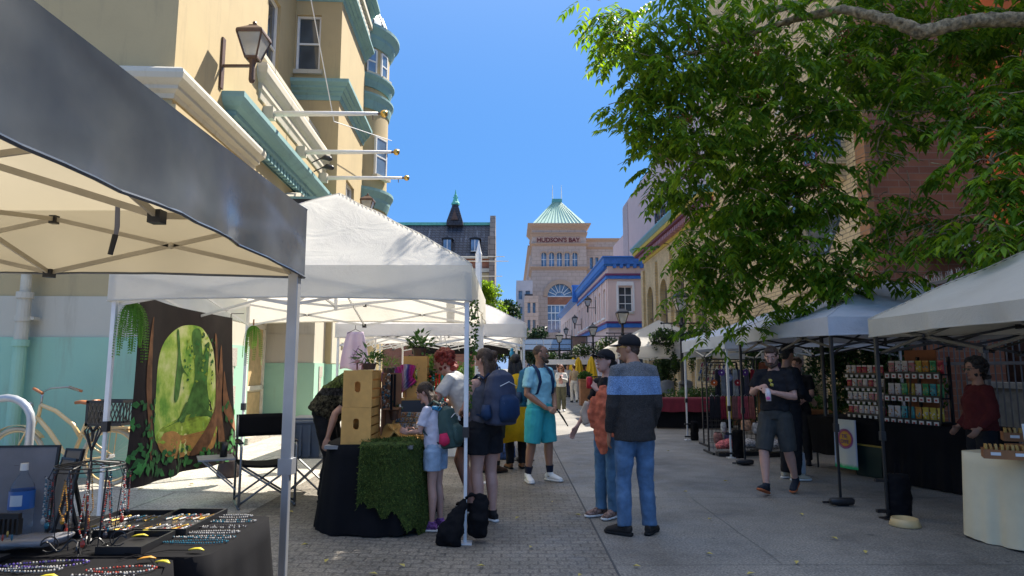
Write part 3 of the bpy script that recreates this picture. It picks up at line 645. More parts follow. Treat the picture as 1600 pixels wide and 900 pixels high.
settle(hb,(x0,Y,0))
# glass canopy at its entrance
ca=thing('iron_canopy','dark iron and glass entrance canopy across the street end','canopy',at(850,548,50),0)
c=MB()
for k in range(9): c.beam((-2.2+k*.55,-1,0),(-2.2+k*.55,2,1.0-abs(k-4)*.05),.05,.08)
c.beam((-2.3,-1,0),(2.4,-1,0),.08,.12); c.beam((-2.3,.5,.5),(2.4,.5,.5),.06,.06); c.beam((-2.3,2,1),(2.4,2,1),.08,.1); c.build('frame',dark_metal,ca)
MB().add([(-2.2,-1,.02),(2.3,-1,.02),(2.3,2,1),(-2.2,2,1)],[(0,1,2,3)]).build('glazing',mat('smoky_glass',(.05,.06,.07),.2),ca)
MB().bar((-2.2,-.9,-1.92-.05),(-2.2,-.9,0),.06).bar((2.3,-.9,-1.92),(2.3,-.9,0),.06).build('column',dark_metal,ca)
# ================================================================ pink building
pb=thing('pink_building','pink two storey building with bright blue cornices and tall narrow windows','building',(0,0,0),0)
Y=40; x0=5.97; w_=MB()
wall(w_,'y',Y,Y+.3,x0,10,0,8.4,holes=[(6.62,7.5,4.95,6.55),(6.6,8.2,1,3.4)]); arch_fill(w_,'y',Y,Y+.3,6.62,7.5,6.4,6.55)
hs=[(Y+1.2+2.2*k,Y+2.1+2.2*k,4.7,6.6) for k in range(8)]+[(Y+1.0+2.2*k,Y+2.4+2.2*k,.8,3.4) for k in range(8)]
wall(w_,'x',x0,x0+.3,Y+.3,58,0,8.4,holes=hs)
for h in hs: arch_fill(w_,'x',x0,x0+.3,h[0],h[1],h[3]-.25,h[3])
hs2=[(59+2.6*k,60.2+2.6*k,4.5,6.6) for k in range(8)]
wall(w_,'x',x0+.05,x0+.35,58,80,0,8.0,holes=hs2+[(59+2.6*k,60.8+2.6*k,.8,3.3) for k in range(8)]); w_.bx(x0,10,57.7,58,8,8.35); w_.bx(x0+.3,10,Y+.3,58,7.6,7.8); w_.bx(x0+.4,10,58,80,7.4,7.6)
w_.build('wall',pink,pb)
MB().bx(x0+.2,x0+.25,Y+.6,80,.7,6.8).bx(6.5,8.4,Y+.2,Y+.24,.9,6.6).build('glazing',glass,pb)
f=MB()
for h in hs+hs2:
    f.bx(x0+.1,x0+.18,h[0],h[0]+.08,h[2],h[3]); f.bx(x0+.1,x0+.18,h[1]-.08,h[1],h[2],h[3]); f.bx(x0+.1,x0+.17,h[0],h[1],(h[2]+h[3])/2-.04,(h[2]+h[3])/2+.04)
    f.bx(x0-.12,x0+.1,h[0]-.08,h[1]+.08,h[2]-.14,h[2]-.01)
f.build('window_frame',white_paint,pb); window(pb,'y',Y+.1,-1,6.62,7.5,4.95,6.55,white_paint,glass,1,2,cream_w)
MB().bx(6.5,6.62,Y-.05,Y,5,6.6).bx(7.5,7.62,Y-.05,Y,5,6.6).prism([(6.5,6.6),(7.62,6.6),(7.56,6.85),(6.56,6.85)],'y',Y-.07,Y-.001).build('window_surround',white_paint,pb)
t=MB(); path=[(x0,58),(x0,Y),(10,Y)]
sweep(t,path,[(-.02,7.82),(.10,7.82),(.12,7.9),(.24,7.94),(.26,8.3),(.34,8.34),(.34,8.42),(-.02,8.42)]); sweep(t,path,[(-.02,7.02),(.12,7.02),(.12,7.22),(-.02,7.22)]); sweep(t,path,[(-.02,3.98),(.12,3.98),(.12,4.24),(-.02,4.24)])
sweep(t,[(x0+.05,80),(x0+.05,58.6)],corn(7.5,8.0,.4,-.02)); sweep(t,[(x0+.05,80),(x0+.05,58)],[(-.02,3.98),(.12,3.98),(.12,4.24),(-.02,4.24)])
for k in range(9): t.bx(6.3+.42*k,6.5+.42*k,Y-.22,Y,7.7,7.94)
for k in range(40): t.bx(x0-.22,x0,Y+.2+.44*k,Y+.4+.44*k,7.7,7.94)
t.bx(x0-.5,x0+.3,58,58.5,7.4,8.8); t.bx(x0-.55,x0+.35,57.95,58.55,8.8,8.95); t.build('blue_cornice',blue_trim,pb)
t=MB(); sweep(t,path,[(-.02,7.23),(.16,7.23),(.16,7.35),(-.02,7.35)]); sweep(t,path,[(-.02,4.25),(.16,4.25),(.16,4.36),(-.02,4.36)]); sweep(t,[(x0+.05,80),(x0+.05,58)],[(-.02,4.25),(.16,4.25),(.16,4.4),(-.02,4.4)]); t.build('purple_band',purple_trim,pb)
t=MB()
for k in range(9): t.bx(x0-.06,x0,Y+.35+2.2*k,Y+.75+2.2*k,4.4,7.0)
t.build('pilaster',pink,pb)
settle(pb,(x0,Y,0))
mv=thing('concrete_block','windowless mauve concrete building rising behind the brick cornice','building',(10,30,0),0)
w_=MB(); w_.bx(0,9,0,27,0,15.9); w_.build('wall',mauve,mv); w_=MB(); w_.bx(0,9,27,33,0,13.4); w_.build('wall',mauve,mv)
MB().bx(-.04,0,3,20,14.2,14.3).build('band',mauve,mv); MB().bx(-.05,0,24.5,26.9,11.0,15.7).build('panel',mat('grey_panel',(.36,.31,.31),.8),mv)
# ================================================================ ochre brick building
ob=thing('brick_hall','yellow brick hall with teal and maroon bracketed cornice and arched windows','building',(7,22.0,0),0)
w_=MB(); hs=[(1.2+2.9*k,2.6+2.9*k,1.0,5.6) for k in range(4)]
wall(w_,'x',0,.4,0,11.9,0,7.2,holes=hs)
for h in hs: arch_fill(w_,'x',0,.4,h[0],h[1],h[3]-.7,h[3])
w_.bx(0,6,11.5,11.9,0,7.2) if False else w_.bx(.4,6,11.5,11.9,0,7.2); w_.bx(.4,6,0,.4,0,7.2); w_.bx(.4,6,.4,11.5,6.8,7.1)
for k in range(5): w_.bx(-.12,0,.35+2.9*k-.25,.35+2.9*k+.25,0,6.6)
w_.build('wall',ochre_brick,ob)
MB().bx(.25,.3,.5,11.4,.9,5.7).build('glazing',glass,ob)
f=MB()
for h in hs:
    f.bx(.12,.2,(h[0]+h[1])/2-.04,(h[0]+h[1])/2+.04,h[2],h[3]); 
    for zz in (2.5,4.0): f.bx(.13,.2,h[0],h[1],zz-.03,zz+.03)
f.build('window_frame',mat('brown_frame',(.12,.08,.05),.5),ob)
path=[(0,11.9),(0,0),(6,0)]; pth=[(6,11.9),(0,11.9),(0,-.01)]
sweep(MB(),pth,[(-.1,7.0),(.05,7.0),(.08,7.15),(.08,7.2),(-.1,7.2)]).build('yellow_band',mat('yellow_trim',(.45,.36,.05),.5),ob)
sweep(MB(),pth,[(-.1,7.21),(.42,7.36),(.42,7.44),(-.1,7.44)]).build('soffit',mat('maroon_trim',(.12,.02,.04),.5),ob)
d=MB()
d.bx(-.06,-.02,0,11.9,7.11,7.31)
for k in range(39): d.bx(-.34,-.03,.05+.3*k,.17+.3*k,7.12,7.3)
d.build('bracket',mat('pink_bracket',(.38,.2,.24),.5),ob)
sweep(MB(),pth,[(-.1,7.445),(.46,7.445),(.5,7.55),(.5,7.6),(-.1,7.6)]).build('yellow_band',mat('yellow_trim2',(.45,.36,.05),.5),ob)
sweep(MB(),pth,[(-.1,7.605),(.52,7.605),(.62,7.78),(.62,7.86),(-.1,7.9)]).build('gutter',mat('teal_gutter',(.10,.26,.30),.4),ob)
s=thing('roof_ornament','black scrolled iron ornament standing on the brick hall cornice','ornament',(6.75,26.5,7.9),0)
m=MB()
for k,(y0) in enumerate((0,1.2,2.4)):
    pts=[(0,y0+.05,0),(0,y0+.15,.5),(0,y0+.4,.9),(0,y0+.7,.75),(0,y0+.6,.45),(0,y0+.35,.5)]; m.loft(pts,[.08,.07,.07,.07,.08,.05],seg=6)
    m.beam((0,y0+.8,0),(0,y0+.9,.8),.08,.1)
m.build('scroll',dark_metal,s)
MB().bx(-.05,.05,-.1,3.5,-.02,.06).build('base_bar',dark_metal,s)
# ================================================================ corner tower
tw=thing('corner_tower','tall corner tower, red brick on its front and cream brick on its side','building',(7,12.4,0),0)
H=16.5
MB().bx(.12,2.4,0,.35,0,H).bx(2.05,2.4,.35,9.5,0,H).build('wall',red_brick,tw)
w_=MB(); wall(w_,'x',0,.35,.36,9.5,0,H,holes=[(3.2,4.1,4.8,6.4),(3.2,4.1,1.2,3.0),(3.2,4.1,8.2,9.8)]); w_.bx(.36,2.04,9.2,9.5,0,H); w_.bx(.36,2.04,.36,9.2,H-.3,H-.1); w_.build('wall',cream_brick,tw)
MB().bx(0,.118,.0,.355,0,H).build('corner_quoin',brick_mat('orange_brick',(.50,.24,.10),(.42,.2,.09),(.3,.2,.12),w=.3,h=.14),tw)
for zz in (4.8,1.2,8.2): window(tw,'x',.12,-1,3.2,4.1,zz,zz+(1.6 if zz!=1.2 else 1.8),white_paint,glass,0,1,cream_w)
o=MB(); o.bx(-.55,0,.7,1.5,5.75,6.55); o.prism([(-.62,6.55),(0,6.55),(0,6.85)],'y',.62,1.58); o.prism([(-.5,5.75),(0,5.75),(0,5.4)],'y',.75,1.45); oo=o.build('oriel',cream_brick,tw); 
MB().bx(-.57,-.552,.78,1.42,5.85,6.5).build('window',mat('maroon_frame',(.2,.05,.06),.5),oo); MB().bx(-.58,-.572,.85,1.08,5.92,6.44).bx(-.58,-.572,1.12,1.35,5.92,6.44).bx(-.5,-.1,.69,.698,5.9,6.45).build('pane',glass_b,oo)
MB().bx(1.05,2.0,-.5,-.01,3.62,3.72).build('ledge',black_paint,tw)
s=MB()
for k in range(20): s.bar((1.1+random.random()*.85,-.3+random.uniform(-.15,.15),3.72),(1.1+k*.045,-.3+random.uniform(-.2,.2),3.9),.006,4)
s.build('pigeon_spikes',whitesteel,tw)
og=thing('orange_building','orange stucco building partly seen beyond the iron fence at the right edge','building',(11,3.5,0),0)
w_=MB(); wall(w_,'x',0,.3,0,12.5,0,19,holes=[(2+3*k,3.2+3*k,zz,zz+1.8) for k in range(3) for zz in (4.5,8)]); w_.bx(.3,9,0,.3,0,19); w_.bx(.3,9,12.2,12.5,0,19); w_.bx(.3,9,.3,12.2,18.6,18.8); w_.build('wall',stucco('orange_stucco',(.62,.26,.10)),og)
for k in range(3):
    for zz in (4.5,8): window(og,'x',.1,-1,2+3*k,3.2+3*k,zz,zz+1.8,white_paint,glass,1,1)
cw=thing('courtyard_wall','low grey concrete wall behind the iron fence','wall',(8.6,3,0),0)
MB().bx(0,.3,0,9.3,0,1.15).build('wall',mat('grey_concrete',(.22,.22,.2),.9,.2),cw); MB().bx(-.04,.34,0,9.3,1.15,1.25).build('coping',mat('grey_concrete2',(.3,.3,.28),.9),cw)
cb=thing('dark_brick_wall','dark red brick wall behind the low concrete courtyard wall','wall',(9.8,3,0),0); MB().bx(0,.3,0,12.5,0,3.9).build('wall',mat('dark_red_brick',(.10,.05,.035),.9,.4),cb); MB().bx(-.04,.34,0,12.5,3.9,4.0).build('coping',mat('coping',(.2,.18,.16),.9),cb)  # dark red brick, one base tone varied at random
# iron fence
fe=thing('iron_fence','tall black iron bar fence topped with white spikes behind the stalls','fence',(7.5,4,0),0)
b=MB(); n=0; y=0
while y<8.3:
    b.bar((0,y,0),(0,y,3.0),.011,5); y+=.13
b.build('bars',mat('grey_iron',(.12,.12,.125),.5,.2),fe)
gi2=mat('grey_iron2',(.16,.16,.165),.5)
for y in (0,2.1,4.2,6.3,8.3): MB().bar((0,y,0),(0,y,3.15),.03,8).build('post',gi2,fe)
MB().bx(-.02,.02,0,8.3,2.96,3.02).bx(-.02,.02,0,8.3,1.55,1.6).bx(-.02,.02,0,8.3,.2,.25).build('rail',mat('grey_iron3',(.12,.12,.13),.5),fe)
b=MB(); random.seed(3)
for k in range(330): y=k*.025; b.bar((0,y,3.02),(random.uniform(-.07,.07),y+random.uniform(-.03,.03),3.17),.004,3,r2=.001)
b.build('spikes',whitesteel,fe)
pl=thing('notice_board','small white lattice notice panel on the iron fence','panel',(7.44,8.2,2.7),0); MB().bx(-.01,.01,0,.5,0,.25).build('board',white_paint,pl); MB().bx(-.015,-.01,.1,.4,.1,.15).build('bar',dark_metal,pl)
# ================================================================ canopies
def canopy(lab,x0,x1,y0,y1,zt,zb,zp,m,legm,group='market canopies',seed=0,legr=.022,g=gz,leghide=(),sag=.12,trussm=None,bot=(0,0,0,0),vm=None):
    """zt valance top, zb valance bottom, zp peak"""
    cx,cy=(x0+x1)/2,(y0+y1)/2; w,d=(x1-x0)/2,(y1-y0)/2
    r=thing('canopy_tent',lab,'canopy tent',(cx,cy,0),0,group); rnd=random.Random(seed); ph=[rnd.uniform(0,6) for _ in range(6)]
    c=MB(); n=28
    def roof(u,v):
        a,b=2*u-1,2*v-1; q=max(abs(a),abs(b)); t=1-q; z=zt+(zp-zt)*(t**.94)
        pan=min(abs(a),abs(b))/max(q,1e-6); z-= sag*sin(pi*min(1,t*1.0))*(1-pan)**1*.8
        z-= .05*(1-pan**2)*(q**8)*0
        z+= .012*sin(a*9+ph[0])*sin(b*11+ph[1])*min(1,t*8)
        return (a*w,b*d,z)
    c.grid(roof,n*2,n*2)
    # valance: four sides
    def side(p,q,k):
        def fn(u,v):
            x=p[0]+(q[0]-p[0])*u; y=p[1]+(q[1]-p[1])*u; z=zt+(zb+.03*sin(pi*u)*1-zt)*v
            nx,ny=(q[1]-p[1]),-(q[0]-p[0]); L=math.hypot(nx,ny); wv=.016*sin(u*17+ph[k])*v*sin(pi*u)+.012*sin(u*41+ph[k+1])*v*v*sin(pi*u)
            return (x+nx/L*wv,y+ny/L*wv,z)
        return fn
    P=[(-w,-d),(w,-d),(w,d),(-w,d)]
    for k in range(4): c.grid(side(P[(k+1)%4],P[k],k),40,5)
    c.build('canopy',m,r,smooth=True,fix=False)
    # hem & ridge seams
    s=MB()
    for k in range(4):
        f=side(P[(k+1)%4],P[k],k); pts=[f(i/20,1) for i in range(21)]; s.loft(pts,.008,seg=5)
    s.build('hem',m,r)
    for k in range(4):
        a_,b_=((-1,-1),(1,-1),(1,1),(-1,1))[k]; s=MB(); s.loft([V(roof(.5+.5*a_*t,.5+.5*b_*t))+V((0,0,.002)) for t in [i/28 for i in range(29)]],[.006]*29,seg=5); s.build('ridge_seam',m,r)
    legm=legm
    for k,(lx,ly) in enumerate(((-w+.045,-d+.045),(w-.045,-d+.045),(w-.045,d-.045),(-w+.045,d-.045))):
        if k in leghide: continue
        gx=g(cx+lx); b=MB(); b.bx(lx-legr,lx+legr,ly-legr,ly+legr,(gx+zb)*.45,zt-.06); q=legr*.72; b.bx(lx-q,lx+q,ly-q,ly+q,gx+.01,(gx+zb)*.45+.02)
        L=b.build('leg',legm,r,bevel=.004)
        MB().bx(lx-legr*1.35,lx+legr*1.35,ly-legr*1.35,ly+legr*1.35,(gx+zb)*.45-.05,(gx+zb)*.45+.04).build('clamp',dark_metal if legm is not steel else steel,L)
        MB().bx(lx-.06,lx+.06,ly-.06,ly+.06,gx,gx+.012).build('foot',legm,L)
    tm=trussm or legm
    zh,zl=zt-.07,zb-.0+.02; zl=min(zl,zh-.28)
    for k in range(4):
        p,q=V((*P[k],0))*.955,V((*P[(k+1)%4],0))*.955; b=MB(); mid=(p+q)/2
        for (s0,s1) in ((p,mid),(mid,q)):
            b.beam(s0+V((0,0,zh)),s1+V((0,0,zl)),.012,.026); b.beam(s0+V((0,0,zl)),s1+V((0,0,zh)),.012,.026)
            m2=(s0+s1)/2; b.ball(m2+V((0,0,(zh+zl)/2)),.022,6)
        b.build('truss',tm,r)
        b=MB()
        for q_ in (mid,): b=MB().bx(q_.x-.02,q_.x+.02,q_.y-.02,q_.y+.02,zh-.03,zh+.02); b.build('joint',dark_metal,r); b=MB().bx(q_.x-.024,q_.x+.024,q_.y-.024,q_.y+.024,zl-.03,zl+.02)
        b.build('joint',dark_metal,r)
    b=MB()
    for k in range(4):
        mid=(V((*P[k],0))+V((*P[(k+1)%4],0)))/2*.955
        b.beam(mid+V((0,0,zl)),V((0,0,zl+.45)),.012,.026); b.beam(mid+V((0,0,zh)),V((0,0,zl+.12)),.012,.026)
    b.bar((0,0,zl+.08),(0,0,zp-.02),.02,8); b.build('centre_truss',tm,r)
    return r
# near navy tent: own material, glossy outside, beige lining
N=NT('navy_vinyl'); gg=N.new('ShaderNodeNewGeometry')
o=N.mix(gg.outputs['Backfacing'],N.ramp(N.noise(1.2,5),[(.35,(.03,.04,.06,1)),(.7,(.10,.11,.12,1))]),N.ramp(N.noise(1.6,5),[(.3,(.46,.42,.33,1)),(.7,(.54,.49,.39,1))]))
N.link(o,N.b.inputs['Base Color']); N.b.inputs['Specular IOR Level'].default_value=.8
N.link(N.math('ADD',N.math('MULTIPLY',gg.outputs['Backfacing'],.45),.2),N.b.inputs['Roughness'])
t=N.new('ShaderNodeBsdfTranslucent'); t.inputs[0].default_value=(.45,.39,.27,1); ms=N.new('ShaderNodeMixShader'); 
N.link(N.math('ADD',N.math('MULTIPLY',gg.outputs['Backfacing'],.3),.05),ms.inputs[0]); N.link(N.b.outputs[0],ms.inputs[1]); N.link(t.outputs[0],ms.inputs[2]); N.link(ms.outputs[0],N.out.inputs[0])
mp=N.new('ShaderNodeMapping'); mp.inputs['Scale'].default_value=(1,.5,1.6); mp.inputs['Rotation'].default_value=(.55,0,0); N.link(N.coord(),mp.inputs['Vector'])
N.bump(N.math('ADD',N.noise(1.9,1.5,.4,vec=mp.outputs[0],dist=.5),N.math('MULTIPLY',N.noise(120,2),.003)),.5,.10); navy=N.m
T1=canopy('large glossy navy canopy with beige lining over the jewellery table, nearest the camera',-4.3,-1.27,.85,3.92,2.47,2.05,3.25,navy,steel,seed=3,legr=.03,trussm=mat('beige_bar',(.42,.37,.28),.5),leghide=(0,1,3))
T2=canopy('big white canopy dappled with leaf shadow over the crate and moss stall',-3.62,-.36,5.75,8.78,2.42,2.1,3.5,tent_white,whitesteel,seed=11,legr=.02)
T3=canopy('bright white canopy directly behind the dappled one, its corner leg beside the man in turquoise',-2.9,.24,10.6,13.6,2.22,2.0,3.05,tent_white2,whitesteel,seed=5,legr=.018,sag=.08)
T4=canopy('farthest white canopy on the left, with a black banner under its edge',-2.9,.15,14.0,17.0,2.3,2.08,3.05,tent_white2,whitesteel,seed=6,legr=.018,sag=.08)
R1=canopy('beige canopy over the cream soap table at the right edge, on black legs',3.72,6.75,3.68,6.75,2.0,1.82,2.85,tent_beige,black_paint,seed=7,legr=.018,leghide=(0,1,2),sag=.06)
R2=canopy('grey canopy over the packet display stall, on black legs',3.58,6.6,7.32,10.35,2.08,1.87,2.72,tent_grey,black_paint,seed=8,legr=.018,leghide=(1,),sag=.06)
R3=canopy('pale blue canopy over the clothes racks, on white legs',3.64,6.7,11.1,13.9,2.06,1.83,2.62,tent_blue,whitesteel,seed=9,legr=.02,sag=.06)
R4=canopy('white canopy beyond the clothes stall, behind the man in the striped jumper',2.95,6.0,18.2,21.2,2.1,1.78,2.95,tent_white,whitesteel,seed=10,legr=.018,sag=.1)
bn=thing('black_banner','long black banner hung under the farthest white canopy','banner',(-1.4,16.9,1.86),0); MB().grid(lambda u,v:(-1.2+2.5*u,.015*sin(u*14),.24*v),30,2).build('cloth',blackcloth,bn,solid=.006); MB().bar((-1.25,0,.24),(1.35,0,.24),.012,6).build('rod',whitesteel,bn)
# strap and clip hanging from the navy tent
st=thing('canopy_strap','dangling grey strap with a black buckle below the navy canopy','strap',(-1.6+0,2.4,2.0),0)
p0=at(184,318,2.75); p1=at(180,372,2.75); p2=at(172,398,2.75); st.location=p1
MB().loft([p0-p1,V((0.005,0,.05)),V((0,0,0))],[.011,.012,.009],[.003]*3,seg=8,side=(1,0,0)).build('strap',mat('grey_webbing',(.16,.17,.22),.8),st)
MB().loft([V((0,0,.015)),p2-p1],[.014,.012],[.008,.008],seg=8,side=(1,0,0)).build('buckle',black_paint,st)
wl=thing('white_pole','tall white folding pole with pointed finial rising beside the dappled canopy','pole',(-.48,9.2,0.01),0)
MB().bx(-.03,.03,-.03,.03,0,3.05).bx(-.045,-.03,-.01,.01,.5,3.0).bx(.03,.045,-.01,.01,.5,3.0).build('pole',whitesteel,wl); MB().loft([(0,0,3.0),(0,0,3.12),(0,0,3.16),(0,0,3.32)],[.045,.05,.035,.004],seg=8).build('finial',whitesteel,wl)
for k,(px,py,L) in enumerate(((700,401,2.2),(700,406,2.35),(700,428,2.1))):
    P=at(697,py,24); f=thing('thin_flagpole',['upper','middle','lower'][k]+' of three thin white poles jutting out in front of the slate hall','flagpole',(-4.3,24+.3*k,P.z),0,'thin far flagpoles'); MB().bar((0,0,0),(-4.3*-1+P.x+L,0,0),.03,6,r2=.015).build('pole',white_paint,f); MB().bx(-.3,0,-.06,.06,-.06,.06).build('mount',white_paint,f)
# ---- weights at legs
def sandbag(lab,loc,rz,s=1,mtl=blackcloth,tall=.38):
    r=thing('sandbag',lab,'weight bag',loc,rz,'canopy weight bags')
    b=MB(); b.loft([(0,0,.0),(0,0,.03),(0,0,tall*.4),(0,0,tall*.75),(0,0,tall)],[.13*s,.16*s,.15*s,.11*s,.06*s],[.09*s,.11*s,.10*s,.06*s,.02*s],seg=16,side=(1,0,0)); b.build('bag',mtl,r,smooth=True,disp=.03,dsize=.15)
    MB().loft([(-.05*s,0,tall-.02),(-.03,0,tall+.09),(.03,0,tall+.09),(.05*s,0,tall-.02)],.008,seg=6).build('handle',mtl,r); return r
P2=V((-.39,5.78,gz(-.3)))
a=thing('saddle_bag','pair of drooping black weight bags slung round the white leg beside the girl','weight bag',(P2.x,P2.y,P2.z),0,'canopy weight bags')
b=MB(); b.loft([(-.17,-.05,.0),(-.15,-.06,.05),(-.12,-.05,.14),(-.07,-.02,.26),(-.02,0,.38)],[.09,.115,.105,.06,.02],[.05,.075,.07,.045,.02],seg=14,side=(1,0,.3),sq=.4); b.build('bag',blackcloth,a,remesh=.012,disp=.06,dsize=.09)
b=MB(); b.loft([(.09,.04,.05),(.10,.04,.09),(.10,.03,.2),(.12,.02,.34),(.14,.02,.42)],[.07,.095,.09,.075,.05],[.05,.075,.07,.04,.02],seg=14,side=(1,0,.15),sq=.4); b.loft([(-.02,0,.38),(.05,0,.41),(.14,.02,.41)],.022,seg=8); b.build('bag',blackcloth,a,remesh=.012,disp=.06,dsize=.09)
P=V((-3.63,8.6,gz(-3.6))); sandbag('crumpled brown black bag at the far leg beside the forest hanging',P+V((.0,-.1,0)),.3,.9,mat('brown_black',(.03,.02,.022),.7),.34)
def tube_weight(lab,loc,h=.4,r_=.085):
    r=thing('weight_bag',lab,'weight bag',loc,0,'upright weight bags'); MB().loft([(0,0,0),(0,0,.02),(0,0,h-.03),(0,0,h)],[r_*.9,r_,r_,r_*.8],[r_*.7,r_*.8,r_*.8,r_*.6],seg=14,side=(1,0,0)).build('bag',blackcloth,r,remesh=.012,disp=.035,dsize=.09)
    for z in (.06,h-.08): MB().bx(-r_-.12,-r_+.01,-.02,.02,z,z+.03).build('strap',black_paint,r)
    MB().loft([(-.03,0,h-.01),(-.02,0,h+.1),(.02,0,h+.1),(.03,0,h-.01)],.006,seg=5).build('handle',blackcloth,r)
tube_weight('slim black weight bag strapped to the farther white leg of the clothes stall',(3.82,13.8,0)); tube_weight('black weight bag strapped to the nearer white leg of the clothes stall',(3.82,11.15,0),.46,.1); 
tube_weight('bulky black weight bag at the black leg beside the beige bowl',(3.90,6.72,0),.44,.115)
for lab,x,y in (('black T shaped foot weight under the black leg by the tie dye banner',3.61,7.35),('black foot weight under the black leg beside the walking man',3.61,10.32),('black foot weight by the leg behind the man in turquoise',.2,10.63)):
    r=thing('foot_weight',lab,'foot weight',(x,y,0.013),0,'foot weights'); MB().loft([(-.13,-.04,.035),(-.11,-.04,.04),(.11,-.04,.04),(.13,-.04,.035)],[.03,.04,.04,.03],seg=12).build('weight',dark_metal,r,smooth=True); MB().bx(-.03,.03,-.03,.03,.0,.06).bx(-.16,.16,.05,.075,0,.02).build('plate',dark_metal,r)
# ================================================================ foliage tools
def leaflet(mb,p,d,n,L,W,mi=0,fold=.25):
    d=d.normalized(); s=d.cross(n); 
    if s.length<1e-4: s=d.cross(V((1,0,0)))
    s.normalize(); n=s.cross(d)
    a=p; b=p+d*L*.4+s*W*.5+n*W*fold; c=p+d*L; e=p+d*L*.4-s*W*.5+n*W*fold; m=p+d*L*.45
    mb.add([a,b,c,e,m],[(0,1,4),(1,2,4),(2,3,4),(3,0,4)],mi)
def compound(mb,p,d,L,k,LL,W,rnd,droop=.5,nm=1):
    d=d.normalized(); q=V(p); step=L/k; side=d.cross(V((0,0,1)))
    if side.length<.1: side=V((1,0,0))
    side.normalize()
    pts=[q.copy()]
    for i in range(k):
        d=(d+V((0,0,-droop*.16))).normalized(); q=q+d*step; pts.append(q.copy())
        if i<1: continue
        mi=rnd.randrange(nm)
        for s in(-1,1):
            dd=(side*s*1.0+d*.55+V((0,0,-.45-rnd.random()*.35))+V((rnd.uniform(-.15,.15),rnd.uniform(-.15,.15),0)))
            leaflet(mb,q,dd,V((0,0,1)),LL*rnd.uniform(.8,1.15)*(1-.25*abs(i/k-.5)),W*rnd.uniform(.8,1.15),mi)
    leaflet(mb,q,d,V((0,0,1)),LL,W,0)
    return pts
def leafmat(name,c,transl=.48,rough=.5,sp=.3,hv=.4):
    N=NT(name); f=N.noise(3.5,3); c=V(c); a=C3(tuple(c*(1-hv))); b=C3(tuple(V((c.x*1.35,c.y*1.3,c.z))))
    o=N.ramp(f,[(.3,a),(.7,b)]); N.link(o,N.b.inputs['Base Color']); N.b.inputs['Roughness'].default_value=rough; N.b.inputs['Specular IOR Level'].default_value=sp
    t=N.new('ShaderNodeBsdfTranslucent'); N.link(N.mix(1.0,o,(1.5,1.5,.6,1),'MULTIPLY'),t.inputs[0]); ms=N.new('ShaderNodeMixShader'); ms.inputs[0].default_value=transl
    N.link(N.b.outputs[0],ms.inputs[1]); N.link(t.outputs[0],ms.inputs[2]); N.link(ms.outputs[0],N.out.inputs[0]); return N.m
tl=[leafmat('tree_leaf',(.115,.225,.022)),leafmat('tree_leaf_pale',(.22,.34,.03)),leafmat('tree_leaf_dark',(.075,.165,.02))]
bark=mat('tree_bark',(.24,.18,.10),.9,.75,scale=16,bump=1,bscale=30,dirt=((.07,.06,.03,1),26,.5))
# ================================================================ overhanging tree
tr=thing('overhanging_tree','big leafy tree with drooping compound leaves overhanging the stalls at upper right','tree',(6.98,7.03,0),0)
TO=V((6.98,7.03,0)); rnd=random.Random(21)
MB().loft([V((0,0,0)),V((0,0,.3)),V((.02,0,1.5)),V((-.05,0.05,3)),V((-.02,.1,4.4)),V((.1,.1,5.6)),V((.3,.3,8))],[.27,.2,.17,.16,.15,.13,.06],seg=14).build('trunk',bark,tr,smooth=True,disp=.03,dsize=.15)
limbs=MB(); twigs=MB(); crown=MB(); fruit=MB()
def L_(u,v,Y): return at(u,v,Y)-TO
main=[V((0,0.1,4.6)),L_(1680,22,6.8),L_(1600,30,6.6),L_(1520,32,6.6),L_(1440,50,6.7),L_(1385,30,6.9),L_(1320,14,7.1),L_(1240,30,7.5),L_(1150,60,7.9),L_(1060,90,8.1)]
limbs.loft(main,[.12,.10,.085,.075,.08,.06,.055,.045,.03,.015],seg=10)
limbs.loft([V((0,.1,5.0)),L_(1600,-60,8.2),L_(1400,-40,8.8),L_(1200,20,9.2),L_(1080,120,9.4)],[.11,.09,.07,.05,.02],seg=8)
limbs.loft([V((0,.1,4.0)),L_(1620,150,7.8),L_(1560,240,8.2),L_(1500,330,8.5)],[.08,.05,.03,.012],seg=8)
limbs.build('limb',bark,tr,remesh=.014,disp=.045,dsize=.07)
blobs=[(945,25,30,8.4),(972,70,50,8.6),(1040,50,90,8.2),(990,155,48,8.7),(1075,150,85,8.4),(1015,225,45,8.8),(1100,245,80,8.5),(1060,285,30,8.5),(1180,70,100,8.0),(1200,185,95,8.2),(1150,320,75,8.6),(1130,385,70,8.8),(1085,400,40,9),(1120,455,52,9),(1090,490,25,9.2),(1230,320,75,8.3),(1215,415,70,8.5),(1170,485,28,8.8),(1300,90,105,8.3),(1280,170,45,8),(1262,235,40,8),(1280,290,38,8.1),(1400,70,105,8.3),(1400,145,50,7.6),(1390,185,35,7.7),(1510,60,110,8.2),(1590,70,90,8.0),(1530,150,45,7.2),(1575,190,60,6.6),(1545,250,45,6.4),(1575,300,40,6.3),(1590,360,50,6.2),(1555,345,35,6.2),(1580,410,22,6.1),(1370,235,28,7.8),(1350,320,30,8.0),(1375,375,32,8.0),(1300,395,45,8.1),(1335,435,32,8),(1400,425,24,7.8),(1280,450,32,8.3),(1420,330,22,7.6),(1465,345,26,7.4),(1500,370,20,7.0),(1440,370,20,7.2),(1455,175,24,7.4),(1640,140,80,6.6),(1640,300,60,6.4),(1750,0,140,7.6),(1500,-100,200,7.6),(1330,-90,120,8.0)]
nleaf=0
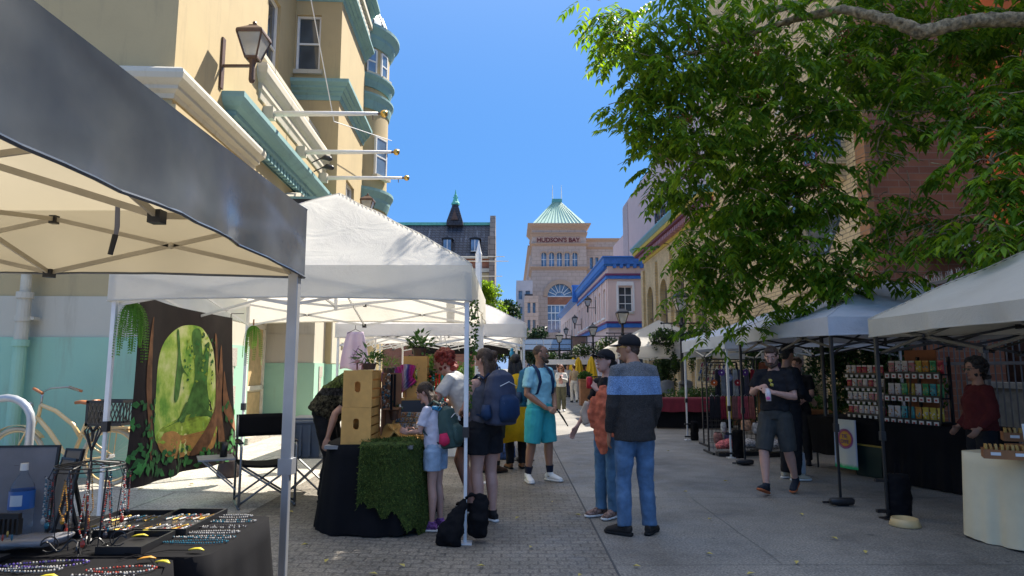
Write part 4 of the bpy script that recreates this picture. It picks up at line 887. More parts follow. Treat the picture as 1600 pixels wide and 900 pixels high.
for (u,v,rp,Y) in blobs:
    c=L_(u,v,Y); R=rp*Y/F_PX; ns=max(4,int((5.6 if u<1250 else 4.2)*(rp/30)**1.8)); dense=1 if v>-20 else .45
    for k in range(int(ns*dense)):
        a=V((rnd.gauss(0,1),rnd.gauss(0,1),rnd.gauss(0,1))).normalized()*(rnd.random()**.4)
        p=c+V((a.x*R,a.y*min(R*1.3,1.3),a.z*R))
        # twig with several compound leaves radiating
        td=V((rnd.uniform(-1,1),rnd.uniform(-1,1),rnd.uniform(-.6,.3))); td.normalize()
        tl_=rnd.uniform(.15,.3); tp=[p-td*tl_,p-td*tl_*.5+V((0,0,.02)),p]; twigs.loft(tp,[.007,.005,.003],seg=4,cap=False)
        for q in range(rnd.randint(3,5)):
            ang=rnd.uniform(0,2*pi); d=V((cos(ang),sin(ang),rnd.uniform(-.5,.25)))
            compound(crown,p-td*rnd.uniform(0,tl_),d,rnd.uniform(.28,.46),rnd.randint(5,7),rnd.uniform(.12,.17),rnd.uniform(.046,.064),rnd,rnd.uniform(.5,1.3),3); nleaf+=1
        if rnd.random()<.06:
            for q in range(26): fruit.ball(p+V((rnd.gauss(0,.05),rnd.gauss(0,.05),rnd.gauss(-.02,.04))),.011,4)
# branches: every leaf mass joins its nearest neighbour already on the tree
nodes=[lerp(main[i],main[i+1],t) for i in range(2,len(main)-1) for t in (0,.33,.66)]; todo=[L_(u,v,Y) for (u,v,rp,Y) in blobs]
while todo:
    c,m0=min(((c,m) for c in todo for m in nodes),key=lambda q:(q[0]-q[1]).length); todo.remove(c); nodes.append(c); dd=(c-m0).length
    j=lambda: V((rnd.uniform(-1,1),rnd.uniform(-1,1),rnd.uniform(-.4,1)))*dd*.14
    twigs.loft([m0,lerp(m0,c,.25)+j(),lerp(m0,c,.5)+j(),lerp(m0,c,.75)+j(),c],[.013,.011,.010,.008,.006],seg=5)
    for q in range(3): e=c+V((rnd.gauss(0,.3),rnd.gauss(0,.3),rnd.gauss(-.15,.25))); twigs.loft([c,lerp(c,e,.5)+j()*.5,e],[.006,.005,.003],seg=4)
crown.build('crown',tl,tr,fix=False); twigs.build('twigs',bark,tr,fix=False); fruit.build('fruit',mat('orange_seed',(.22,.06,.012),.8,.4),tr)
print('leaves',nleaf,len(crown.f))
# ================================================================ leafy masses helper (bushes, far trees)
def leafball(mb,c,R,n,L,W,rnd,nm=1,up=.2):
    c=V(c)
    for k in range(n):
        a=V((rnd.gauss(0,1),rnd.gauss(0,1),rnd.gauss(0,1))).normalized()*(rnd.random()**.33)
        p=c+V((a.x*R[0],a.y*R[1],a.z*R[2])); d=V((rnd.gauss(0,1),rnd.gauss(0,1),rnd.gauss(0,1)+up)); d.normalize()
        leaflet(mb,p,d,V((rnd.uniform(-1,1),rnd.uniform(-1,1),1)),L*rnd.uniform(.7,1.3),W*rnd.uniform(.7,1.3),rnd.randrange(nm))
def bushtree(name,lab,loc,blobs_,mats,L,W,n,seed,trunk=.12,h=2,cat='tree',group=None):
    r=thing(name,lab,cat,loc,0,group); rr=random.Random(seed); m=MB()
    for (x,y,z,R) in blobs_:
        for k in range(5):
            o=V((rr.uniform(-.5,.5),rr.uniform(-.5,.5),rr.uniform(-.5,.5)))*R; leafball(m,V((x,y,z))+o,(R*.62,)*3,n//5,L,W,rr,len(mats))
    m.build('crown',mats,r,fix=False)
    t=MB().loft([(0,0,0),(0,0,h*.5),(0.05,0,h)],[trunk,trunk*.8,trunk*.5],seg=8)
    for (x,y,z,R) in blobs_: t.loft([(0,0,h*.8),((x)/2,y/2,(h*.8+z)/2),(x,y,z)],[trunk*.5,trunk*.35,trunk*.15],seg=6)
    t.build('trunk',bark,r); return r
bushtree('lime_tree','bright yellow green tree below the slate hall gable',(-1.1,30,0),[(-.2,0,4.6,.8),(.1,0,3.9,.8),(.3,.2,3.2,.8),(-.6,0,3.6,1),(.4,0,2.6,.8),(-.1,0,5.1,.5)],[leafl,leafmat('lime2',(.22,.34,.03))],.16,.1,1100,4,h=3)
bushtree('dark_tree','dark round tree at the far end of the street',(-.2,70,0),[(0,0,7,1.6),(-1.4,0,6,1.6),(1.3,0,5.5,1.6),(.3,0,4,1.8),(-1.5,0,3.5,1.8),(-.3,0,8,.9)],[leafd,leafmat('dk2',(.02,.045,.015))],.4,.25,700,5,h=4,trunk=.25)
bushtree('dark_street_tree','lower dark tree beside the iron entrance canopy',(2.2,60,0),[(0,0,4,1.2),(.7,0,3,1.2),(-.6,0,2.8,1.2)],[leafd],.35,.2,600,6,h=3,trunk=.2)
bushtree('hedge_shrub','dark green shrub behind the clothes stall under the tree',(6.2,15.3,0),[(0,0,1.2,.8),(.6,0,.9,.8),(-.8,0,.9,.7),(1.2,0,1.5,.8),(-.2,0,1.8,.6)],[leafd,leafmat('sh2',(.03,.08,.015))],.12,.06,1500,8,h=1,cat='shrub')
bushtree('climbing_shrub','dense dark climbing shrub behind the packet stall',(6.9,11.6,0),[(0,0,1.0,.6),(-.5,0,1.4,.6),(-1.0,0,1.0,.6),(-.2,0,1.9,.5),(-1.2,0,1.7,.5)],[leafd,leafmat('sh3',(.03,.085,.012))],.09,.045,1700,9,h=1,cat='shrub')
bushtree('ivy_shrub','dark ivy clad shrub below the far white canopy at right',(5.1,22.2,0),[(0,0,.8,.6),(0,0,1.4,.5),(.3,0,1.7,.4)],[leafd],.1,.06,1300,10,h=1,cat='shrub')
bushtree('hedge_shrub','dense green shrub in the shade behind the canopies on the left',(-2.6,18.6,0),[(0,0,1.0,.6),(.9,0,1.0,.6),(1.8,0,1.0,.6),(.5,0,1.6,.5)],[leafg,leafmat('sh4',(.06,.12,.02))],.09,.05,1300,12,h=1,cat='shrub')
# ================================================================ lamp posts with flower baskets
def basket(root_lab,loc,R=.38,seed=0,flowers=60,sz=1,trail=0):
    r=thing('flower_basket',root_lab,'flower basket',loc,0,'hanging flower baskets'); rr=random.Random(seed)
    MB().lathe([(.02,-.22*sz),(.16*sz,-.18*sz),(.25*sz,-.02),(.26*sz,.02),(.24*sz,.03)],(0,0,0),14).build('bowl',dark_metal,r)
    m=MB(); leafball(m,(0,0,0.02),(R,R,R*.6),1100,.085,.05,rr,2)
    for k in range(trail):
        a=rr.uniform(0,6.3); leafball(m,(R*.6*cos(a),R*.6*sin(a),-.35*rr.uniform(.6,2.3)),(.09,.09,.25),120,.075,.045,rr,2)
    m.build('foliage',[leafd,leafmat('basket_leaf',(.05,.11,.02))],r,fix=False)
    f=MB()
    for k in range(flowers):
        a=V((rr.gauss(0,1),rr.gauss(0,1),rr.gauss(.15,1))).normalized(); p=V((a.x*R*.98,a.y*R*.98,a.z*R*.62))
        for q in range(4): leaflet(f,p,V((rr.gauss(0,1),rr.gauss(0,1),rr.gauss(0,1))),V((0,0,1)),.05,.045)
    f.build('flowers',petal,r,fix=False)
    MB().bar((0,0,0),(0,0,.45*sz),.008,5).build('hanger',dark_metal,r); return r
def lamp_post(lab,x,y,h=3.62,s=1,baskets=((-1,0),(1,0)),seed=0,labs=(),R=.38,trail=0,flowers=60):
    r=thing('lamp_post',lab,'lamp post',(x,y,.004),0,'lamp posts')
    p=MB(); p.lathe([(.17,0),(.17,.12),(.14,.16),(.14,.5),(.16,.55),(.12,.62),(.10,1.0),(.125,1.05),(.075,1.15),(.055,h-1.0),(.075,h-.95),(.045,h-.88),(.045,h-.6),(.08,h-.56)],(0,0,0),14); p.build('post',black_paint,r,smooth=False)
    b=MB().bar((-.55,0,h-.9),(.55,0,h-.9),.018,8); b.ball((-.57,0,h-.9),.035,8).ball((.57,0,h-.9),.035,8)
    for sx in(-1,1): b.loft([(sx*.05,0,h-1.2),(sx*.25,0,h-1.15),(sx*.3,0,h-.92)],.01,seg=5)
    b.build('crossbar',black_paint,r)
    h0=h-.56; lantern_parts(r,h0,1.0*s,black_paint)
    for k,(sx,dz) in enumerate(baskets):
        basket(labs[k],(x+sx*.5,y,h-1.32+dz),R,seed+k,flowers,1,trail)
    return r
lamp_post('black lamp post with glass lantern nearest, behind the clothes stall',4.78,18.2,3.65,1,((-1,0),(1,0.02)),30,('large leafy flower basket left of the nearest lamp post','large leafy flower basket right of the nearest lamp post'),.42,5,60)
lamp_post('black lamp post above the two people in caps',4.0,23.4,3.65,1,((-1,-.05),(1,-.05)),40,('white flower basket left of the lamp post above the caps','white flower basket right of the lamp post above the caps'),.48,0,120)
lamp_post('black lamp post third along, beside the pink building',4.0,32,3.65,1,((-1,0),(1,0)),50,('white flower basket hanging left of the third lamp post','white flower basket hanging right of the third lamp post'),.55,0,110)
lamp_post('thin far lamp post in front of the department store',2.7,37,3.5,1,((-1,-.1),(1,-.1)),60,('small far flower basket left of the thin far post','small far flower basket right of the thin far post'),.5,0,80)
for k,(px,py,Y) in enumerate(((931,478,45.5),(898,505,55),(882,522,64))):
    P=at(px,py,Y); P.x=5.35; wall_lantern(['black lantern on the pink side wall nearest the corner','black lantern on the pink side wall, second from the corner','black lantern on the pink side wall, farthest from the corner'][k],P,1.15,.55,black_paint,1,'lanterns on the pink building')
hs=thing('hanging_sign','small dark framed shop sign hanging on the pink building','sign',at(905,541,36),0); MB().bx(-.38,.38,-.04,.04,-.5,.5).build('board',mat('sign_brown',(.14,.09,.08),.6),hs); MB().bx(-.46,.46,-.05,.05,.5,.56).bx(-.46,-.4,-.04,.04,-.5,.5).bx(.4,.46,-.04,.04,-.5,.5).build('frame',dark_metal,hs); MB().lathe([(.0,0),(.2,.0),(.22,.02)],(0,0,0),16).build('emblem',mat('emblem',(.3,.2,.15),.6),hs).rotation_euler=(pi/2,0,0)
hs2=MB().bar((0,.0,.56),(3.2,0,.56),.03,6); hs2.build('arm',dark_metal,hs)
# ---- cafe umbrellas, fence, planters at distance
uy=mat('yellow_canvas',(.60,.38,.01),.8)
for k,(px,Y) in enumerate(((888,37),(895,35),(903,33),(923,31))):
    X_=(px-800)/1010*Y; r=thing('closed_parasol',['closed yellow parasol at the far left of the cafe row','closed yellow parasol second from the left in the cafe row','tall closed yellow parasol third in the cafe row','closed yellow parasol nearest, apart from the cafe row'][k],'parasol',(X_,Y,0),0,'closed yellow parasols')
    MB().bar((0,0,0),(0,0,2.0),.03,8).build('pole',dark_metal,r)
    m=MB(); n=len(m.v)
    for z,rr_ in ((2.05,.03),(1.85,.12),(1.4,.2),(.95,.26)):
        for q in range(16): m.v.append((rr_*(1+.3*(q%2))*cos(2*pi*q/16),rr_*(1+.3*(q%2))*sin(2*pi*q/16),z))
    for i in range(3):
        for q in range(16): m.f.append((n+i*16+q,n+(i+1)*16+q,n+(i+1)*16+(q+1)%16,n+i*16+(q+1)%16)); m.m.append(0)
    m.build('canopy',uy,r); MB().loft([(0,0,0),(0,0,.06)],[.25,.22],seg=14).build('base',dark_metal,r)
cf=thing('cafe_railing','black metal cafe railing in front of the pink building','railing',(3.4,30,0),0)
b=MB()
for k in range(36): b.bar((0,.25*k,0),(0,.25*k,1.1),.015,4)
for k in range(12): b.bar((.2*k,0,0),(.2*k,0,1.1),.015,4)
b.build('bars',dark_metal,cf); MB().bx(-.02,.02,0,8.8,1.08,1.13).bx(0,2.2,-.02,.02,1.08,1.13).bx(-.02,.02,0,8.8,.1,.14).build('rail',dark_metal,cf)
def planter(lab,x,y,w,h,d,seed,fl=None,cat='planter'):
    r=thing('planter',lab,cat,(x,y,.004),0,'wooden planters'); m=MB(); m.bx(-w/2,w/2,-d/2,d/2,0,h); m.build('box',wood_d,r,bevel=.01)
    MB().bx(-w/2-.03,w/2+.03,-d/2-.03,d/2+.03,h,h+.06).build('rim',wood_d,r)
    rr=random.Random(seed); m=MB()
    for k in range(4): leafball(m,(rr.uniform(-w/3,w/3),0,h+.15),(w*.35,d*.5,.2),400,.09,.05,rr,1)
    m.build('foliage',leafg,r,fix=False)
    if fl:
        m=MB()
        for k in range(60): leaflet(m,V((rr.uniform(-w/2,w/2),-d/2-rr.uniform(-.1,.1),h+rr.uniform(-.1,.3))),V((rr.gauss(0,1),-1,rr.gauss(0,1))),V((0,0,1)),.07,.06)
        m.build('flowers',fl,r,fix=False)
    return r
planter('tall brown planter with green plants beside the sunlit street',3.05,26.5,.62,1.0,.6,3)
planter('low planter with purple flowers beside the tall brown planter',3.45,25.6,.6,.45,.5,4,mat('purple_flower',(.25,.08,.2),.6))
planter('long wooden planter behind the maroon table',5.3,17.6,2.2,.62,.5,5); planter('long wooden planter behind the clothes racks',7.0,14.2,2.4,.55,.5,6)
aw=thing('white_awning','long white awning strip far down the street','awning',at(889,566,34),0); MB().bx(-1.2,1.3,-.3,.3,-.12,.14).build('canvas',whitecloth,aw); MB().bar((-1.1,0,-1.8),(-1.1,0,-.1),.03,6).bar((1.2,0,-1.8),(1.2,0,-.1),.03,6).build('pole',dark_metal,aw)
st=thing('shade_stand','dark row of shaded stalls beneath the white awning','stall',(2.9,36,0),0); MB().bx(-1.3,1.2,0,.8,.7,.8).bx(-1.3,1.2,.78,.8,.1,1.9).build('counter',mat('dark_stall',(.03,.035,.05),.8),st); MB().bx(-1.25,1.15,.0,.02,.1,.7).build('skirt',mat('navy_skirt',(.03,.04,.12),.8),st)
# fallen leaves scattered on the ground: single things
rr=random.Random(5); fl1=mat('fallen_leaf',(.50,.40,.10),.7)
for k,(px,py) in enumerate(((1010,690),(1225,865),(930,660),(905,795),(1100,800),(560,760),(310,765),(232,776),(1120,640),(700,893),(1040,700),(860,775),(980,868),(1180,700),(520,870),(640,872),(760,868),(830,840),(1090,850),(1150,880),(1330,850),(1290,830),(600,884),(905,880),(1060,760),(1010,745),(805,800),(1240,795),(470,800),(495,845),(280,742),(1120,745))):
    Y=1.5*1010/(py-575)*.99; x=(px-800)/1010*Y; m=MB(); leaflet(m,V((0,0,.006)),V((cos(k),sin(k),.12)),V((0,0,1)),.07,.035,0,.3); o=m.build('fallen_leaf',fl1,fix=False); o.location=(x,Y,gz(x)+.006); tag(o,'small dry yellowish leaf lying on the paving','leaf','fallen leaves')
# ================================================================ stall goods
def cloth_table(lab,x0,x1,y0,y1,zt,m,loc=(0,0,0),rz=0,drop=None,flare=.06,wav=.018,seed=0,rad_=.06,name='trestle_table'):
    r=thing(name,lab,'table',loc,rz); rr=random.Random(seed)
    per=[]; c=[(x1-rad_,y1-rad_,0),(x0+rad_,y1-rad_,1),(x0+rad_,y0+rad_,2),(x1-rad_,y0+rad_,3)]
    pts=[]
    for (cx,cy,q) in c:
        for k in range(5): a=pi/2*(q+k/4); pts.append((cx+rad_*cos(a),cy+rad_*sin(a)))
    # resample
    P=[V((p[0],p[1],0)) for p in pts]; L=[0]
    for i in range(len(P)): L.append(L[-1]+(P[(i+1)%len(P)]-P[i]).length)
    n=160; R=[]
    for k in range(n):
        s=L[-1]*k/n; i=max(j for j in range(len(P)) if L[j]<=s); t=(s-L[i])/max(1e-6,L[i+1]-L[i]); R.append(lerp(P[i],P[(i+1)%len(P)],t))
    cen=V(((x0+x1)/2,(y0+y1)/2,0)); mb=MB(); rows=7; b0=0
    ph=[rr.uniform(0,6) for _ in range(4)]
    for q in range(rows+1):
        t=q/rows; z=zt-(zt-(drop if drop is not None else gz(loc[0]+(x0+x1)/2)+.015)+0)*t
        for k,p in enumerate(R):
            nrm=(R[(k+1)%n]-R[k-1]); nrm=V((nrm.y,-nrm.x,0)).normalized(); a=k/n*2*pi
            o=flare*t*(1 if True else 0)+wav*t*(sin(a*17+ph[0])+.6*sin(a*29+ph[1])+.5*sin(a*41+ph[2]))
            v=p+nrm*o; mb.v.append((v.x,v.y,z+(0 if q==0 else .008*sin(a*9+ph[3])*t)))
    for q in range(rows):
        for k in range(n): a=q*n+k; b=q*n+(k+1)%n; mb.f.append((a,b,b+n,a+n)); mb.m.append(0)
    mb.f.append(tuple(range(n))); mb.m.append(0)
    mb.build('tablecloth',m,r,smooth=False)
    f=MB(); f.bx(x0+.03,x1-.03,y0+.03,y1-.03,zt-.04,zt-.008); f.build('tabletop',mat('grey_board',(.2,.2,.2)) if 'grey_board' not in bpy.data.materials else bpy.data.materials['grey_board'],r)
    for sx in (x0+.1,x1-.1):
        for sy in (y0+.1,y1-.1): MB().bar((sx,sy,gz(loc[0]+sx)),(sx,sy,zt-.04),.015,6).build('leg',dark_metal,r)
    for o in r.children:
        if o.name.startswith('tablecloth'):
            for p_ in o.data.polygons: p_.use_smooth=len(p_.vertices)==4
    return r
cloth_table('black clothed jewellery table with trays and necklaces under the navy canopy',-1.05,1.05,-.36,.36,.75,blackcloth,(-2.27,3.06,0),0,seed=1)
cloth_table('second black clothed table nearest the camera at the bottom left corner',-1.0,1.0,-.75,.75,.748,blackcloth,(-2.32,1.93,0),0,seed=2)
def tp(px,py,z=.755): Y=(1.5-z)*1010/(py-575); return V(((px-800)/1010*Y,Y,z))
# water bottle
P=tp(58,838); b=thing('water_bottle','clear plastic water bottle with blue label and white cap on the jewellery table','bottle',P,0)
clear=NT('clear_plastic'); clear.b.inputs['Transmission Weight'].default_value=.95; clear.b.inputs['Roughness'].default_value=.05; clear.b.inputs['Base Color'].default_value=(.75,.8,.85,1); clear.b.inputs['IOR'].default_value=1.2; clear=clear.m
MB().lathe([(0,0),(.042,.0),(.046,.012),(.046,.05),(.043,.06),(.046,.07),(.046,.12),(.043,.13),(.046,.14),(.046,.215),(.042,.245),(.02,.285),(.014,.30),(.014,.31)],(0,0,0),24).build('body',clear,b,smooth=True)
MB().lathe([(0,.338),(.015,.337),(.0155,.308),(0,.308)],(0,0,0),16).build('cap',white_paint,b)
MB().lathe([(.0475,.15),(.0475,.225)],(0,0,0),24).build('label_band',mat('blue_label',(.02,.13,.42),.35),b,smooth=True)
MB().lathe([(.0482,.165),(.0482,.21)],(0,0,0),10,a0=-1.9,a1=-.9).build('label_mark',mat('white_mark',(.6,.65,.7),.4),b)
# boards
def board(lab,c,w,h,tilt,rz,m,name='display_board'):
    r=thing(name,lab,'display board',c,rz,'grey display boards'); R=Matrix.Rotation(-tilt,3,'X')
    MB().box(R@V((0,0,h/2)),(w,.008,h),0,R).build('panel',m,r); 
    f=MB(); f.box(R@V((-w/2,0,h/2)),(.01,.014,h+.01),0,R); f.box(R@V((w/2,0,h/2)),(.01,.014,h+.01),0,R); f.box(R@V((0,0,h)),(w,.014,.01),0,R); f.build('edge',black_paint,r)
    MB().beam(R@V((0,0,h*.8)),(0,.14,0),.02,.01).build('prop',black_paint,r); return r
gb=mat('grey_velvet',(.20,.20,.22),.8)
board('wide grey display board leaning behind the water bottle',tp(38,834),.33,.40,.12,.1,gb); board('small tapered grey necklace board between bottle and wire rack',tp(96,828),.11,.34,.25,-.5,mat('pale_velvet',(.30,.29,.28),.8))
board('second slim grey board leaning behind the wire rack',tp(112,815),.10,.36,.2,-.3,mat('pale_velvet2',(.24,.23,.22),.8))
# wire necklace carousel
def chain(mb,pts,r_,rnd,step=.011,cols=1):
    for a,b in zip(pts,pts[1:]):
        n=max(1,int((b-a).length/step))
        for k in range(n): mb.ball(lerp(a,b,k/n)+V((rnd.uniform(-1,1),rnd.uniform(-1,1),0))*.001,r_*rnd.uniform(.75,1.25),5,rnd.randrange(cols))
bead=[mat('bead_white',(.42,.40,.37),.3,.1),mat('bead_red',(.35,.04,.02),.3),mat('bead_teal',(.02,.12,.17),.3),mat('bead_dark',(.05,.04,.04),.3),mat('bead_amber',(.45,.22,.03),.3)]
P=tp(158,848); ca=thing('necklace_stand','black wrought wire necklace stand with heart top and scrolled foot on the jewellery table','stand',P,0)
m=MB(); R_=.125
for z in (.33,.345): m.loft([(R_*cos(2*pi*k/28),R_*sin(2*pi*k/28),z) for k in range(29)],.003,seg=5)
m.bar((0,0,.02),(0,0,.42),.005,6)
for k in range(12):
    a=2*pi*k/12; c_,s_=cos(a),sin(a); m.loft([(c_*.02,s_*.02,.36),(c_*R_,s_*R_,.34),(c_*R_*1.12,s_*R_*1.12,.30),(c_*R_*1.22,s_*R_*1.22,.31)],.0025,seg=4)
    if k%2: m.loft([(c_*R_,s_*R_,.34),(c_*R_*.9,s_*R_*.9,.2),(c_*.1,s_*.1,.03)],.0022,seg=4)
for k in range(4):
    a=pi/2*k+.4; c_,s_=cos(a),sin(a); m.loft([(c_*(.02+.13*t),s_*(.02+.13*t),.03+.02*sin(t*9)) for t in [i/14 for i in range(15)]],.004,seg=5)
    m.loft([(c_*(.12+.03*cos(t)),s_*(.12+.03*cos(t)),.04+.03*sin(t)) for t in [i*.5 for i in range(12)]],.003,seg=4)
for sx in(-1,1): m.loft([(0,0,.40),(sx*.02,0,.45),(sx*.035,0,.485),(sx*.02,0,.505),(sx*.004,0,.48),(0,0,.44)],.004,seg=5); m.loft([(0,0,.40),(0,sx*.02,.45),(0,sx*.035,.485),(0,sx*.02,.505),(0,0,.48)],.004,seg=5)
m.build('wire_frame',dark_metal,ca,fix=False)
rr=random.Random(8)
for k in range(12):
    a=2*pi*k/12; c_,s_=cos(a)*R_*1.17,sin(a)*R_*1.17; t_=V((-sin(a),cos(a),0))*.016; dz=rr.uniform(.14,.25)
    m=MB(); top=V((c_,s_,.305)); p1=top+t_-V((0,0,dz*.8)); p2=top-V((0,0,dz)); p3=top-t_-V((0,0,dz*.8)); chain(m,[top,p1,p2,p3,top],.0036,rr,.008,2); m.ball(p2-V((0,0,.012)),(.01,.008,.014),6,1)
    o=m.build('necklace',[bead[k%5],bead[(k*2+1)%5]],None,fix=False); o.location=P; tag(o,'beaded necklace hanging from a hook of the black wire stand','necklace','necklaces on the wire stand')
# trays
def tray(lab,px0,px1,py0,py1,cols,h=.03):
    a=tp((px0+px1)/2,py1,.78); b=tp((px0+px1)/2,py0,.78); Y0,Y1=a.y,b.y; Ym=(Y0+Y1)/2; X0,X1=(px0-800)/1010*Ym,(px1-800)/1010*Ym
    r=thing('jewellery_tray',lab,'tray',((X0+X1)/2,Ym,.752),0,'black jewellery trays'); w,d=(X1-X0)/2,(Y1-Y0)/2
    m=MB(); m.bx(-w,w,-d,d,0,.006); m.bx(-w,w,-d,-d+.01,.006,h).bx(-w,w,d-.01,d,.006,h).bx(-w,-w+.01,-d+.01,d-.01,.006,h).bx(w-.01,w,-d+.01,d-.01,.006,h); m.build('tray',black_paint,r)
    return r,w,d
rr=random.Random(9); gold=mat('gold_metal',(.5,.32,.08),.35,metal=.8); silver=mat('silver_metal',(.5,.5,.5),.3,metal=.8)
for lab,a,b,c,d in (('left of the two large black trays, filled with bracelets',168,262,788,818),('right of the two large black trays, filled with rings and earrings',265,342,786,816)):
    r,w,d_=tray(lab,a,b,c,d,1)
    for k in range(14):
        x=-w*.8+1.6*w*(k%7)/6; y=-d_*.5+d_*(k//7)
        m=MB(); chain(m,[V((x-.018,y-.05,.014)),V((x+.01,y,.014)),V((x+.02,y+.05,.014))],.004,rr,.008,2); m.loft([V((x-.01,y-.055,.012)),V((x+.02,y+.055,.012))],.004,seg=5,mi=0)
        o=m.build('bracelet',[[gold,silver,bead[3],bead[0]][k%4],bead[rr.randrange(5)]],None,fix=False); o.location=r.location; tag(o,'beaded bracelet lying in a large black tray','bracelet','bracelets in the black trays')
r,w,d_=tray('small shallow black tray holding two yellow leaf shaped pieces, in front of the large trays',204,270,818,842,1)
def leafpiece(lab,P,a,c=(.50,.42,.03),s=1,grp='yellow leaf pendants'):
    m=MB(); 
    m.loft([V((-.03,0,.006))*s,V((-.01,0.004,.01))*s,V((.015,.0,.012))*s,V((.035,-.004,.006))*s],[.004*s,.011*s,.012*s,.003*s],[.003,.004,.004,.002],seg=8,side=(0,1,0)); o=m.build('leaf_pendant',M_('yel%s'%(c[0]),c,.5),smooth=True); o.location=P; o.rotation_euler=(0,0,a); tag(o,lab,'pendant',grp)
for k,(px,py) in enumerate(((240,828),(250,821))): q=tp(px,py,.765); leafpiece('yellow leaf shaped pendant inside the small shallow tray',q,.3+k*.4)
for k,(px,py,c) in enumerate(((277,866,(.5,.42,.03)),(326,848,(.5,.40,.03)),(107,887,(.5,.42,.03)),(252,861,(.55,.25,.03)))): leafpiece(['yellow leaf pendant on dark cord at the middle of the near table','yellow leaf pendant below the blue necklaces near the table corner','yellow leaf pendant on the near table at far left','small amber leaf pendant near the middle yellow one'][k],tp(px,py,.757),.2*k-.2,c,1.0)
# necklaces lying on cloth
def lying(lab,px,py,L,W,ang,c1,c2,seed,grp='necklaces laid on the black cloth',n=2,rb=.0042):
    P=tp(px,py,.758); rr=random.Random(seed); m=MB(); pts=[V((L/2*cos(t)*(1+.08*sin(3*t)),W/2*sin(t)+.008*sin(2*t),0)) for t in [i*2*pi/22 for i in range(23)]]
    chain(m,pts,rb,rr,.009,2); o=m.build('necklace',[c1,c2],None,fix=False); o.location=P; o.rotation_euler=(0,0,ang); tag(o,lab,'necklace',grp)
nk=[('white shell necklace at the far end of the row beside the table corner',368,797,.25,.05,.03,bead[0],bead[0]),('blue and white beaded necklace second in the row by the corner',365,804,.3,.035,.05,bead[2],bead[0]),('grey stone necklace third in the row by the corner',350,812,.3,.03,.02,bead[0],bead[3]),('long white pearl necklace fourth in the row by the corner',338,820,.3,.035,.04,bead[0],bead[0]),('pale bead necklace fifth in the row by the corner',335,827,.28,.03,.0,bead[0],bead[2]),('dark teal beaded necklace nearest in the row by the corner',318,834,.30,.04,.03,bead[2],bead[2]),
('white and violet triple strand necklace on the near table',100,866,.30,.07,.15,bead[0],mat('bead_violet',(.12,.07,.3),.3)),('thin white cord necklace at the left of the near table',70,874,.26,.04,.05,bead[0],bead[0]),('red and grey stone necklace in the middle of the near table',215,874,.24,.07,.1,bead[1],bead[0]),('pale pebble necklace crossing the red one on the near table',190,882,.22,.03,.0,bead[0],bead[3]),('blue white pebble necklace at the very front of the near table',228,890,.12,.05,.3,bead[0],bead[2]),('orange bead necklace at the bottom edge left of the near table',70,897,.22,.04,0,bead[1],bead[4])]
for k,a in enumerate(nk): lying(*a,seed=k)
def cord(lab,pts,seed):
    P=tp(*pts[0],.757); m=MB(); q=[tp(x,y,.757)-P for x,y in pts]; m.loft(q,.0018,seg=4); o=m.build('cord',blackcloth); o.location=P; tag(o,lab,'cord','black pendant cords')
cord('thin black cord running from the small tray to the orange tag',[(200,848),(240,853),(285,846),(318,846)],1); cord('thin black cord looping beside the middle yellow pendant',[(210,860),(240,852),(262,856),(270,866)],2)
# earring stand at the far left
P=tp(12,862); es=thing('earring_stand','black comb shaped earring stand at the far left of the near table','stand',P,0); m=MB(); m.bx(-.12,.12,-.01,.01,.16,.18); m.bx(-.015,.015,-.015,.015,0,.16); m.bx(-.06,.06,-.05,.05,0,.015)
for k in range(14): m.bx(-.118+k*.018,-.11+k*.018,-.012,.012,.10,.16)
m.build('comb',black_paint,es)
m=MB(); rr=random.Random(2)
for k in range(13): m.ball((-.11+k*.018,-.015,.11-rr.random()*.02),(.005,.004,.013),6,rr.randrange(3))
m.build('earrings',[gold,bead[2],bead[1]],es)
P=tp(72,846); pb_=thing('plastic_bag','crumpled clear plastic bag lying in front of the water bottle','bag',P,.1); m=MB(); m.loft([(-.13,0,.012),(-.08,0,.03),(0,.01,.035),(.08,0,.04),(.14,.01,.05),(.17,.02,.06)],[.04,.06,.07,.06,.04,.02],[.01,.022,.026,.026,.02,.004],seg=18,side=(0,1,0)); m.build('film',mat('crumpled_film',(.55,.55,.58),.12,.2,trans=.6),pb_,smooth=True,disp=.03,dsize=.03)
# ================================================================ bicycle (cream) with crate, and rack
bk=thing('bicycle','cream cruiser bicycle with brown saddle and black crate basket against the teal wall','bicycle',(-5.15,7.7,gz(-5.1)),0)
cr_=mat('cream_enamel',(.74,.52,.24),.3,.06,coat=.5); brn=mat('tan_leather',(.42,.15,.05),.45,.15); tyre=mat('cream_tyre',(.50,.44,.32),.8)
for cx in (.48,-.62):
    w=MB(); w.loft([(cx+.315*cos(2*pi*k/36),0,.34+.315*sin(2*pi*k/36)) for k in range(37)],.024,seg=8); wh=w.build('wheel',tyre,bk,smooth=True)
    w=MB(); w.loft([(cx+.285*cos(2*pi*k/36),0,.34+.285*sin(2*pi*k/36)) for k in range(37)],.012,seg=6); w.build('rim',cr_,wh)
    w=MB()
    for k in range(28): a=2*pi*k/28; w.bar((cx,.02*(-1)**k,.34),(cx+.28*cos(a+.15),0,.34+.28*sin(a+.15)),.0013,3)
    w.bar((cx,-.05,.34),(cx,.05,.34),.025,10); w.build('spokes',silver,wh)
    w=MB(); w.grid(lambda u,v:(cx+.36*cos(pi*(.05+.75*u) if cx>0 else pi*(.2+.75*u)),-.04+.08*v,.34+.36*sin(pi*(.05+.75*u) if cx>0 else pi*(.2+.75*u))),20,4); w.build('mudguard',cr_,bk,smooth=True,solid=.003)
f=MB(); bb=(.03,0,.30); seatj=(.17,0,.72); head_t=(-.38,0,.93); head_b=(-.42,0,.80)
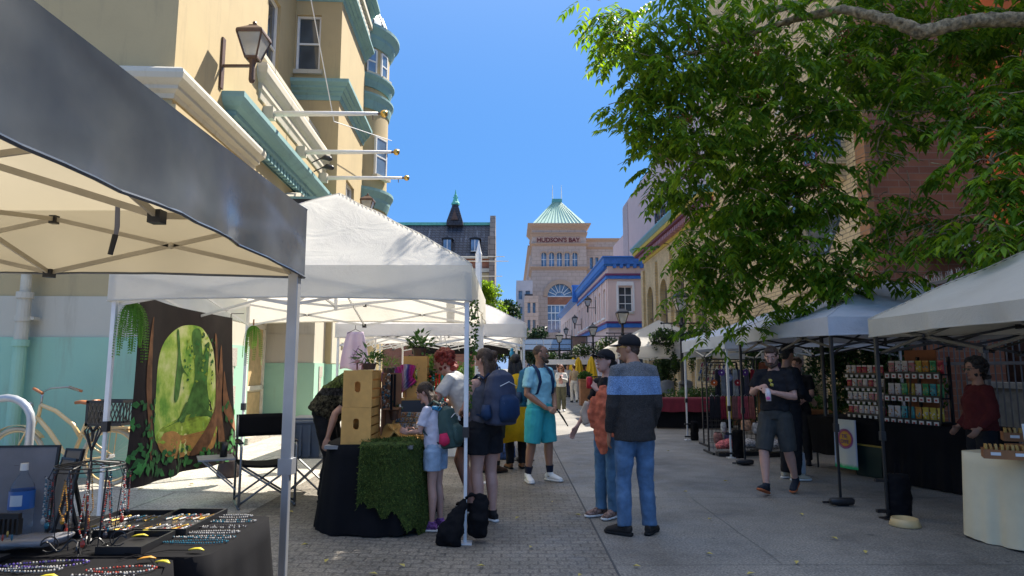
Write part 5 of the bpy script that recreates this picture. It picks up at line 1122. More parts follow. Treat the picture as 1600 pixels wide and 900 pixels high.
f.loft([head_b,(-.25,0,.62),(-.08,0,.40),bb],.027,seg=8); f.loft([head_t,(-.2,0,.86),(.02,0,.70),(.12,0,.55)],.025,seg=8); f.loft([bb,seatj,(.20,0,.82)],.023,seg=8); f.bar(head_t,(-.40,0,.78),.022,8)
for sy in(-.055,.055): f.loft([(.14,sy*.3,.60),(.3,sy,.45),(.48,sy,.34)],.010,seg=6); f.loft([bb,(.25,sy,.31),(.48,sy,.34)],.010,seg=6); f.loft([(-.42,sy*.8,.80),(-.5,sy,.6),(-.62,sy,.34)],.012,seg=6)
f.build('frame',cr_,bk,smooth=True)
MB().loft([(.02,0,.955),(.09,0,.965),(.18,0,.955),(.28,0,.975)],[.018,.03,.07,.075],[.018,.022,.028,.02],seg=14,side=(0,1,0)).build('saddle',brn,bk,smooth=True); MB().bar((.20,0,.80),(.21,0,.94),.013,8).build('seat_post',silver,bk)
h=MB(); h.bar((-.38,0,.93),(-.37,0,1.08),.012,8); h.loft([(-.15,-.33,1.08),(-.26,-.27,1.13),(-.36,-.12,1.12),(-.37,0,1.08),(-.36,.12,1.12),(-.26,.27,1.13),(-.15,.33,1.08)],.011,seg=8); h.build('handlebar',silver,bk,smooth=True)
for sy in(-1,1): MB().bar((-.13,sy*.34,1.075),(-.27,sy*.29,1.13),.016,8).build('grip',brn,bk)
MB().ball((-.52,0,.92),(.05,.05,.05),12).build('headlamp',silver,bk,smooth=True)
h=MB(); h.lathe([(.085,-.004),(.09,0),(.085,.004)],(0,0,0),24); h.bar((0,0,0),(.16,0,-.02),.01,6); h.bar((0,-.01,0),(-.16,0,.02),.01,6); o=h.build('chainset',silver,bk); o.rotation_euler=(pi/2,0,0); o.location=(.03,-.05,.30)
cb_=MB(); 
for z in (.70,.96): cb_.bx(.26,.68,-.17,-.155,z,z+.03).bx(.26,.68,.155,.17,z,z+.03).bx(.26,.275,-.155,.155,z,z+.03).bx(.665,.68,-.155,.155,z,z+.03)
for k in range(9):
    for (a,b) in (((.27,.72),(.29,.95)),): 
        x=.27+.046*k; cb_.beam((x,-.162,.71),(min(.67,x+.09),-.162,.97),.008,.008); cb_.beam((x,-.162,.97),(min(.67,x+.09),-.162,.71),.008,.008); cb_.beam((x,.162,.71),(min(.67,x+.09),.162,.97),.008,.008)
for k in range(5): cb_.beam((.672,-.15+.06*k,.71),(.672,-.10+.05*k,.97),.008,.008); cb_.beam((.672,-.10+.05*k,.71),(.672,-.15+.06*k,.97),.008,.008); cb_.bx(.27,.67,-.15+.07*k,-.12+.07*k,.70,.71)
cb_.bx(.26,.29,-.17,.17,.70,.98); cb_.build('crate_basket',black_paint,bk); MB().bx(.2,.7,-.06,.06,.66,.68).bar((.48,-.06,.34),(.5,-.06,.66),.006,5).bar((.48,.06,.34),(.5,.06,.66),.006,5).build('carrier',cr_,bk)
rk=thing('bike_rack','grey tubular hoop bike rack in front of the cream bicycle','bike rack',(-5.47,7.1,gz(-5.3)),0); MB().loft([(-.28,0,0),(-.28,0,.75)]+[(-.28*cos(pi*k/10),0,.78+.26*sin(pi*k/10)) for k in range(11)]+[(.28,0,.75),(.28,0,0)],.04,seg=12).build('hoop',mat('galvanised',(.42,.44,.46),.45,.1,metal=.4),rk,smooth=True); MB().lathe([(0,0.012),(.09,.012),(.09,0)],(-.28,0,0),12).lathe([(0,0.012),(.09,.012),(.09,0)],(.28,0,0),12).build('flange',dark_metal,rk)
# ================================================================ forest hanging
tpst=thing('forest_hanging','large printed cloth hanging of a forest seen through a dark bark archway','tapestry',(-3.52,6.05,0),0)
def tap(u,v,o=0): # u 0 near ..1 far ; v 0 bottom..1 top
    y=u*2.12-.10*(1-v)*(1-.8*u)*2; z=.44-.06*u+(1.75)*v+.03*sin(pi*u)*-1*v; x=.05*sin(u*9+v*2)*(1-v*.6)+.03*sin(u*21)*(1-v)+.10*(1-v)
    return V((x+o,y,z))
hm=[cmat('tapestry_dark',(.022,.014,.012)) if False else mat('tapestry_dark',(.020,.013,.012),.9,.4,scale=3),None,mat('tapestry_trunk',(.08,.20,.04),.9,.5,scale=9),mat('tapestry_moss',(.32,.45,.05),.9,.5,scale=10),mat('tapestry_path',(.50,.25,.07),.9,.3,scale=8),mat('tapestry_bark',(.20,.09,.04),.9,.5,scale=7),mat('tapestry_leaf',(.03,.13,.035),.9,.5,scale=7),mat('tapestry_leaf2',(.05,.22,.05),.9,.5,scale=9)]
N=NT('tapestry_glade'); z=N.sep(); f=N.math('ADD',N.math('MULTIPLY',N.noise(2.2,6,.65),1.0),N.math('MULTIPLY',z[1],.05)); N.link(N.ramp(f,[(.3,(.04,.16,.03,1)),(.42,(.20,.42,.05,1)),(.52,(.50,.66,.12,1)),(.66,(.80,.82,.38,1))]),N.b.inputs['Base Color']); N.b.inputs['Roughness'].default_value=.9; hm[1]=N.m
m=MB(); m.grid(lambda u,v:tap(u,v),60,50)
def cr4(a,b,c,d,t): return .5*((2*b)+(-a+c)*t+(2*a-5*b+4*c-d)*t*t+(-a+3*b-3*c+d)*t**3)
def smooth(P,k=5): n=len(P); return [tuple(cr4(P[i-1][q],P[i][q],P[(i+1)%n][q],P[(i+2)%n][q],t/k) for q in (0,1)) for i in range(n) for t in range(k)]
def patch(pts,mi,o):
    if 4<len(pts)<20: pts=smooth(pts,4)
    # pts outline in u,v ; fan from centroid, subdivided by following the surface
    c=(sum(p[0] for p in pts)/len(pts),sum(p[1] for p in pts)/len(pts)); n=len(pts); base=len(m.v); R_=5
    for k in range(R_+1):
        for p in pts: t=k/R_; m.v.append(tuple(tap(c[0]+(p[0]-c[0])*t,c[1]+(p[1]-c[1])*t,o)))
    for k in range(R_):
        for i in range(n): a=base+k*n+i; b=base+k*n+(i+1)%n; m.f.append((a,b,b+n,a+n)); m.m.append(mi)
arch=[(.20,.22),(.19,.5),(.21,.68),(.28,.80),(.40,.885),(.54,.905),(.62,.87),(.70,.76),(.73,.6),(.74,.42),(.76,.2),(.5,.10)]
def cr4(a,b,c,d,t): return .5*((2*b)+(-a+c)*t+(2*a-5*b+4*c-d)*t*t+(-a+3*b-3*c+d)*t**3)
def smooth(P,k=5): n=len(P); return [tuple(cr4(P[i-1][q],P[i][q],P[(i+1)%n][q],P[(i+2)%n][q],t/k) for q in (0,1)) for i in range(n) for t in range(k)]
arch=smooth(arch)
patch(arch,1,.003)
patch([(.20,.23),(.3,.30),(.5,.34),(.74,.36),(.76,.22),(.6,.12),(.35,.15)],3,.005); patch([(.22,.22),(.34,.26),(.5,.22),(.74,.24),(.72,.12),(.5,.09),(.3,.12)],4,.006)
patch([(.50,.34),(.55,.55),(.53,.72),(.50,.86),(.57,.88),(.60,.72),(.63,.8),(.66,.78),(.64,.55),(.66,.36)],2,.007)
for pts in ([(.40,.30),(.50,.42),(.56,.44),(.52,.34)],[(.62,.40),(.7,.34),(.72,.30),(.6,.33)],[(.36,.44),(.38,.7),(.36,.84),(.38,.85),(.42,.66),(.5,.58),(.44,.6),(.41,.46)],[(.28,.28),(.42,.33),(.52,.38),(.5,.3)]): patch(pts,2,.008)
patch([(.72,.84),(.735,.5),(.70,.3),(.56,.10),(.66,.12),(.76,.26),(.80,.10),(.86,.12),(.82,.4),(.84,.6),(.82,.8),(.77,.6),(.75,.84)],5,.010); patch([(.86,.62),(.90,.45),(.97,.3),(.98,.2),(.88,.30),(.84,.40)],5,.010); patch([(.07,.55),(.10,.3),(.14,.12),(.16,.2),(.13,.4),(.12,.7),(.13,.9),(.10,.8)],5,.006)
rr=random.Random(4)
def lf(u,v,s,mi,o):
    a=rr.uniform(0,6.3); patch([(u+s*cos(a)*.8,v+s*sin(a)),(u+s*.45*cos(a+1.6),v+s*.55*sin(a+1.6)),(u-s*.6*cos(a),v-s*.75*sin(a)),(u+s*.45*cos(a-1.6),v+s*.55*sin(a-1.6))],mi,o)
for k in range(150):
    t=rr.random(); u=rr.random(); 
    if t<.62: v=rr.random()*.13+.02+.08*max(0,.25-u)*4*.6
    else: u=rr.uniform(.0,.17) if rr.random()<.7 else rr.uniform(.8,.98); v=rr.uniform(.05,.45)
    lf(u,v,rr.uniform(.02,.038),6+rr.randrange(2),.012+.0004*(k%8))
for k in range(60): lf(rr.uniform(.42,.72),rr.uniform(.5,.86),rr.uniform(.010,.022),rr.choice((3,6,7)),.0105)
m.build('cloth',hm,tpst,fix=False,smooth=False)
for u in (0.02,.98): p=tap(u,1); MB().loft([p,p+V((0,.0,.05)),p+V((-.03,(-.2 if u<.5 else .45),.09))],.006,seg=5).build('tie',black_paint,tpst)
# ---- hanging ferns and garlands
def fern(lab,P,L,n,seed,cat='plant',name='hanging_fern',w=.09,group='hanging ferns'):
    r=thing(name,lab,cat,P,0,group); rr=random.Random(seed); m=MB()
    for k in range(n):
        a=rr.uniform(0,6.3); q=V((0,0,-.02)); d=V((cos(a)*.8,sin(a)*.8,.1)); Lk=L*rr.uniform(.5,1); st=Lk/22
        for i in range(22):
            d=(d+V((0,0,-.28))).normalized(); q=q+d*st; sd_=V((-d.y,d.x,0)); 
            if sd_.length<.05: sd_=V((cos(a+1.57),sin(a+1.57),0))
            sd_.normalize()
            for s in(-1,1): leaflet(m,q,sd_*s+V((0,0,-.5)),V((cos(a),sin(a),.3)),.045*(1-i/40),.014)
    m.build('fronds',fernl,r,fix=False); MB().bar((0,0,-.02),(0,0,.06),.01,5).build('hook',wood_d,r); return r
fern('large bright green fern hanging from the near left corner of the dappled canopy',(-3.46,5.88,2.12),.62,26,1); fern('smaller green fern hanging from the far left leg of the dappled canopy',(-3.42,8.55,2.08),.58,16,2)
gl=thing('leaf_garland','green leafy garland trailing down the near right leg of the dappled canopy','garland',(-.42,5.88,2.12),0); m=MB(); rr=random.Random(6)
for s_,L_ in ((0,1.0),(.09,.75),(.05,.5)):
    q=V((s_,0,0))
    for k in range(int(L_*110)):
        q=q+V((rr.uniform(-.006,.006),rr.uniform(-.006,.006),-.009)); leaflet(m,q,V((rr.gauss(0,1),rr.gauss(0,1),rr.gauss(-.3,.6))),V((0,-1,.5)),.035,.026)
m.build('leaves',[leafmat('garland_leaf',(.06,.13,.03))],gl,fix=False); MB().loft([(0,0,0),(.005,0,-.5),(0,0,-1.0)],.004,seg=5).build('stem',wood_d,gl)
# ================================================================ craft stall
cloth_table('rounded black clothed craft table carrying crates and green moss',-.43,.43,-.93,.93,.81,blackcloth,(-1.30,6.88,0),0,seed=5,rad_=.28,flare=.09,wav=.014)
def moss_drape():
    r=thing('moss_cloth','shaggy green moss cloth draped over the right front of the craft table','moss cloth',(-1.30,6.88,0),0); rr=random.Random(12)
    m=MB(); W=[(-.03,.30,.45,.28),]
    cols=46; rows=34
    def edge(u):  # bottom z
        return .27+.05*sin(u*19)+.03*sin(u*43)-.23*max(0,min(1,(u-.30)*9))*max(0,min(1,(.72-u)*8))
    def S(u,v):
        # path: around front-right corner of table
        s=u*.95; x0=-.06
        if s<.22: px,py,nx,ny=x0+s,-.93,0,-1
        else:
            a=min(pi/2,(s-.22)/.28); px,py,nx,ny=.15+.28*sin(a),-.65-.28*cos(a),sin(a),-cos(a)
            ex=max(0,(s-.22)-.44); py+=ex
        tz=.825; zb=edge(u); vv=max(0,(v-.18)/.82)
        if v<.18: inn=(.18-v)*1.1; return V((px-nx*inn,py-ny*inn,tz+.01))
        o=.035+.07*vv+.016*sin(u*26+vv*3)*vv; return V((px+nx*o,py+ny*o,tz+(zb-tz)*vv))
    m.grid(S,cols,rows); o_=m.build('cloth',mossm,r,smooth=True,fix=False,disp=.03,dsize=.03)
    m=MB()
    for k in range(9000):
        u,v=rr.random(),rr.random(); p=S(u,v); n=(p-V((0,-.2,p.z)));n.z=.3 if v>.18 else 3; n.normalize()
        d=(n*.9+V((rr.gauss(0,.6),rr.gauss(0,.6),rr.gauss(-.35,.6)))).normalized(); leaflet(m,p+n*rr.uniform(-.005,.015),d,V((rr.gauss(0,1),rr.gauss(0,1),1)),rr.uniform(.014,.034),.008,rr.randrange(3))
    m.build('tufts',[mat('moss_a',(.075,.115,.015),.9),mat('moss_b',(.045,.075,.010),.9),mat('moss_c',(.12,.16,.025),.9)],r,fix=False); return r
moss_drape()
def crate(lab,loc,w,d,h,rz=0,end=True,group='pine crates',m_=None):
    m_=m_ or wood; r=thing('wooden_crate',lab,'crate',loc,rz,group)
    def endp(y):
        b=MB(); wall(b,'y',y,y+.018,-w/2,w/2,0,h,holes=[(-.026,.026,h*.40,h*.70)]); arch_fill(b,'y',y,y+.018,-.026,.026,h*.70-.024,h*.70); arch_fill(b,'y',y,y+.018,-.026,.026,h*.40+.024,h*.40); return b.build('end_panel',m_,r)
    endp(-d/2); endp(d/2-.018)
    b=MB(); ns=4; sh_=h/ns
    for sx in(-1,1):
        for k in range(ns): b.bx(sx*w/2,sx*(w/2-.01),-d/2+.018,d/2-.018,k*sh_+.004,(k+1)*sh_-.014)
    for k in range(3): b.bx(-w/2+.012+k*(w-.024)/3,-w/2+.012+(k+1)*(w-.024)/3-.008,-d/2+.018,d/2-.018,0,.01)
    b.build('slats',m_,r); return r
crate('lower of two stacked pine crates with handle hole on the craft table',(-1.42,6.20,.812),.27,.42,.33); crate('upper of two stacked pine crates with handle hole on the craft table',(-1.415,6.20,1.144),.265,.42,.335)
crate('pine crate standing under the tall upright one at the back of the craft table',(-1.03,7.0,.812),.28,.3,.38,.05); crate('upright pine crate decorated with a leaf sprig at the back of the craft table',(-1.03,7.02,1.194),.25,.3,.43,.05)
m=MB(); rr=random.Random(2)
for k in range(16): a=-2.6+2.4*k/16; leaflet(m,V((-1.05+.06*cos(a),6.855,1.42+.09*sin(a))),V((rr.gauss(0,1),-.2,rr.gauss(0,1))),V((0,-1,0)),.045,.022)
o=m.build('leaf_sprig',leafg,fix=False); tag(o,'ring of green leaves pinned on the upright pine crate','leaf sprig')
# display board with cards
dp=thing('card_display','folding wooden display with rows of small cards and earrings above the moss','display',(-1.0,6.32,.83),0); R=Matrix.Rotation(.45,3,'X')@Matrix.Rotation(.15,3,'Z')
R=Matrix.Rotation(-.25,3,'Z')@Matrix.Rotation(-.85,3,'X')
b=MB(); b.box(R@V((0,0,.16)),(.40,.014,.34),0,R); 
for k in range(5): b.box(R@V((0,-.012,.02+.075*k)),(.39,.016,.012),0,R)
b.beam((.10,-.05,.0),(.06,.22,.22),.02,.02).beam((-.2,0,0),(-.14,.25,.22),.02,.02); b.build('slatted_board',wood,dp)
cols=[mat('card_a',(.05,.045,.05),.5),mat('card_b',(.16,.15,.16),.4),mat('card_c',(.10,.04,.03),.5),mat('card_d',(.05,.10,.12),.4),mat('card_e',(.30,.28,.26),.4)]
rr=random.Random(31); 
cm=MB()
for row in range(4):
    for k in range(8): cm.box(R@V((-.17+.048*k,-.028,.065+.075*row)),(.040,.004,.062),rr.randrange(4),R)
cm.build('cards',cols,dp)
cm=MB()
for row in range(4):
    for k in range(8):
        for s_ in(-1,1): cm.ball(R@V((-.17+.048*k+s_*.009,-.034,.060+.075*row+rr.uniform(-.006,.006))),(.0045,.003,.012),5,rr.randrange(3))
cm.build('earrings',[silver,bead[4],bead[2]],dp)
b=MB(); b.beam((-.24,-.04,0),(-.15,.05,.13),.2,.012); b.beam((-.15,.06,.13),(.02,-.02,.0),.2,.012) ; b.build('zigzag_shelf',wood,dp)
bx_=thing('black_case','open black case propped behind the card display','case',(-1.02,6.62,.813),.2); MB().bx(-.2,.2,-.1,.1,0,.1).box((0,.11,.22),(.4,.012,.28),0,Matrix.Rotation(-.3,3,'X')).build('case',black_paint,bx_); MB().bx(-.18,.18,-.085,.085,.1,.104).build('lining',blackcloth,bx_)
def potplant(lab,P,pr,ph,R,n,L,W,ml,seed,pm=None,trail=0,fl=None,name='potted_plant',up=.8):
    r=thing(name,lab,'potted plant',P,0,'potted plants on the craft stall'); rr=random.Random(seed)
    MB().lathe([(0,0),(pr*.75,0),(pr,ph*.9),(pr*1.08,ph*.9),(pr*1.08,ph),(pr*.9,ph),(0,ph*.95)],(0,0,0),16).build('pot',pm or bronze,r)
    m=MB()
    for k in range(n):
        a=V((rr.gauss(0,1),rr.gauss(0,1),abs(rr.gauss(0,1))*up+.1)).normalized()*(rr.random()**.4); p=V((a.x*R,a.y*R,ph+a.z*R*1.2)); leaflet(m,p,V((a.x,a.y,rr.uniform(-.4,.8))),V((0,0,1)),L*rr.uniform(.6,1.2),W*rr.uniform(.7,1.2))
    for k in range(trail): a=rr.uniform(0,6.3); m_z=rr.uniform(0,.35); leaflet(m,V((cos(a)*R*.8,sin(a)*R*.8,ph*.5-m_z)),V((cos(a),sin(a),-1)),V((cos(a),sin(a),0)),L*.7,W*.7)
    m.build('leaves',ml,r,fix=False)
    if fl:
        m=MB()
        for k in range(16): a=V((rr.gauss(0,1),rr.gauss(0,1),rr.gauss(.4,1))).normalized(); m.ball((a.x*R,a.y*R,ph+abs(a.z)*R),.011,5)
        m.build('flowers',fl,r)
    return r
potplant('leafy green plant in a brown pot on the upper front crate',(-1.36,6.2,1.485),.07,.06,.12,70,.10,.035,leafg,1); potplant('grassy lime plant on the back edge of the craft table',(-1.25,6.62,1.42),.06,.08,.09,120,.08,.01,leafl,2); 
potplant('bushy trailing green plant on top of the upright crate',(-1.0,7.02,1.63),.08,.08,.15,110,.075,.045,leafg,3,trail=50); potplant('small pale flowered plant beside the card display',(-1.17,6.52,.99),.05,.09,.08,70,.03,.02,leafg,4,fl=petal)
potplant('dark leaved plant trailing down the side of the upright crate',(-.88,7.02,1.30),.05,.06,.08,60,.055,.03,leafd,5,trail=70)
mu=thing('toadstools','pair of small pink toadstool ornaments on the upper front crate','ornament',(-1.47,6.18,1.482),0)
for x,h_ in ((0,.09),(.05,.06)): MB().lathe([(.012,0),(.009,h_*.7)],(x,0,0),8).lathe([(0,h_+.012),(.02,h_),(.035,h_*.72),(.0,h_*.72)],(x,0,0),12).build('toadstool',mat('pink_cap%d'%(x*100),(.5,.22,.18),.5),mu,smooth=True)
sb=thing('side_shelf','small wooden shelf box of trinkets and black straps right of the front crates','shelf',(-1.2,6.42,1.1),0); MB().bx(-.06,.10,-.1,.1,-.29,-.27).bx(-.06,.10,-.1,.1,0,.015).bx(-.06,.10,.09,.1,-.27,.35).bx(-.06,-.05,-.1,.09,-.27,.35).build('shelf',wood_d,sb)
m=MB(); rr=random.Random(5)
for k in range(70): m.ball((rr.uniform(-.05,.03),-.1+rr.uniform(-.01,.02),rr.uniform(.02,.34)),rr.uniform(.006,.013),5,rr.randrange(4))
m.build('trinkets',[silver,bead[2],bead[3],bead[0]],sb); MB().bx(.03,.05,-.13,-.11,.0,.34).bx(.06,.08,-.13,-.11,.03,.34).build('straps',blackcloth,sb)
for k,(dx,a) in enumerate(((0,.5),(.10,-.1))):
    N=NT('tie_dye'); z=N.sep(); ff=N.math('FRACT',N.math('ADD',N.math('MULTIPLY',z[0],7.0),N.math('MULTIPLY',N.noise(5,3),.8))); N.link(N.ramp(ff,[(0,(.5,.02,.16,1)),(.3,(.55,.5,.52,1)),(.45,(.05,.06,.25,1)),(.75,(.5,.03,.2,1))]),N.b.inputs['Base Color'])
    r=thing('tie_dye_fan',['pink and navy striped cloth fan left, behind the card display','pink and navy striped cloth fan right, beside the upright crate'][k],'fan',(-1.24+dx*1.3,6.85,1.18+.06*k),0,'tie dye fans'); m=MB(); m.grid(lambda u,v:((.05+.25*v)*sin((u-.5)*1.5+a-.3),-.02*((int(u*24)%2)),(.05+.25*v)*cos((u-.5)*1.5+a-.3)),24,4); m.build('cloth',N.m,r,fix=False); MB().bar((0,0,-.3),(0,0,.06),.006,5).build('stick',wood_d,r)
rs=thing('red_ribbon_rack','rack of bright red and turquoise ribbons behind the two shoppers','ribbon rack',(-.86,7.45,.82),0); m=MB()
for k in range(7): m.bx(-.12+.035*k,-.10+.035*k,0,.012,.05,.62,[0,0,1,0,0,1,0][k])
m.build('ribbons',[mat('red_ribbon',(.55,.015,.02),.5),mat('turq_ribbon',(.03,.35,.5),.5)],rs); MB().bar((-.15,0,.64),(.16,0,.64),.008,6).bar((-.15,0,0),(-.15,0,.64),.008,6).bar((.16,0,0),(.16,0,.64),.008,6).build('frame',dark_metal,rs)
# black bag on the table side
# chair
ch=thing('directors_chair','black folding camping chair with side tray under the dappled canopy','chair',(-2.62,7.05,gz(-2.6)),rad(28)); ft=mat('chair_tube',(.22,.23,.24),.4,.1,metal=.6)
f=MB()
for sx in(-.27,.27):
    f.loft([(sx,-.24,.0),(sx,-.24,.62),(sx,-.2,.64),(sx,.2,.64),(sx,.24,.62),(sx,.24,.0)],.013,seg=8); f.bar((sx,-.26,.02),(sx,.26,.02),.012,8); f.bar((sx,.22,.64),(sx,.27,.92),.013,8)
for y in (-.22,.22): f.bar((-.27,y,.05),(.27,y,.42),.011,8); f.bar((.27,y,.05),(-.27,y,.42),.011,8)
f.build('frame',ft,ch,smooth=True)
MB().grid(lambda u,v:(-.27+.54*u,-.23+.46*v,.45-.03*sin(pi*u)),8,6).build('seat',blackcloth,ch,solid=.02,smooth=True); MB().grid(lambda u,v:(-.285+.57*u,.255+.035*sin(pi*u)+.02*v,.68+.24*v),8,5).build('backrest',blackcloth,ch,solid=.02,smooth=True)
for sx in(-.27,.27): MB().bx(sx-.025,sx+.025,-.2,.18,.645,.67).build('armrest',black_paint,ch,bevel=.01)
MB().bx(-.66,-.32,-.22,.18,.50,.515).bar((-.62,-.2,.5),(-.3,-.2,.2),.008,6).bar((-.62,.16,.5),(-.3,.16,.2),.008,6).build('side_tray',mat('grey_tray',(.3,.31,.33),.5),ch)
cp=thing('thermos','black cylindrical cup standing on the chair side tray','cup',ch.location+Matrix.Rotation(rad(28),3,'Z')@V((-.42,-.05,.517)),0); MB().lathe([(0,0),(.035,0),(.04,.15),(.037,.15),(.034,.01),(0,.01)],(0,0,0),16).build('cup',black_paint,cp,smooth=True)
tb=thing('storage_tote','blue grey plastic storage tote with lid on a folding stand','tote',(-2.38,7.75,gz(-2.4)),.1)
b=MB(); b.loft([(0,0,.45),(0,0,.80)],[.155,.175],[.22,.25],seg=4,side=(1,1,0)) if False else b.add([(-.16,-.2,.42),(.16,-.2,.42),(.16,.2,.42),(-.16,.2,.42),(-.19,-.24,.80),(.19,-.24,.80),(.19,.24,.80),(-.19,.24,.80)],[(0,3,2,1),(0,1,5,4),(1,2,6,5),(2,3,7,6),(3,0,4,7)])
for k in range(4): b.bx(-.15+.1*k-.012,-.15+.1*k+.012,-.245,-.2,.44,.78)
b.build('tub',plastic_g,tb); MB().bx(-.21,.21,-.26,.26,.80,.835).bx(-.17,.17,-.22,.22,.835,.865).build('lid',plastic_g,tb,bevel=.01)
b=MB()
for sy in(-.2,.2): b.bar((-.22,sy,0),(.22,sy,.41),.012,6); b.bar((.22,sy,0),(-.22,sy,.41),.012,6)
b.bx(-.22,.22,-.22,.22,.405,.418); b.build('stand',ft,tb)
# t shirt
ts=thing('hanging_tshirt','pale pink printed t-shirt hanging by the corner of the bright white canopy','t-shirt',(-2.36,9.75,1.48),0); N=NT('pink_shirt'); N.link(N.ramp(N.noise(2,3),[(.4,(.62,.45,.55,1)),(.6,(.68,.55,.66,1))]),N.b.inputs['Base Color']); N.b.inputs['Roughness'].default_value=.9
MB().grid(lambda u,v:((u-.5)*(.44-.2*v**1.5),.02*sin(u*13)*(1-v*.5),.56*v+.015*sin(u*9)*(1-v)),26,12).build('shirt',N.m,ts,solid=.01,smooth=True)
m=MB(); rr=random.Random(3)
for k in range(6): m.loft([V((-.05+.02*k,-.022,.14+.03*k)),V((-.02+.015*k,-.024,.17+.035*k)),V((-.06+.03*k,-.022,.2+.03*k))],.004,seg=4)
m.build('print',mat('violet_print',(.25,.12,.3),.7),ts); MB().loft([(-.12,0,.54),(0,0,.60),(.12,0,.54)],.005,seg=5).bar((0,0,.60),(0,0,.66),.004,5).build('hanger',black_paint,ts)
# white goods table under the bright canopy
cloth_table('white lace clothed goods table under the bright white canopy',-.6,.6,-.7,.7,.80,whitecloth,(-.62,11.9,0),0,seed=9)
for k,(x,y,c,lab) in enumerate(((-.15,11.5,(.6,.45,.4),'small pink gift box on the white goods table'),(-.3,11.35,(.55,.5,.35),'small tan gift box on the white goods table'),(-.45,11.5,(.2,.35,.5),'small blue gift box on the white goods table'),(-.1,11.8,(.5,.1,.1),'small red gift box at the back of the white goods table'))):
    r=thing('gift_box',lab,'box',(x,y,.802),.2*k); MB().bx(-.06,.06,-.05,.05,0,.09).build('box',M_('gift%d'%k,c,.6),r,bevel=.004); MB().bx(-.065,.065,-.055,.055,.09,.11).build('lid',M_('gift%d'%k,c,.6),r)
nb=thing('pattern_bag','navy patterned cloth bag on the ground beside the white goods table','bag',(-.12,11.0,.004),0); MB().loft([(0,0,.0),(0,0,.04),(0,0,.2),(0,0,.3)],[.14,.18,.17,.1],[.1,.12,.1,.03],seg=14,side=(1,0,0)).build('bag',mat('navy_pattern',(.03,.07,.2),.8,.9,scale=22),nb,smooth=True,disp=.04,dsize=.1); MB().loft([(-.08,0,.28),(-.06,0,.42),(.06,0,.42),(.08,0,.28)],.01,seg=6).build('handle',navy_b if 'navy_b' in globals() else blackcloth,nb)
bo=thing('bird_ornament','small bright blue bird ornament hanging under the bright white canopy edge','ornament',(.0,12.8,1.78),0); MB().ball((0,0,0),(.05,.04,.07),10).ball((0,-.01,.08),(.035,.03,.035),10).loft([(0,0,-.05),(.02,0,-.14)],[.03,.01],seg=6).build('body',mat('bird_blue',(.01,.25,.5),.4),bo,smooth=True); MB().bar((0,0,.1),(0,0,.25),.003,4).build('string',dark_metal,bo)
# ================================================================ right side: clothes racks
def gridwall(lab,x0,x1,y,h):
    r=thing('grid_rack',lab,'display rack',((x0+x1)/2,y,.004),0,'black grid racks'); w=(x1-x0)/2; m=MB(); k=0
    x=-w
    while x<=w+.001: m.bar((x,0,.06),(x,0,h),.004,4); x+=.0761
    z=.1
    while z<=h: m.bar((-w,0,z),(w,0,z),.004,4); z+=.0761
    m.build('grid',dark_metal,r,fix=False); m=MB().bx(-w-.012,-w+.012,-.012,.012,.03,h).bx(w-.012,w+.012,-.012,.012,.03,h).bx(-w,w,-.012,.012,h-.01,h+.015); m.build('frame',dark_metal,r)
    for sx in(-w,w): MB().bx(sx-.02,sx+.02,-.28,.28,0,.035).build('foot',dark_metal,r)
    return r
gridwall('black grid rack nearest the street edge, hung with scarves and trousers',3.5,4.35,11.75,1.65); gridwall('black grid rack further right behind the walking man',4.5,5.3,12.0,1.65); gridwall('black grid rack at the far side holding pouches and fans',3.75,4.45,12.9,1.6)
rr=random.Random(14)
def garment(x,y,zt,w,h,c,lab,grp,name='garment',cat='garment'):
    r=thing(name,lab,cat,(x,y,zt),0,grp); ph=rr.uniform(0,6)
    MB().grid(lambda u,v:((u-.5)*w*(.75+.25*v),-.03+.014*sin(u*19+ph)*(.3+v),-h*v+.008*sin(u*7+ph)*v),14,6).build('cloth',M_('gar%d%d%d'%tuple(int(q*100) for q in c),c,.85,.25,scale=12),r,fix=False,solid=.008,smooth=True)
    MB().loft([(-w*.3,-.03,0),(0,-.02,.03),(w*.3,-.03,0)],.004,seg=4).bar((0,-.02,.03),(0,0,.06),.003,4).build('hanger',whitesteel,r)
row1=[((.02,.02,.03),'black'),((.28,.30,.33),'grey'),((.06,.07,.12),'dark blue'),((.45,.45,.45),'pale grey'),((.05,.05,.10),'navy'),((.10,.09,.12),'charcoal'),((.35,.02,.04),'crimson')]
for k,(c,nm) in enumerate(row1): garment(3.68+.105*k,11.72,1.47-.0*k,.10,.46,c,nm+' scarf in the upper row of the nearest clothes rack','scarves on the clothes rack','scarf','scarf')
row2=[((.015,.015,.02),'black'),((.015,.015,.02),'black'),((.28,.02,.04),'dark red'),((.55,.36,.03),'mustard yellow'),((.30,.13,.12),'brown'),((.55,.09,.12),'coral pink'),((.50,.10,.13),'rose'),((.48,.15,.12),'salmon')]
for k,(c,nm) in enumerate(row2): garment(3.56+.10*k,11.70,1.0,.11,.40,c,(['first ','second ','','','','','',''][k])+nm+' trousers in the lower row of the nearest clothes rack','trousers on the clothes rack','trousers','trousers')
for k,(x,c,nm) in enumerate(((4.55,(.30,.16,.08),'tan'),(4.7,(.25,.25,.28),'grey'),(4.85,(.12,.13,.18),'slate'),(5.0,(.35,.3,.25),'beige'),(5.15,(.05,.05,.06),'black'))): garment(x,11.96,1.1,.13,.6,c,nm+' dress on the grid rack behind the walking man','dresses on the further rack','dress','dress')
for k in range(3):
    garment(4.6+.25*k,11.96,1.6,.2,.38,[(.35,.12,.06),(.1,.05,.12),(.3,.3,.32)][k],['rust','plum','silver'][k]+' shawl high on the grid rack behind the walking man','shawls on the further rack','shawl','shawl')
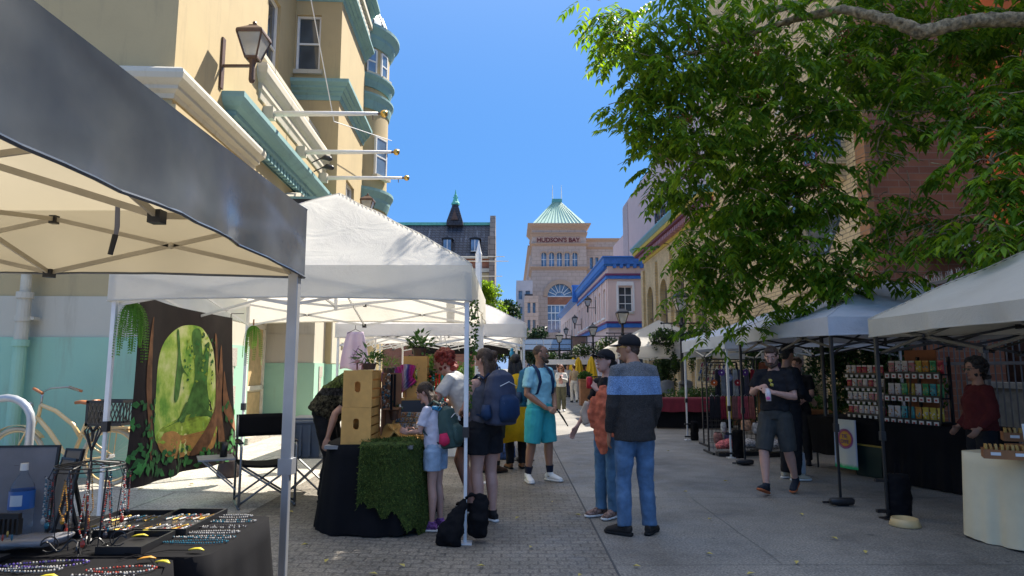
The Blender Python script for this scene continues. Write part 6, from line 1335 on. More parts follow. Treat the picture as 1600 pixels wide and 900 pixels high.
for k in range(5):
    x=3.6+.14*k; r=thing('rosette',['orange','violet','blue and white','red','purple'][k]+' cloth rosette fixed high on the nearest clothes rack','rosette',(x,11.66,1.24+.09*((k*2)%3)),0,'cloth rosettes'); m=MB(); 
    for q in range(14): a=2*pi*q/14; leaflet(m,V((0,0,0)),V((cos(a),-.3,sin(a))),V((0,-1,0)),.075,.04)
    m.build('petals',M_('ros%d'%k,[(.6,.12,.02),(.15,.05,.3),(.25,.3,.5),(.45,.02,.04),(.12,.03,.25)][k],.6),r,fix=False); MB().ball((0,-.03,0),.014,8).build('centre',petal,r)
for row in range(3):
    for k in range(7):
        x=3.62+.085*k-.03*row; z=1.56-.13*row-.008*k; r=thing('card_pouch','small patterned pouch in the slanting rows at the far side of the clothes stall','pouch',(x+.12,12.84,z),0,'patterned pouches'); MB().box((0,-.02,0),(.05,.008,.12),0,Matrix.Rotation(.35,3,'Y')).build('card',mat('pouch_card',(.42,.40,.30),.6) if 'pouch_card' not in bpy.data.materials else bpy.data.materials['pouch_card'],r); MB().box((.0,-.026,0),(.03,.006,.075),0,Matrix.Rotation(.35,3,'Y')).build('pouch',M_('po%d'%((k+row)%4),[(.3,.05,.08),(.06,.09,.25),(.1,.1,.1),(.3,.2,.05)][(k+row)%4],.6),r)
for k,(x,z,w,c,nm) in enumerate(((3.62,.28,.16,(.25,.12,.1),'reddish'),(3.80,.28,.15,(.05,.05,.12),'navy'),(3.97,.28,.15,(.3,.06,.05),'brick red'),(4.12,.5,.18,(.6,.33,.2),'orange and cream'),(4.30,.45,.15,(.55,.52,.5),'white'),(3.72,.46,.1,(.4,.4,.4),'grey'))):
    r=thing('folded_cloth',nm+' rolled cloth bundle low on the nearest clothes rack','cloth bundle',(x,11.64,z),0,'rolled cloths on the rack'); MB().loft([(0,-.05,-.09),(0,-.06,-.05),(0,-.06,.05),(0,-.05,.09)],[w*.4,w*.5,w*.5,w*.4],[.03,.05,.05,.03],seg=12,side=(1,0,0)).build('cloth',M_('fc%d'%k,c,.85,.6,scale=25),r,smooth=True,disp=.015,dsize=.05); MB().bx(-w*.3,w*.3,-.01,.0,.08,.1).build('band',blackcloth,r)
for k,(x,y,sx,c,nm) in enumerate(((3.72,11.35,.2,(.5,.12,.12),'red and white'),(4.1,11.45,.15,(.55,.5,.48),'cream'),(4.5,11.3,.25,(.45,.42,.40),'grey and pink'))):
    r=thing('cloth_heap',nm+' striped cloth heap on the low shelf below the clothes racks','cloth heap',(x,y,.16),.1*k,'cloth heaps'); MB().loft([(-sx,0,0),(-sx*.6,0,.03),(0,0,.05),(sx*.6,0,.03),(sx,0,0)],[.06,.1,.12,.1,.05],[.04,.07,.08,.06,.03],seg=12).build('cloth',mat('heap%d'%k,c,.85,.9,scale=35),r,smooth=True,disp=.04,dsize=.07); MB().bx(-sx,sx,-.1,.1,-.15,-.09).build('shelf_board',black_paint,r)
sg_=thing('price_card','blank white price card above the nearest clothes rack','card',(4.05,11.7,1.66),0,'white price cards'); MB().bx(-.14,.14,-.004,.004,0,.12).build('card',white_paint,sg_); MB().bar((0,0,-.05),(0,0,0),.004,4).build('clip',dark_metal,sg_)
sg2=dup(sg_,(4.72,11.95,1.66),0,'blank white price card above the grid rack behind the walking man')
mt=cloth_table('low table with maroon cloth beyond the clothes stall',-1.0,1.0,-.35,.35,.75,mat('maroon_cloth',(.14,.008,.02),.85),(4.55,16.7,0),0,drop=.42,seed=11,wav=.006)
MB().bx(-.95,.95,-.33,-.31,.02,.5).build('dark_skirt',blackcloth,mt)
for k in range(2):
    c=thing('grey_chair',['grey plastic chair left, behind the maroon table','grey plastic chair right, behind the maroon table'][k],'chair',(4.55+.55*k,19.2,.004),0,'grey plastic chairs'); MB().grid(lambda u,v:(-.21+.42*u,-.02-.05*sin(pi*u),.75+.4*v-.06*v*v*abs(2*u-1)**2),8,6).build('backrest',plastic_g,c,solid=.02,smooth=True); MB().bx(-.22,.22,-.05,.4,.43,.46).build('seat',plastic_g,c,bevel=.01)
    for x in(-.19,.19):
        for y in(0,.36): MB().bar((x,y,0),(x,y,.75 if y==0 else .43),.014,6).build('leg',ft,c)
# ================================================================ packet stall
TA=V((4.55,10.15,0)); TB=V((5.45,7.75,0)); d=(TB-TA); ang=math.atan2(d.y,d.x); mid=(TA+TB)/2; nn=V((-d.y,d.x,0)).normalized()
L=d.length; u_=d.normalized(); 
c1=TA+u_*(L*.24)+nn*.36; cloth_table('black stretch clothed table at the far half of the packet stall',-L*.25,L*.25,-.36,.36,.78,blackcloth,(c1.x,c1.y,0),ang,seed=21,drop=.22,wav=.004,flare=-.05)
c2=TA+u_*(L*.76)+nn*.36; cloth_table('black clothed table at the near half of the packet stall',-L*.25,L*.25,-.36,.36,.782,blackcloth,(c2.x,c2.y,0),ang,seed=22,wav=.012)
def on(t,off,z): p=TA+u_*(L*t)+nn*off; return V((p.x,p.y,z))
N=NT('tie_dye_banner'); zz=N.sep(); 
rx=N.math('POWER',N.math('ADD',N.math('POWER',zz[0],2.0),N.math('POWER',N.math('SUBTRACT',zz[2],-.27),2.0)),.5)
sw=N.ramp(N.math('ADD',N.math('MULTIPLY',rx,4.2),N.math('MULTIPLY',N.noise(14,4),.12)),[(0,(.62,.40,.06,1)),(.45,(.55,.30,.05,1)),(.52,(.35,.06,.12,1)),(.60,(.3,.1,.3,1)),(.68,(.55,.62,.66,1)),(1,(.60,.64,.62,1))]); bt=N.ramp(zz[2],[(0,(0,0,0,1)),(1,(0,0,0,1))])
gfac=N.math('MULTIPLY',N.math('SUBTRACT',-.58,N.math('ADD',zz[2],N.math('MULTIPLY',N.noise(12,3),.06))),22.0,True)
ex=N.math('MULTIPLY',N.math('SUBTRACT',N.math('ABSOLUTE',zz[0]),.15),18.0,True)
cc=N.mix(ex,sw,(.12,.25,.6,1)); N.link(N.mix(gfac,cc,(.02,.45,.16,1)),N.b.inputs['Base Color']); N.b.inputs['Roughness'].default_value=.8
P=on(.30,-.07,.77); bn=thing('tie_dye_banner','narrow white banner with round orange tie dye emblem and green hem on the packet stall','banner',P,ang); MB().grid(lambda u,v:((u-.5)*.38,.012*sin(u*8)*v-.02*v,-.68*v),14,14).build('cloth',N.m,bn,fix=False,solid=.004)
m=MB(); 
text_mesh('emblem_lettering','TIE',.075,mat('dark_ink',(.12,.03,.2),.6),bn,(0,-.022,-.235),(pi/2,0,0),.001); text_mesh('emblem_lettering','DYE',.075,bpy.data.materials['dark_ink'],bn,(0,-.024,-.31),(pi/2,0,0),.001)
m.loft([(.135*cos(2*pi*k/30),-.022,-.27+.135*sin(2*pi*k/30)) for k in range(31)],.003,seg=4); m.build('emblem_ring',bpy.data.materials['dark_ink'],bn)
pkm=[mat('pack_white',(.62,.58,.55),.25,.1),mat('pack_red',(.45,.05,.07),.25,.2),mat('pack_pink',(.55,.22,.22),.25),mat('pack_orange',(.55,.25,.05),.25),mat('pack_green',(.06,.30,.12),.25),mat('pack_teal',(.05,.30,.33),.25),mat('pack_yellow',(.55,.42,.06),.25),mat('pack_dark',(.10,.02,.02),.25)]
card_w=mat('tag_white',(.7,.68,.66),.6); tagm=mat('tag_red',(.4,.05,.04),.6)
def pack(P,rz,ci,w,h,lab,grp,cj=0):
    r=thing('sweet_packet',lab,'packet',P,rz,grp); rr_=random.Random(int(P.x*997+P.z*313))
    m=MB(); m.loft([(0,0,0),(0,0,.01),(0,0,h*.45),(0,0,h*.8),(0,0,h*.86),(0,0,h)],[w*.45,w*.48,w*.5,w*.46,w*.44,w*.45],[.008,.018,.022,.010,.003,.002],seg=12,side=(1,0,0)); m.build('bag',pkm[ci],r,smooth=True)
    m=MB(); m.bx(-w*.45,w*.45,-.006,.004,h*.86,h); m.build('header',pkm[cj],r)
    m=MB()
    for k in range(6): m.ball((rr_.uniform(-.35,.35)*w,-.018,rr_.uniform(.12,.7)*h),rr_.uniform(.006,.010),5)
    m.build('sweets',pkm[(ci+2)%8 if ci else rr_.choice((2,3,1))],r)
# rack one: four wire tiers
R1p=on(.36,.22,.782); rk1=thing('wire_rack','black four tier wire rack of pale packets on the far half of the packet stall','rack',R1p,ang); m=MB()
for k in range(4):
    z=.05+.19*k; m.bx(-.33,.33,-.06,.06,z-.008,z).bx(-.33,.33,-.068,-.062,z,z+.03)
for sx in(-.33,.33): m.bx(sx-.01,sx+.01,.04,.06,0,.80)
m.build('frame',dark_metal,rk1)
MB().bx(-.33,.33,-.0735,-.0695,0,0.0001) if False else None
rr=random.Random(17); Rz=Matrix.Rotation(ang,3,'Z')
for k in range(4):
    for i in range(7):
        P=R1p+Rz@V((-.27+.09*i,-.02,.052+.19*k)); pack(P,ang,rr.choice((0,0,0,2,1)) if i<5 or k<3 else 1,.08,.135,'pale sweet packet in a row of the four tier wire rack','packets on the wire rack')
for k in range(4):
    for i in range(7): MB().bx(-.29+.09*i,-.25+.09*i,-.075,-.07,.04+.19*k-.025,.04+.19*k+.012).build('price_tag',card_w,rk1)
# rack two: wooden black shelves
R2p=on(.66,.20,.784); rk2=thing('shelf_rack','tall black three tier shelf rack of colourful packets on the packet stall','rack',R2p,ang); m=MB()
for k in range(3): z=.02+.30*k; m.bx(-.40,.40,-.12+.03*k,.12,z,z+.02).bx(-.40,.40,-.13+.03*k,-.12+.03*k,z-.04,z+.045)
for sx in(-.40,-.02,.40): m.bx(sx-.012,sx+.012,.08,.12,0,.86).beam((sx,-.12,0.02),(sx,-.05,.64),.02,.02)
m.build('frame',black_paint,rk2)
for k in range(3):
    for i in range(8): q_=MB().bx(-.38+.1*i,-.32+.1*i,-.136+.03*k,-.1305+.03*k,-.02+.30*k,.04+.30*k).build('price_tag',card_w,rk2); MB().bx(-.365+.1*i,-.335+.1*i,-.1385+.03*k,-.1362+.03*k,-.005+.30*k,.02+.30*k).build('tag_mark',tagm,q_)
pal=[[0,0,5,5,3,6,6,6],[0,0,4,6,0,4,5,4],[2,0,0,2,6,3,4,1]]
nmz={0:'white',5:'turquoise',3:'orange',6:'yellow',4:'green',2:'pink',1:'red'}
for k in range(3):
    for i in range(8):
        P=R2p+Rz@V((-.35+.1*i,-.04+.03*k,.042+.30*k)); ci=pal[k][i]; pack(P,ang,ci,.09,.17,'%s sweet packet on the %s shelf of the tall black rack'%(nmz[ci],['bottom','middle','top'][k]),'packets on the shelf rack',0 if ci in(0,2) else ci)
bp_=thing('backing_board','orange brown board standing behind the tall packet rack','board',on(.62,.42,.79),ang); MB().bx(-.2,.25,0,.02,0,.95).build('panel',mat('rust_board',(.38,.13,.05),.7),bp_,bevel=.004); MB().bx(-.2,.25,.021,.05,0,.04).build('foot',black_paint,bp_)
bn_=thing('storage_bin','dark green plastic bin with yellow rimmed lid under the packet stall','bin',on(.40,.2,.004),ang); MB().add([(-.2,-.16,0),(.2,-.16,0),(.2,.16,0),(-.2,.16,0),(-.26,-.2,.42),(.26,-.2,.42),(.26,.2,.42),(-.26,.2,.42)],[(0,3,2,1),(0,1,5,4),(1,2,6,5),(2,3,7,6),(3,0,4,7)]).build('tub',mat('dark_green_plastic',(.01,.03,.025),.4),bn_); MB().bx(-.28,.28,-.22,.22,.42,.44).build('lid',mat('yellow_lid',(.30,.22,.03),.5),bn_,bevel=.004)
wb=thing('carrier_bag','white plastic carrier bag standing behind the walking man','carrier bag',(4.02,9.35,.004),0); MB().loft([(0,0,.0),(0,0,.03),(0,0,.18),(0,0,.3),(0,0,.34)],[.08,.11,.12,.11,.06],[.06,.08,.08,.05,.01],seg=16,side=(1,0,0)).build('bag',mat('white_film',(.62,.62,.64),.3,.1),wb,smooth=True,disp=.05,dsize=.06); MB().loft([(-.05,0,.32),(-.03,0,.42),(.03,0,.42),(.05,0,.32)],.006,seg=5).build('handle',bpy.data.materials['white_film'],wb)
P=gp_(1392,812) if 'gp_' in globals() else V((592/1010*6.42,6.42,.004)); bw=thing('pet_bowl','shallow beige pet bowl on the paving by the black leg','bowl',P,0); MB().lathe([(0,.0),(.13,0),(.135,.01),(.115,.07),(.105,.072),(.095,.03),(0,.025)],(0,0,0),28).build('bowl',mat('beige_ceramic',(.58,.42,.20),.4,.06),bw,smooth=True); MB().lathe([(.1365,.0),(.138,.008),(.134,.012)],(0,0,0),28).build('foot_ring',mat('beige_ceramic2',(.4,.3,.15),.5),bw)
# ================================================================ soap stall
A=V((4.06,6.02,0)); B_=V((4.62,4.25,0)); d=B_-A; ang2=math.atan2(d.y,d.x); n2=V((-d.y,d.x,0)).normalized(); c=A+d*.5+n2*.38; Rz2=Matrix.Rotation(ang2,3,'Z')
cloth_table('cream clothed soap table at the right edge of the street',-d.length/2,d.length/2,-.38,.38,.755,creamcloth,(c.x,c.y,0),ang2,seed=31,flare=.05,wav=.016)
def soaptray(lab,px,py,z,w=.30,n=9):
    Y=(1.5-z)*1010/(py-575); P=V(((px-800)/1010*Y,Y,z)); r=thing('soap_tray',lab,'tray',P,ang2+.75,'wooden soap trays'); m=MB(); m.bx(-w/2,w/2,-.09,.09,0,.01).bx(-w/2,w/2,-.09,-.08,.01,.075).bx(-w/2,w/2,.08,.09,.01,.075).bx(-w/2,-w/2+.01,-.08,.08,.01,.075).bx(w/2-.01,w/2,-.08,.08,.01,.075).bx(-.005,.005,-.08,.08,.01,.06); m.build('tray',mat('tray_wood',(.30,.12,.04),.6,.2) if 'tray_wood' not in bpy.data.materials else bpy.data.materials['tray_wood'],r); MB().bx(-w*.36,-w*.16,-.0935,-.091,.03,.055).build('label_card',card_w,r); MB().bx(w*.12,w*.34,-.0935,-.091,.03,.055).build('label_card',card_w,r)
    for k in range(n): 
        s=thing('soap_bar','amber soap bar standing in a wooden tray on the cream table','soap bar',P+Matrix.Rotation(ang2+.75,3,'Z')@V((-w*.42+k*w*.84/(n-1),.01,.012)),ang2+.75+.1*sin(k*3),'amber soap bars'); MB().box((0,0,.05),(.02,.06,.10),0,Matrix.Rotation(.12*sin(k*5),3,'Y')).build('bar',M_('soap%d'%(k%3),[(.55,.30,.06),(.50,.24,.05),(.58,.34,.1)][k%3],.5),s,bevel=.003)
soaptray('front wooden tray of amber soap bars with two white labels on the cream table',1556,712,.757,.34); 
rz_=thing('step_box','wooden riser under the rear soap tray on the cream table','riser',V((4.45,5.62,.757)),ang2+.75); MB().bx(-.2,.2,-.1,.1,0,.09).build('box',bpy.data.materials['tray_wood'],rz_,bevel=.004); MB().bx(-.08,.08,-.104,-.101,.03,.06).build('slot',black_paint,rz_)
soaptray('rear raised wooden tray of amber soap bars on the cream table',1586,686,.85,.34)
wc=thing('white_sign_card','upright white card at the right end of the cream table','card',tp(1606,712,.757),ang2+.9); MB().box((0,0,.14),(.2,.006,.28),0,Matrix.Rotation(-.2,3,'X')).build('card',white_paint,wc); MB().bx(-.1,.1,-.0,.06,0,.008).build('foot',white_paint,wc)
dk=thing('dark_bowl','dark bowl of small wrapped items in front of the rear soap tray','bowl',tp(1590,713,.757),0); MB().lathe([(0,0),(.07,0),(.1,.05),(.09,.05),(0,.02)],(0,0,0),18).build('bowl',black_paint,dk,smooth=True)
m=MB(); rr=random.Random(3)
for k in range(14): m.ball((rr.uniform(-.06,.06),rr.uniform(-.06,.06),.05+rr.random()*.02),.018,6,rr.randrange(2))
m.build('wrapped_items',[black_paint,brn],dk)
lt=thing('wall_lamp_lantern','white framed glass lantern hanging in the leaves in front of the corner tower','lantern',at(1274,372,9.8),0); lantern_parts(lt,-.25,1.3,mat('grey_lantern',(.35,.36,.38),.5)); MB().bar((0,0,-2.7-.0),(0,0,-.25),.03,8).build('post',black_paint,lt)
# ================================================================ people
JD={'pel':(0,0,.97),'wai':(0,.0,1.10),'che':(0,.0,1.29),'shc':(0,-.012,1.44),'nek':(0,-.005,1.52),'hed':(0,.02,1.665),
 'shL':(-.172,-.01,1.425),'elL':(-.225,-.035,1.15),'wrL':(-.235,.035,.905),'hipL':(-.088,0,.93),'knL':(-.10,.015,.50),'anL':(-.10,-.02,.085)}
for k in list(JD):
    if k.endswith('L'): x,y,z_=JD[k]; JD[k[:-1]+'R']=(-x,y,z_)
def hand(mb,W,f,n,s,curl=.5,sc=1.0,spread=1.0):
    """W wrist, f finger direction, n palm normal (curl towards n), s thumb side"""
    f=V(f).normalized(); n=V(n); n=(n-f*n.dot(f)).normalized(); s_=f.cross(n); 
    if s_.dot(V(s))<0: s_=-s_
    mb.loft([W-f*.02,W+f*.02,W+f*.055*sc,W+f*.09*sc],[.024*sc,.033*sc,.041*sc,.039*sc],[.019*sc,.016*sc,.015*sc,.011*sc],seg=10,side=s_)
    for k,(o,L) in enumerate(((.030,.072),(.0105,.08),(-.0095,.075),(-.029,.058))):
        p=W+f*.085*sc+s_*(o*sc*spread); a=curl*(.75+.12*k); pts=[p-f*.02]; q=p; ang=a*.35
        for seg_,l in enumerate((.42,.32,.26)):
            d=f*cos(ang)+n*sin(ang); pts.append(q); q=q+d*(L*l*sc); ang+=a*.8
        pts.append(q); mb.loft(pts,[.0085*sc,.009*sc,.0085*sc,.008*sc,.0055*sc],seg=7)
    p=W+f*.022*sc+s_*.024*sc; d=(f*.65+s_*.65+n*.35).normalized(); q=p+d*.045*sc; d2=(f*.85+s_*.1+n*(.2+.5*curl)).normalized()
    mb.loft([p-d*.01,p,q,q+d2*.03*sc],[.012*sc,.0125*sc,.0105*sc,.007*sc],seg=7)
def person(lab,loc,yaw,H=1.75,J={},skin=None,vox=.008,head=(0,0,0),build=1.0,female=False,hands={},group=None,top=None,bottom=None,shoes=None,socks=None,hair=None,cap=None,glasses=None,beard=None,eyes=True,extra=None):
    s=H/1.8; j={k:V(v) for k,v in JD.items()}
    if female:
        for k in ('shL','shR'): j[k].x*=.88
        for k in ('elL','elR','wrL','wrR'): j[k].x*=.9
    for k,v in J.items(): j[k]=V(v)
    skin=skin or skinL; r=thing('person',lab,'person',loc,rad(yaw),group); r.scale=(s,s,s)
    side=(j['shR']-j['shL']).normalized(); hs=(j['hipR']-j['hipL']).normalized(); B=build
    b=MB(); tor=[j['pel']+(j['pel']-j['wai'])*.55,j['pel'],j['wai'],j['che'],lerp(j['che'],j['shc'],.6),j['shc'],j['nek'],lerp(j['nek'],j['hed'],.35)]
    fw=1.0 if not female else .92
    b.loft(tor,[.11*B,.158*B*(1.03 if female else 1),.132*B*fw,.155*B*fw,.16*B*fw,.095,.056,.054],[.09*B,.112*B,.098*B,.115*B,.10*B,.068,.056,.056],seg=18,side=side)
    for q in 'LR':
        S,E,W=j['sh'+q],j['el'+q],j['wr'+q]; k=B*(1 if not female else .85)
        b.loft([lerp(j['shc'],S,.55),S,lerp(S,E,.3),lerp(S,E,.75),E,lerp(E,W,.25),lerp(E,W,.75),W],[.05*k,.058*k,.050*k,.043*k,.040*k,.043*k,.031*k,.026*k],seg=12)
        Hp,K,A=j['hip'+q],j['kn'+q],j['an'+q]; k=B*(1 if not female else 1.0)
        cb=V((0,-.012,0))
        b.loft([Hp+V((0,0,.05)),Hp,lerp(Hp,K,.3),lerp(Hp,K,.75),K,lerp(K,A,.28)+cb,lerp(K,A,.6)+cb*.6,lerp(K,A,.9),A],[.07*k,.088*k,.083*k,.062*k,.055*k,.057*k,.045*k,.034*k,.036*k],seg=14)
        h=hands.get(q,{}); f=h.get('f',(W-E)); n=h.get('n',(1 if q=='L' else -1,0,0)); th=h.get('s',(0,1,0)); hand(b,W,f,n,th,h.get('curl',.6),1.0)
    # head
    hr=Matrix.Rotation(rad(head[0]),3,'Z')@Matrix.Rotation(rad(-head[1]),3,'X')@Matrix.Rotation(rad(head[2]),3,'Y'); hc=j['hed']
    HP=lambda p:hc+hr@V(p)
    rings=[(-.118,.022,.022,.052),(-.108,.040,.040,.042),(-.085,.052,.062,.024),(-.05,.061,.078,.010),(-.01,.069,.09,.002),(.03,.075,.097,-.003),(.065,.073,.093,-.006),(.095,.056,.072,-.008),(.112,.032,.042,-.008),(.119,.008,.01,-.008)]
    b.loft([HP((0,c[3],c[0])) for c in rings],[c[1] for c in rings],[c[2] for c in rings],seg=20,side=hr@V((1,0,0)))
    b.loft([lerp(j['nek'],j['hed'],.0),lerp(j['nek'],j['hed'],.35),HP((0,-.02,-.03))],[.056,.053,.055],seg=12)
    b.loft([HP((0,.082,.022)),HP((0,.098,-.002)),HP((0,.114,-.026)),HP((0,.088,-.036))],[.009,.011,.016,.013],[.009,.012,.013,.01],seg=8,side=hr@V((1,0,0)))
    b.loft([HP((-.045,.068,.030)),HP((-.02,.088,.033)),HP((.02,.088,.033)),HP((.045,.068,.030))],[.008,.010,.010,.008],seg=6)
    b.ball(HP((0,.083,-.093)),(.02,.016,.016),8)
    for sx in(-1,1): b.ball(HP((sx*.077,-.008,-.008)),(.011,.02,.032),8,M=hr)
    body=b.build('body',skin,r,remesh=vox)
    if eyes:
        e=MB()
        for sx in(-1,1): e.ball(HP((sx*.030,.079,.010)),(.014,.012,.0085),8,M=hr)
        eo=e.build('eyes',eyew,r,smooth=True); e=MB()
        for sx in(-1,1): e.ball(HP((sx*.030,.089,.010)),(.006,.004,.0065),8,M=hr)
        for sx in(-1,1): e.loft([HP((sx*.014,.098,.037)),HP((sx*.032,.093,.043)),HP((sx*.05,.078,.036))],.0045,seg=5)
        e.build('brows',hair[0] if hair else irism,r); e=MB(); e.ball(HP((0,.090,-.062)),(.022,.010,.0065),8,M=hr); e.build('lips',lipm,r,smooth=True)
    # hair styles
    if hair:
        hm,style=hair; h=MB()
        if style=='buzz': h.ball(HP((0,-.012,.036)),(.0775,.099,.088),18,M=hr)
        elif style=='short': h.ball(HP((0,-.014,.042)),(.083,.102,.09),18,M=hr); h.ball(HP((0,-.05,-.02)),(.07,.055,.06),12,M=hr); h.loft([HP((-.05,.06,.095)),HP((0,.075,.108)),HP((.05,.06,.1))],.022,seg=8)
        elif style=='curly':
            rr=random.Random(4); h.ball(HP((0,-.02,.045)),(.09,.105,.09),14,M=hr)
            for k in range(110):
                a=V((rr.gauss(0,1),rr.gauss(-.35,1),rr.gauss(.35,1))).normalized()
                if a.y>.55 and a.z<.35: continue
                h.ball(HP((a.x*.105,-.025+a.y*.12,.035+a.z*.11)),rr.uniform(.018,.032),7)
            for k in range(14): h.ball(HP((rr.uniform(-.07,.07),-.09-rr.random()*.04,-.03-rr.random()*.08)),.03,7)
        elif style in('long','longwavy','pony'):
            h.ball(HP((0,-.016,.04)),(.086,.104,.092),18,M=hr)
            if style!='pony':
                dn=V((0,0,-1)); L_=.36 if style=='long' else .26
                for sx in(-1,0,1):
                    p0=HP((sx*.062,-.045,.02)); p1=HP((sx*.07,-.07,-.08)); p2=p1+V((sx*.01,-.03,-L_*.5)); h.loft([p0,p1,p2,p2+V((0,-.005,-L_*.5))],[.04,.05,.055,.02],[.03,.035,.035,.012],seg=10,side=side)
            else:
                h.loft([HP((0,-.1,.03)),HP((0,-.135,.02)),HP((0,-.15,-.06)),HP((0,-.13,-.15))],[.018,.03,.032,.012],seg=10)
                h.ball(HP((0,-.05,-.03)),(.07,.055,.06),12,M=hr)
        h.build('hair',hm,r,remesh=.007 if style!='buzz' else .008,disp=.012 if style!='buzz' else .002,dsize=.025)
    if beard:
        h=MB(); h.loft([HP((-.066,.02,-.04)),HP((-.05,.06,-.085)),HP((0,.088,-.098)),HP((.05,.06,-.085)),HP((.066,.02,-.04))],[.02,.024,.03,.024,.02],seg=8); h.loft([HP((-.03,.088,-.05)),HP((0,.1,-.047)),HP((.03,.088,-.05))],.008,seg=6); h.build('beard',beard,r,remesh=.006,disp=.006,dsize=.02)
    if cap:
        h=MB(); h.loft([HP((0,-.008,.028)),HP((0,-.01,.06)),HP((0,-.012,.10)),HP((0,-.012,.128)),HP((0,-.012,.14))],[.088,.09,.078,.045,.01],[.108,.11,.095,.055,.012],seg=20,side=hr@V((1,0,0)))
        h.build('cap',cap,r,smooth=True); h=MB(); vs=[]; 
        for k in range(9):
            a=pi*(k/8)*.76+pi*.12; vs.append(HP((cos(a)*.082,sin(a)*.10,.040))); vs.append(HP((cos(a)*.072,sin(a)*.175+.01,.030-.012*abs(cos(a)))))
        h.add(vs,[(2*k,2*k+1,2*k+3,2*k+2) for k in range(8)]); h.build('cap_brim',cap,r,smooth=True,solid=.006)
    if glasses:
        h=MB()
        for sx in(-1,1):
            pts=[HP((sx*.034+.024*cos(a*pi/5),.103,.010+.017*sin(a*pi/5))) for a in range(11)]; h.loft(pts,.0022,seg=4)
            h.loft([HP((sx*.058,.10,.014)),HP((sx*.079,.03,.012)),HP((sx*.08,-.01,.008))],.0025,seg=4)
        h.loft([HP((-.011,.105,.014)),HP((.011,.105,.014))],.002,seg=4); go=h.build('glasses',glasses,r)
        if glasses is black_paint:
            h=MB()
            for sx in(-1,1): h.ball(HP((sx*.034,.103,.010)),(.023,.003,.016),10,M=hr)
            h.build('lens',irism,go)
    # clothes
    if bottom:
        m,kind=bottom[:2]; lo=bottom[2] if len(bottom)>2 else 1.0; end={'pants':1.0,'shorts':.56,'shortshort':.30,'knee':.72}[kind]
        c=MB(); c.loft([j['pel']+(j['pel']-j['wai'])*.6,j['pel'],lerp(j['pel'],j['wai'],.75)],[.135*B,.170*B*lo,.150*B],[.112*B,.124*B*lo,.112*B],seg=20,side=hs)
        for q in 'LR':
            Hp,K,A=j['hip'+q],j['kn'+q],j['an'+q]; 
            path=[(0,.09),(.3,.088),(.6,.076)]; pts=[Hp+V((0,0,.06))]; rr_=[.075*B]
            tot=[(0,Hp,.098),(.25,lerp(Hp,K,.45),.093),(.5,lerp(Hp,K,.9),.078),(.56,K,.074),(.75,lerp(K,A,.4),.073),(.9,lerp(K,A,.8),.066),(1.0,A+V((0,0,-.01)),.068)]
            for t_,p_,r_ in tot:
                if t_<=end+.01: pts.append(p_); rr_.append(r_*B*lo if kind=='pants' else (r_+.010+.012*t_)*B*lo)
            if end not in [t_ for t_,_,_ in tot]:
                p_=lerp(Hp,K,end/.56) if end<.56 else lerp(K,A,(end-.56)/.44); pts.append(p_); rr_.append(rr_[-1])
            c.loft(pts,rr_,seg=14)
        c.build('trousers' if kind=='pants' else 'shorts',m,r,remesh=vox*1.2,disp=.022 if kind=='pants' else .014,dsize=.09)
    if top:
        m,sl=top[:2]; o=top[2] if len(top)>2 else {}; lo=o.get('loose',1.0); hp_=o.get('hip',1.0); hem=o.get('hem',.35)
        c=MB(); hp=lerp(j['pel'],j['wai'],hem) if hem>=0 else j['pel']+(j['pel']-j['wai'])*(-hem)
        c.loft([hp,lerp(hp,j['wai'],.7),j['wai'],j['che'],lerp(j['che'],j['shc'],.6),lerp(j['shc'],j['nek'],.1),lerp(j['shc'],j['nek'],.55)],
            [.166*B*lo*fw*hp_,.158*B*lo*fw*hp_,.152*B*lo*fw*hp_,.170*B*lo*fw,.172*B*fw,.11,.072],[.126*B*lo*hp_,.122*B*lo*hp_,.118*B*lo*hp_,.130*B*lo,.118*B,.082,.07],seg=22,side=side)
        for q in 'LR':
            S,E,W=j['sh'+q],j['el'+q],j['wr'+q]; k=B*(1 if not female else .87)
            pts=[lerp(j['shc'],S,.45),S+V((0,0,.004))]; rr_=[.066*k,.070*k]
            if sl=='short': pts+=[lerp(S,E,.35),lerp(S,E,.72)]; rr_+=[.066*k*lo,.066*k*lo]
            elif sl=='long': pts+=[lerp(S,E,.35),lerp(S,E,.8),E,lerp(E,W,.4),lerp(E,W,.93)]; rr_+=[.064*k*lo,.058*k*lo,.058*k*lo,.053*k*lo,.042*k]
            elif sl=='none': pts=pts[:1]+[lerp(j['shc'],S,.8)]; rr_=[.05*k,.058*k]
            c.loft(pts,rr_,seg=14)
        c.build(o.get('name','shirt'),m,r,remesh=vox*1.25,disp=o.get('disp',.03),dsize=.085)
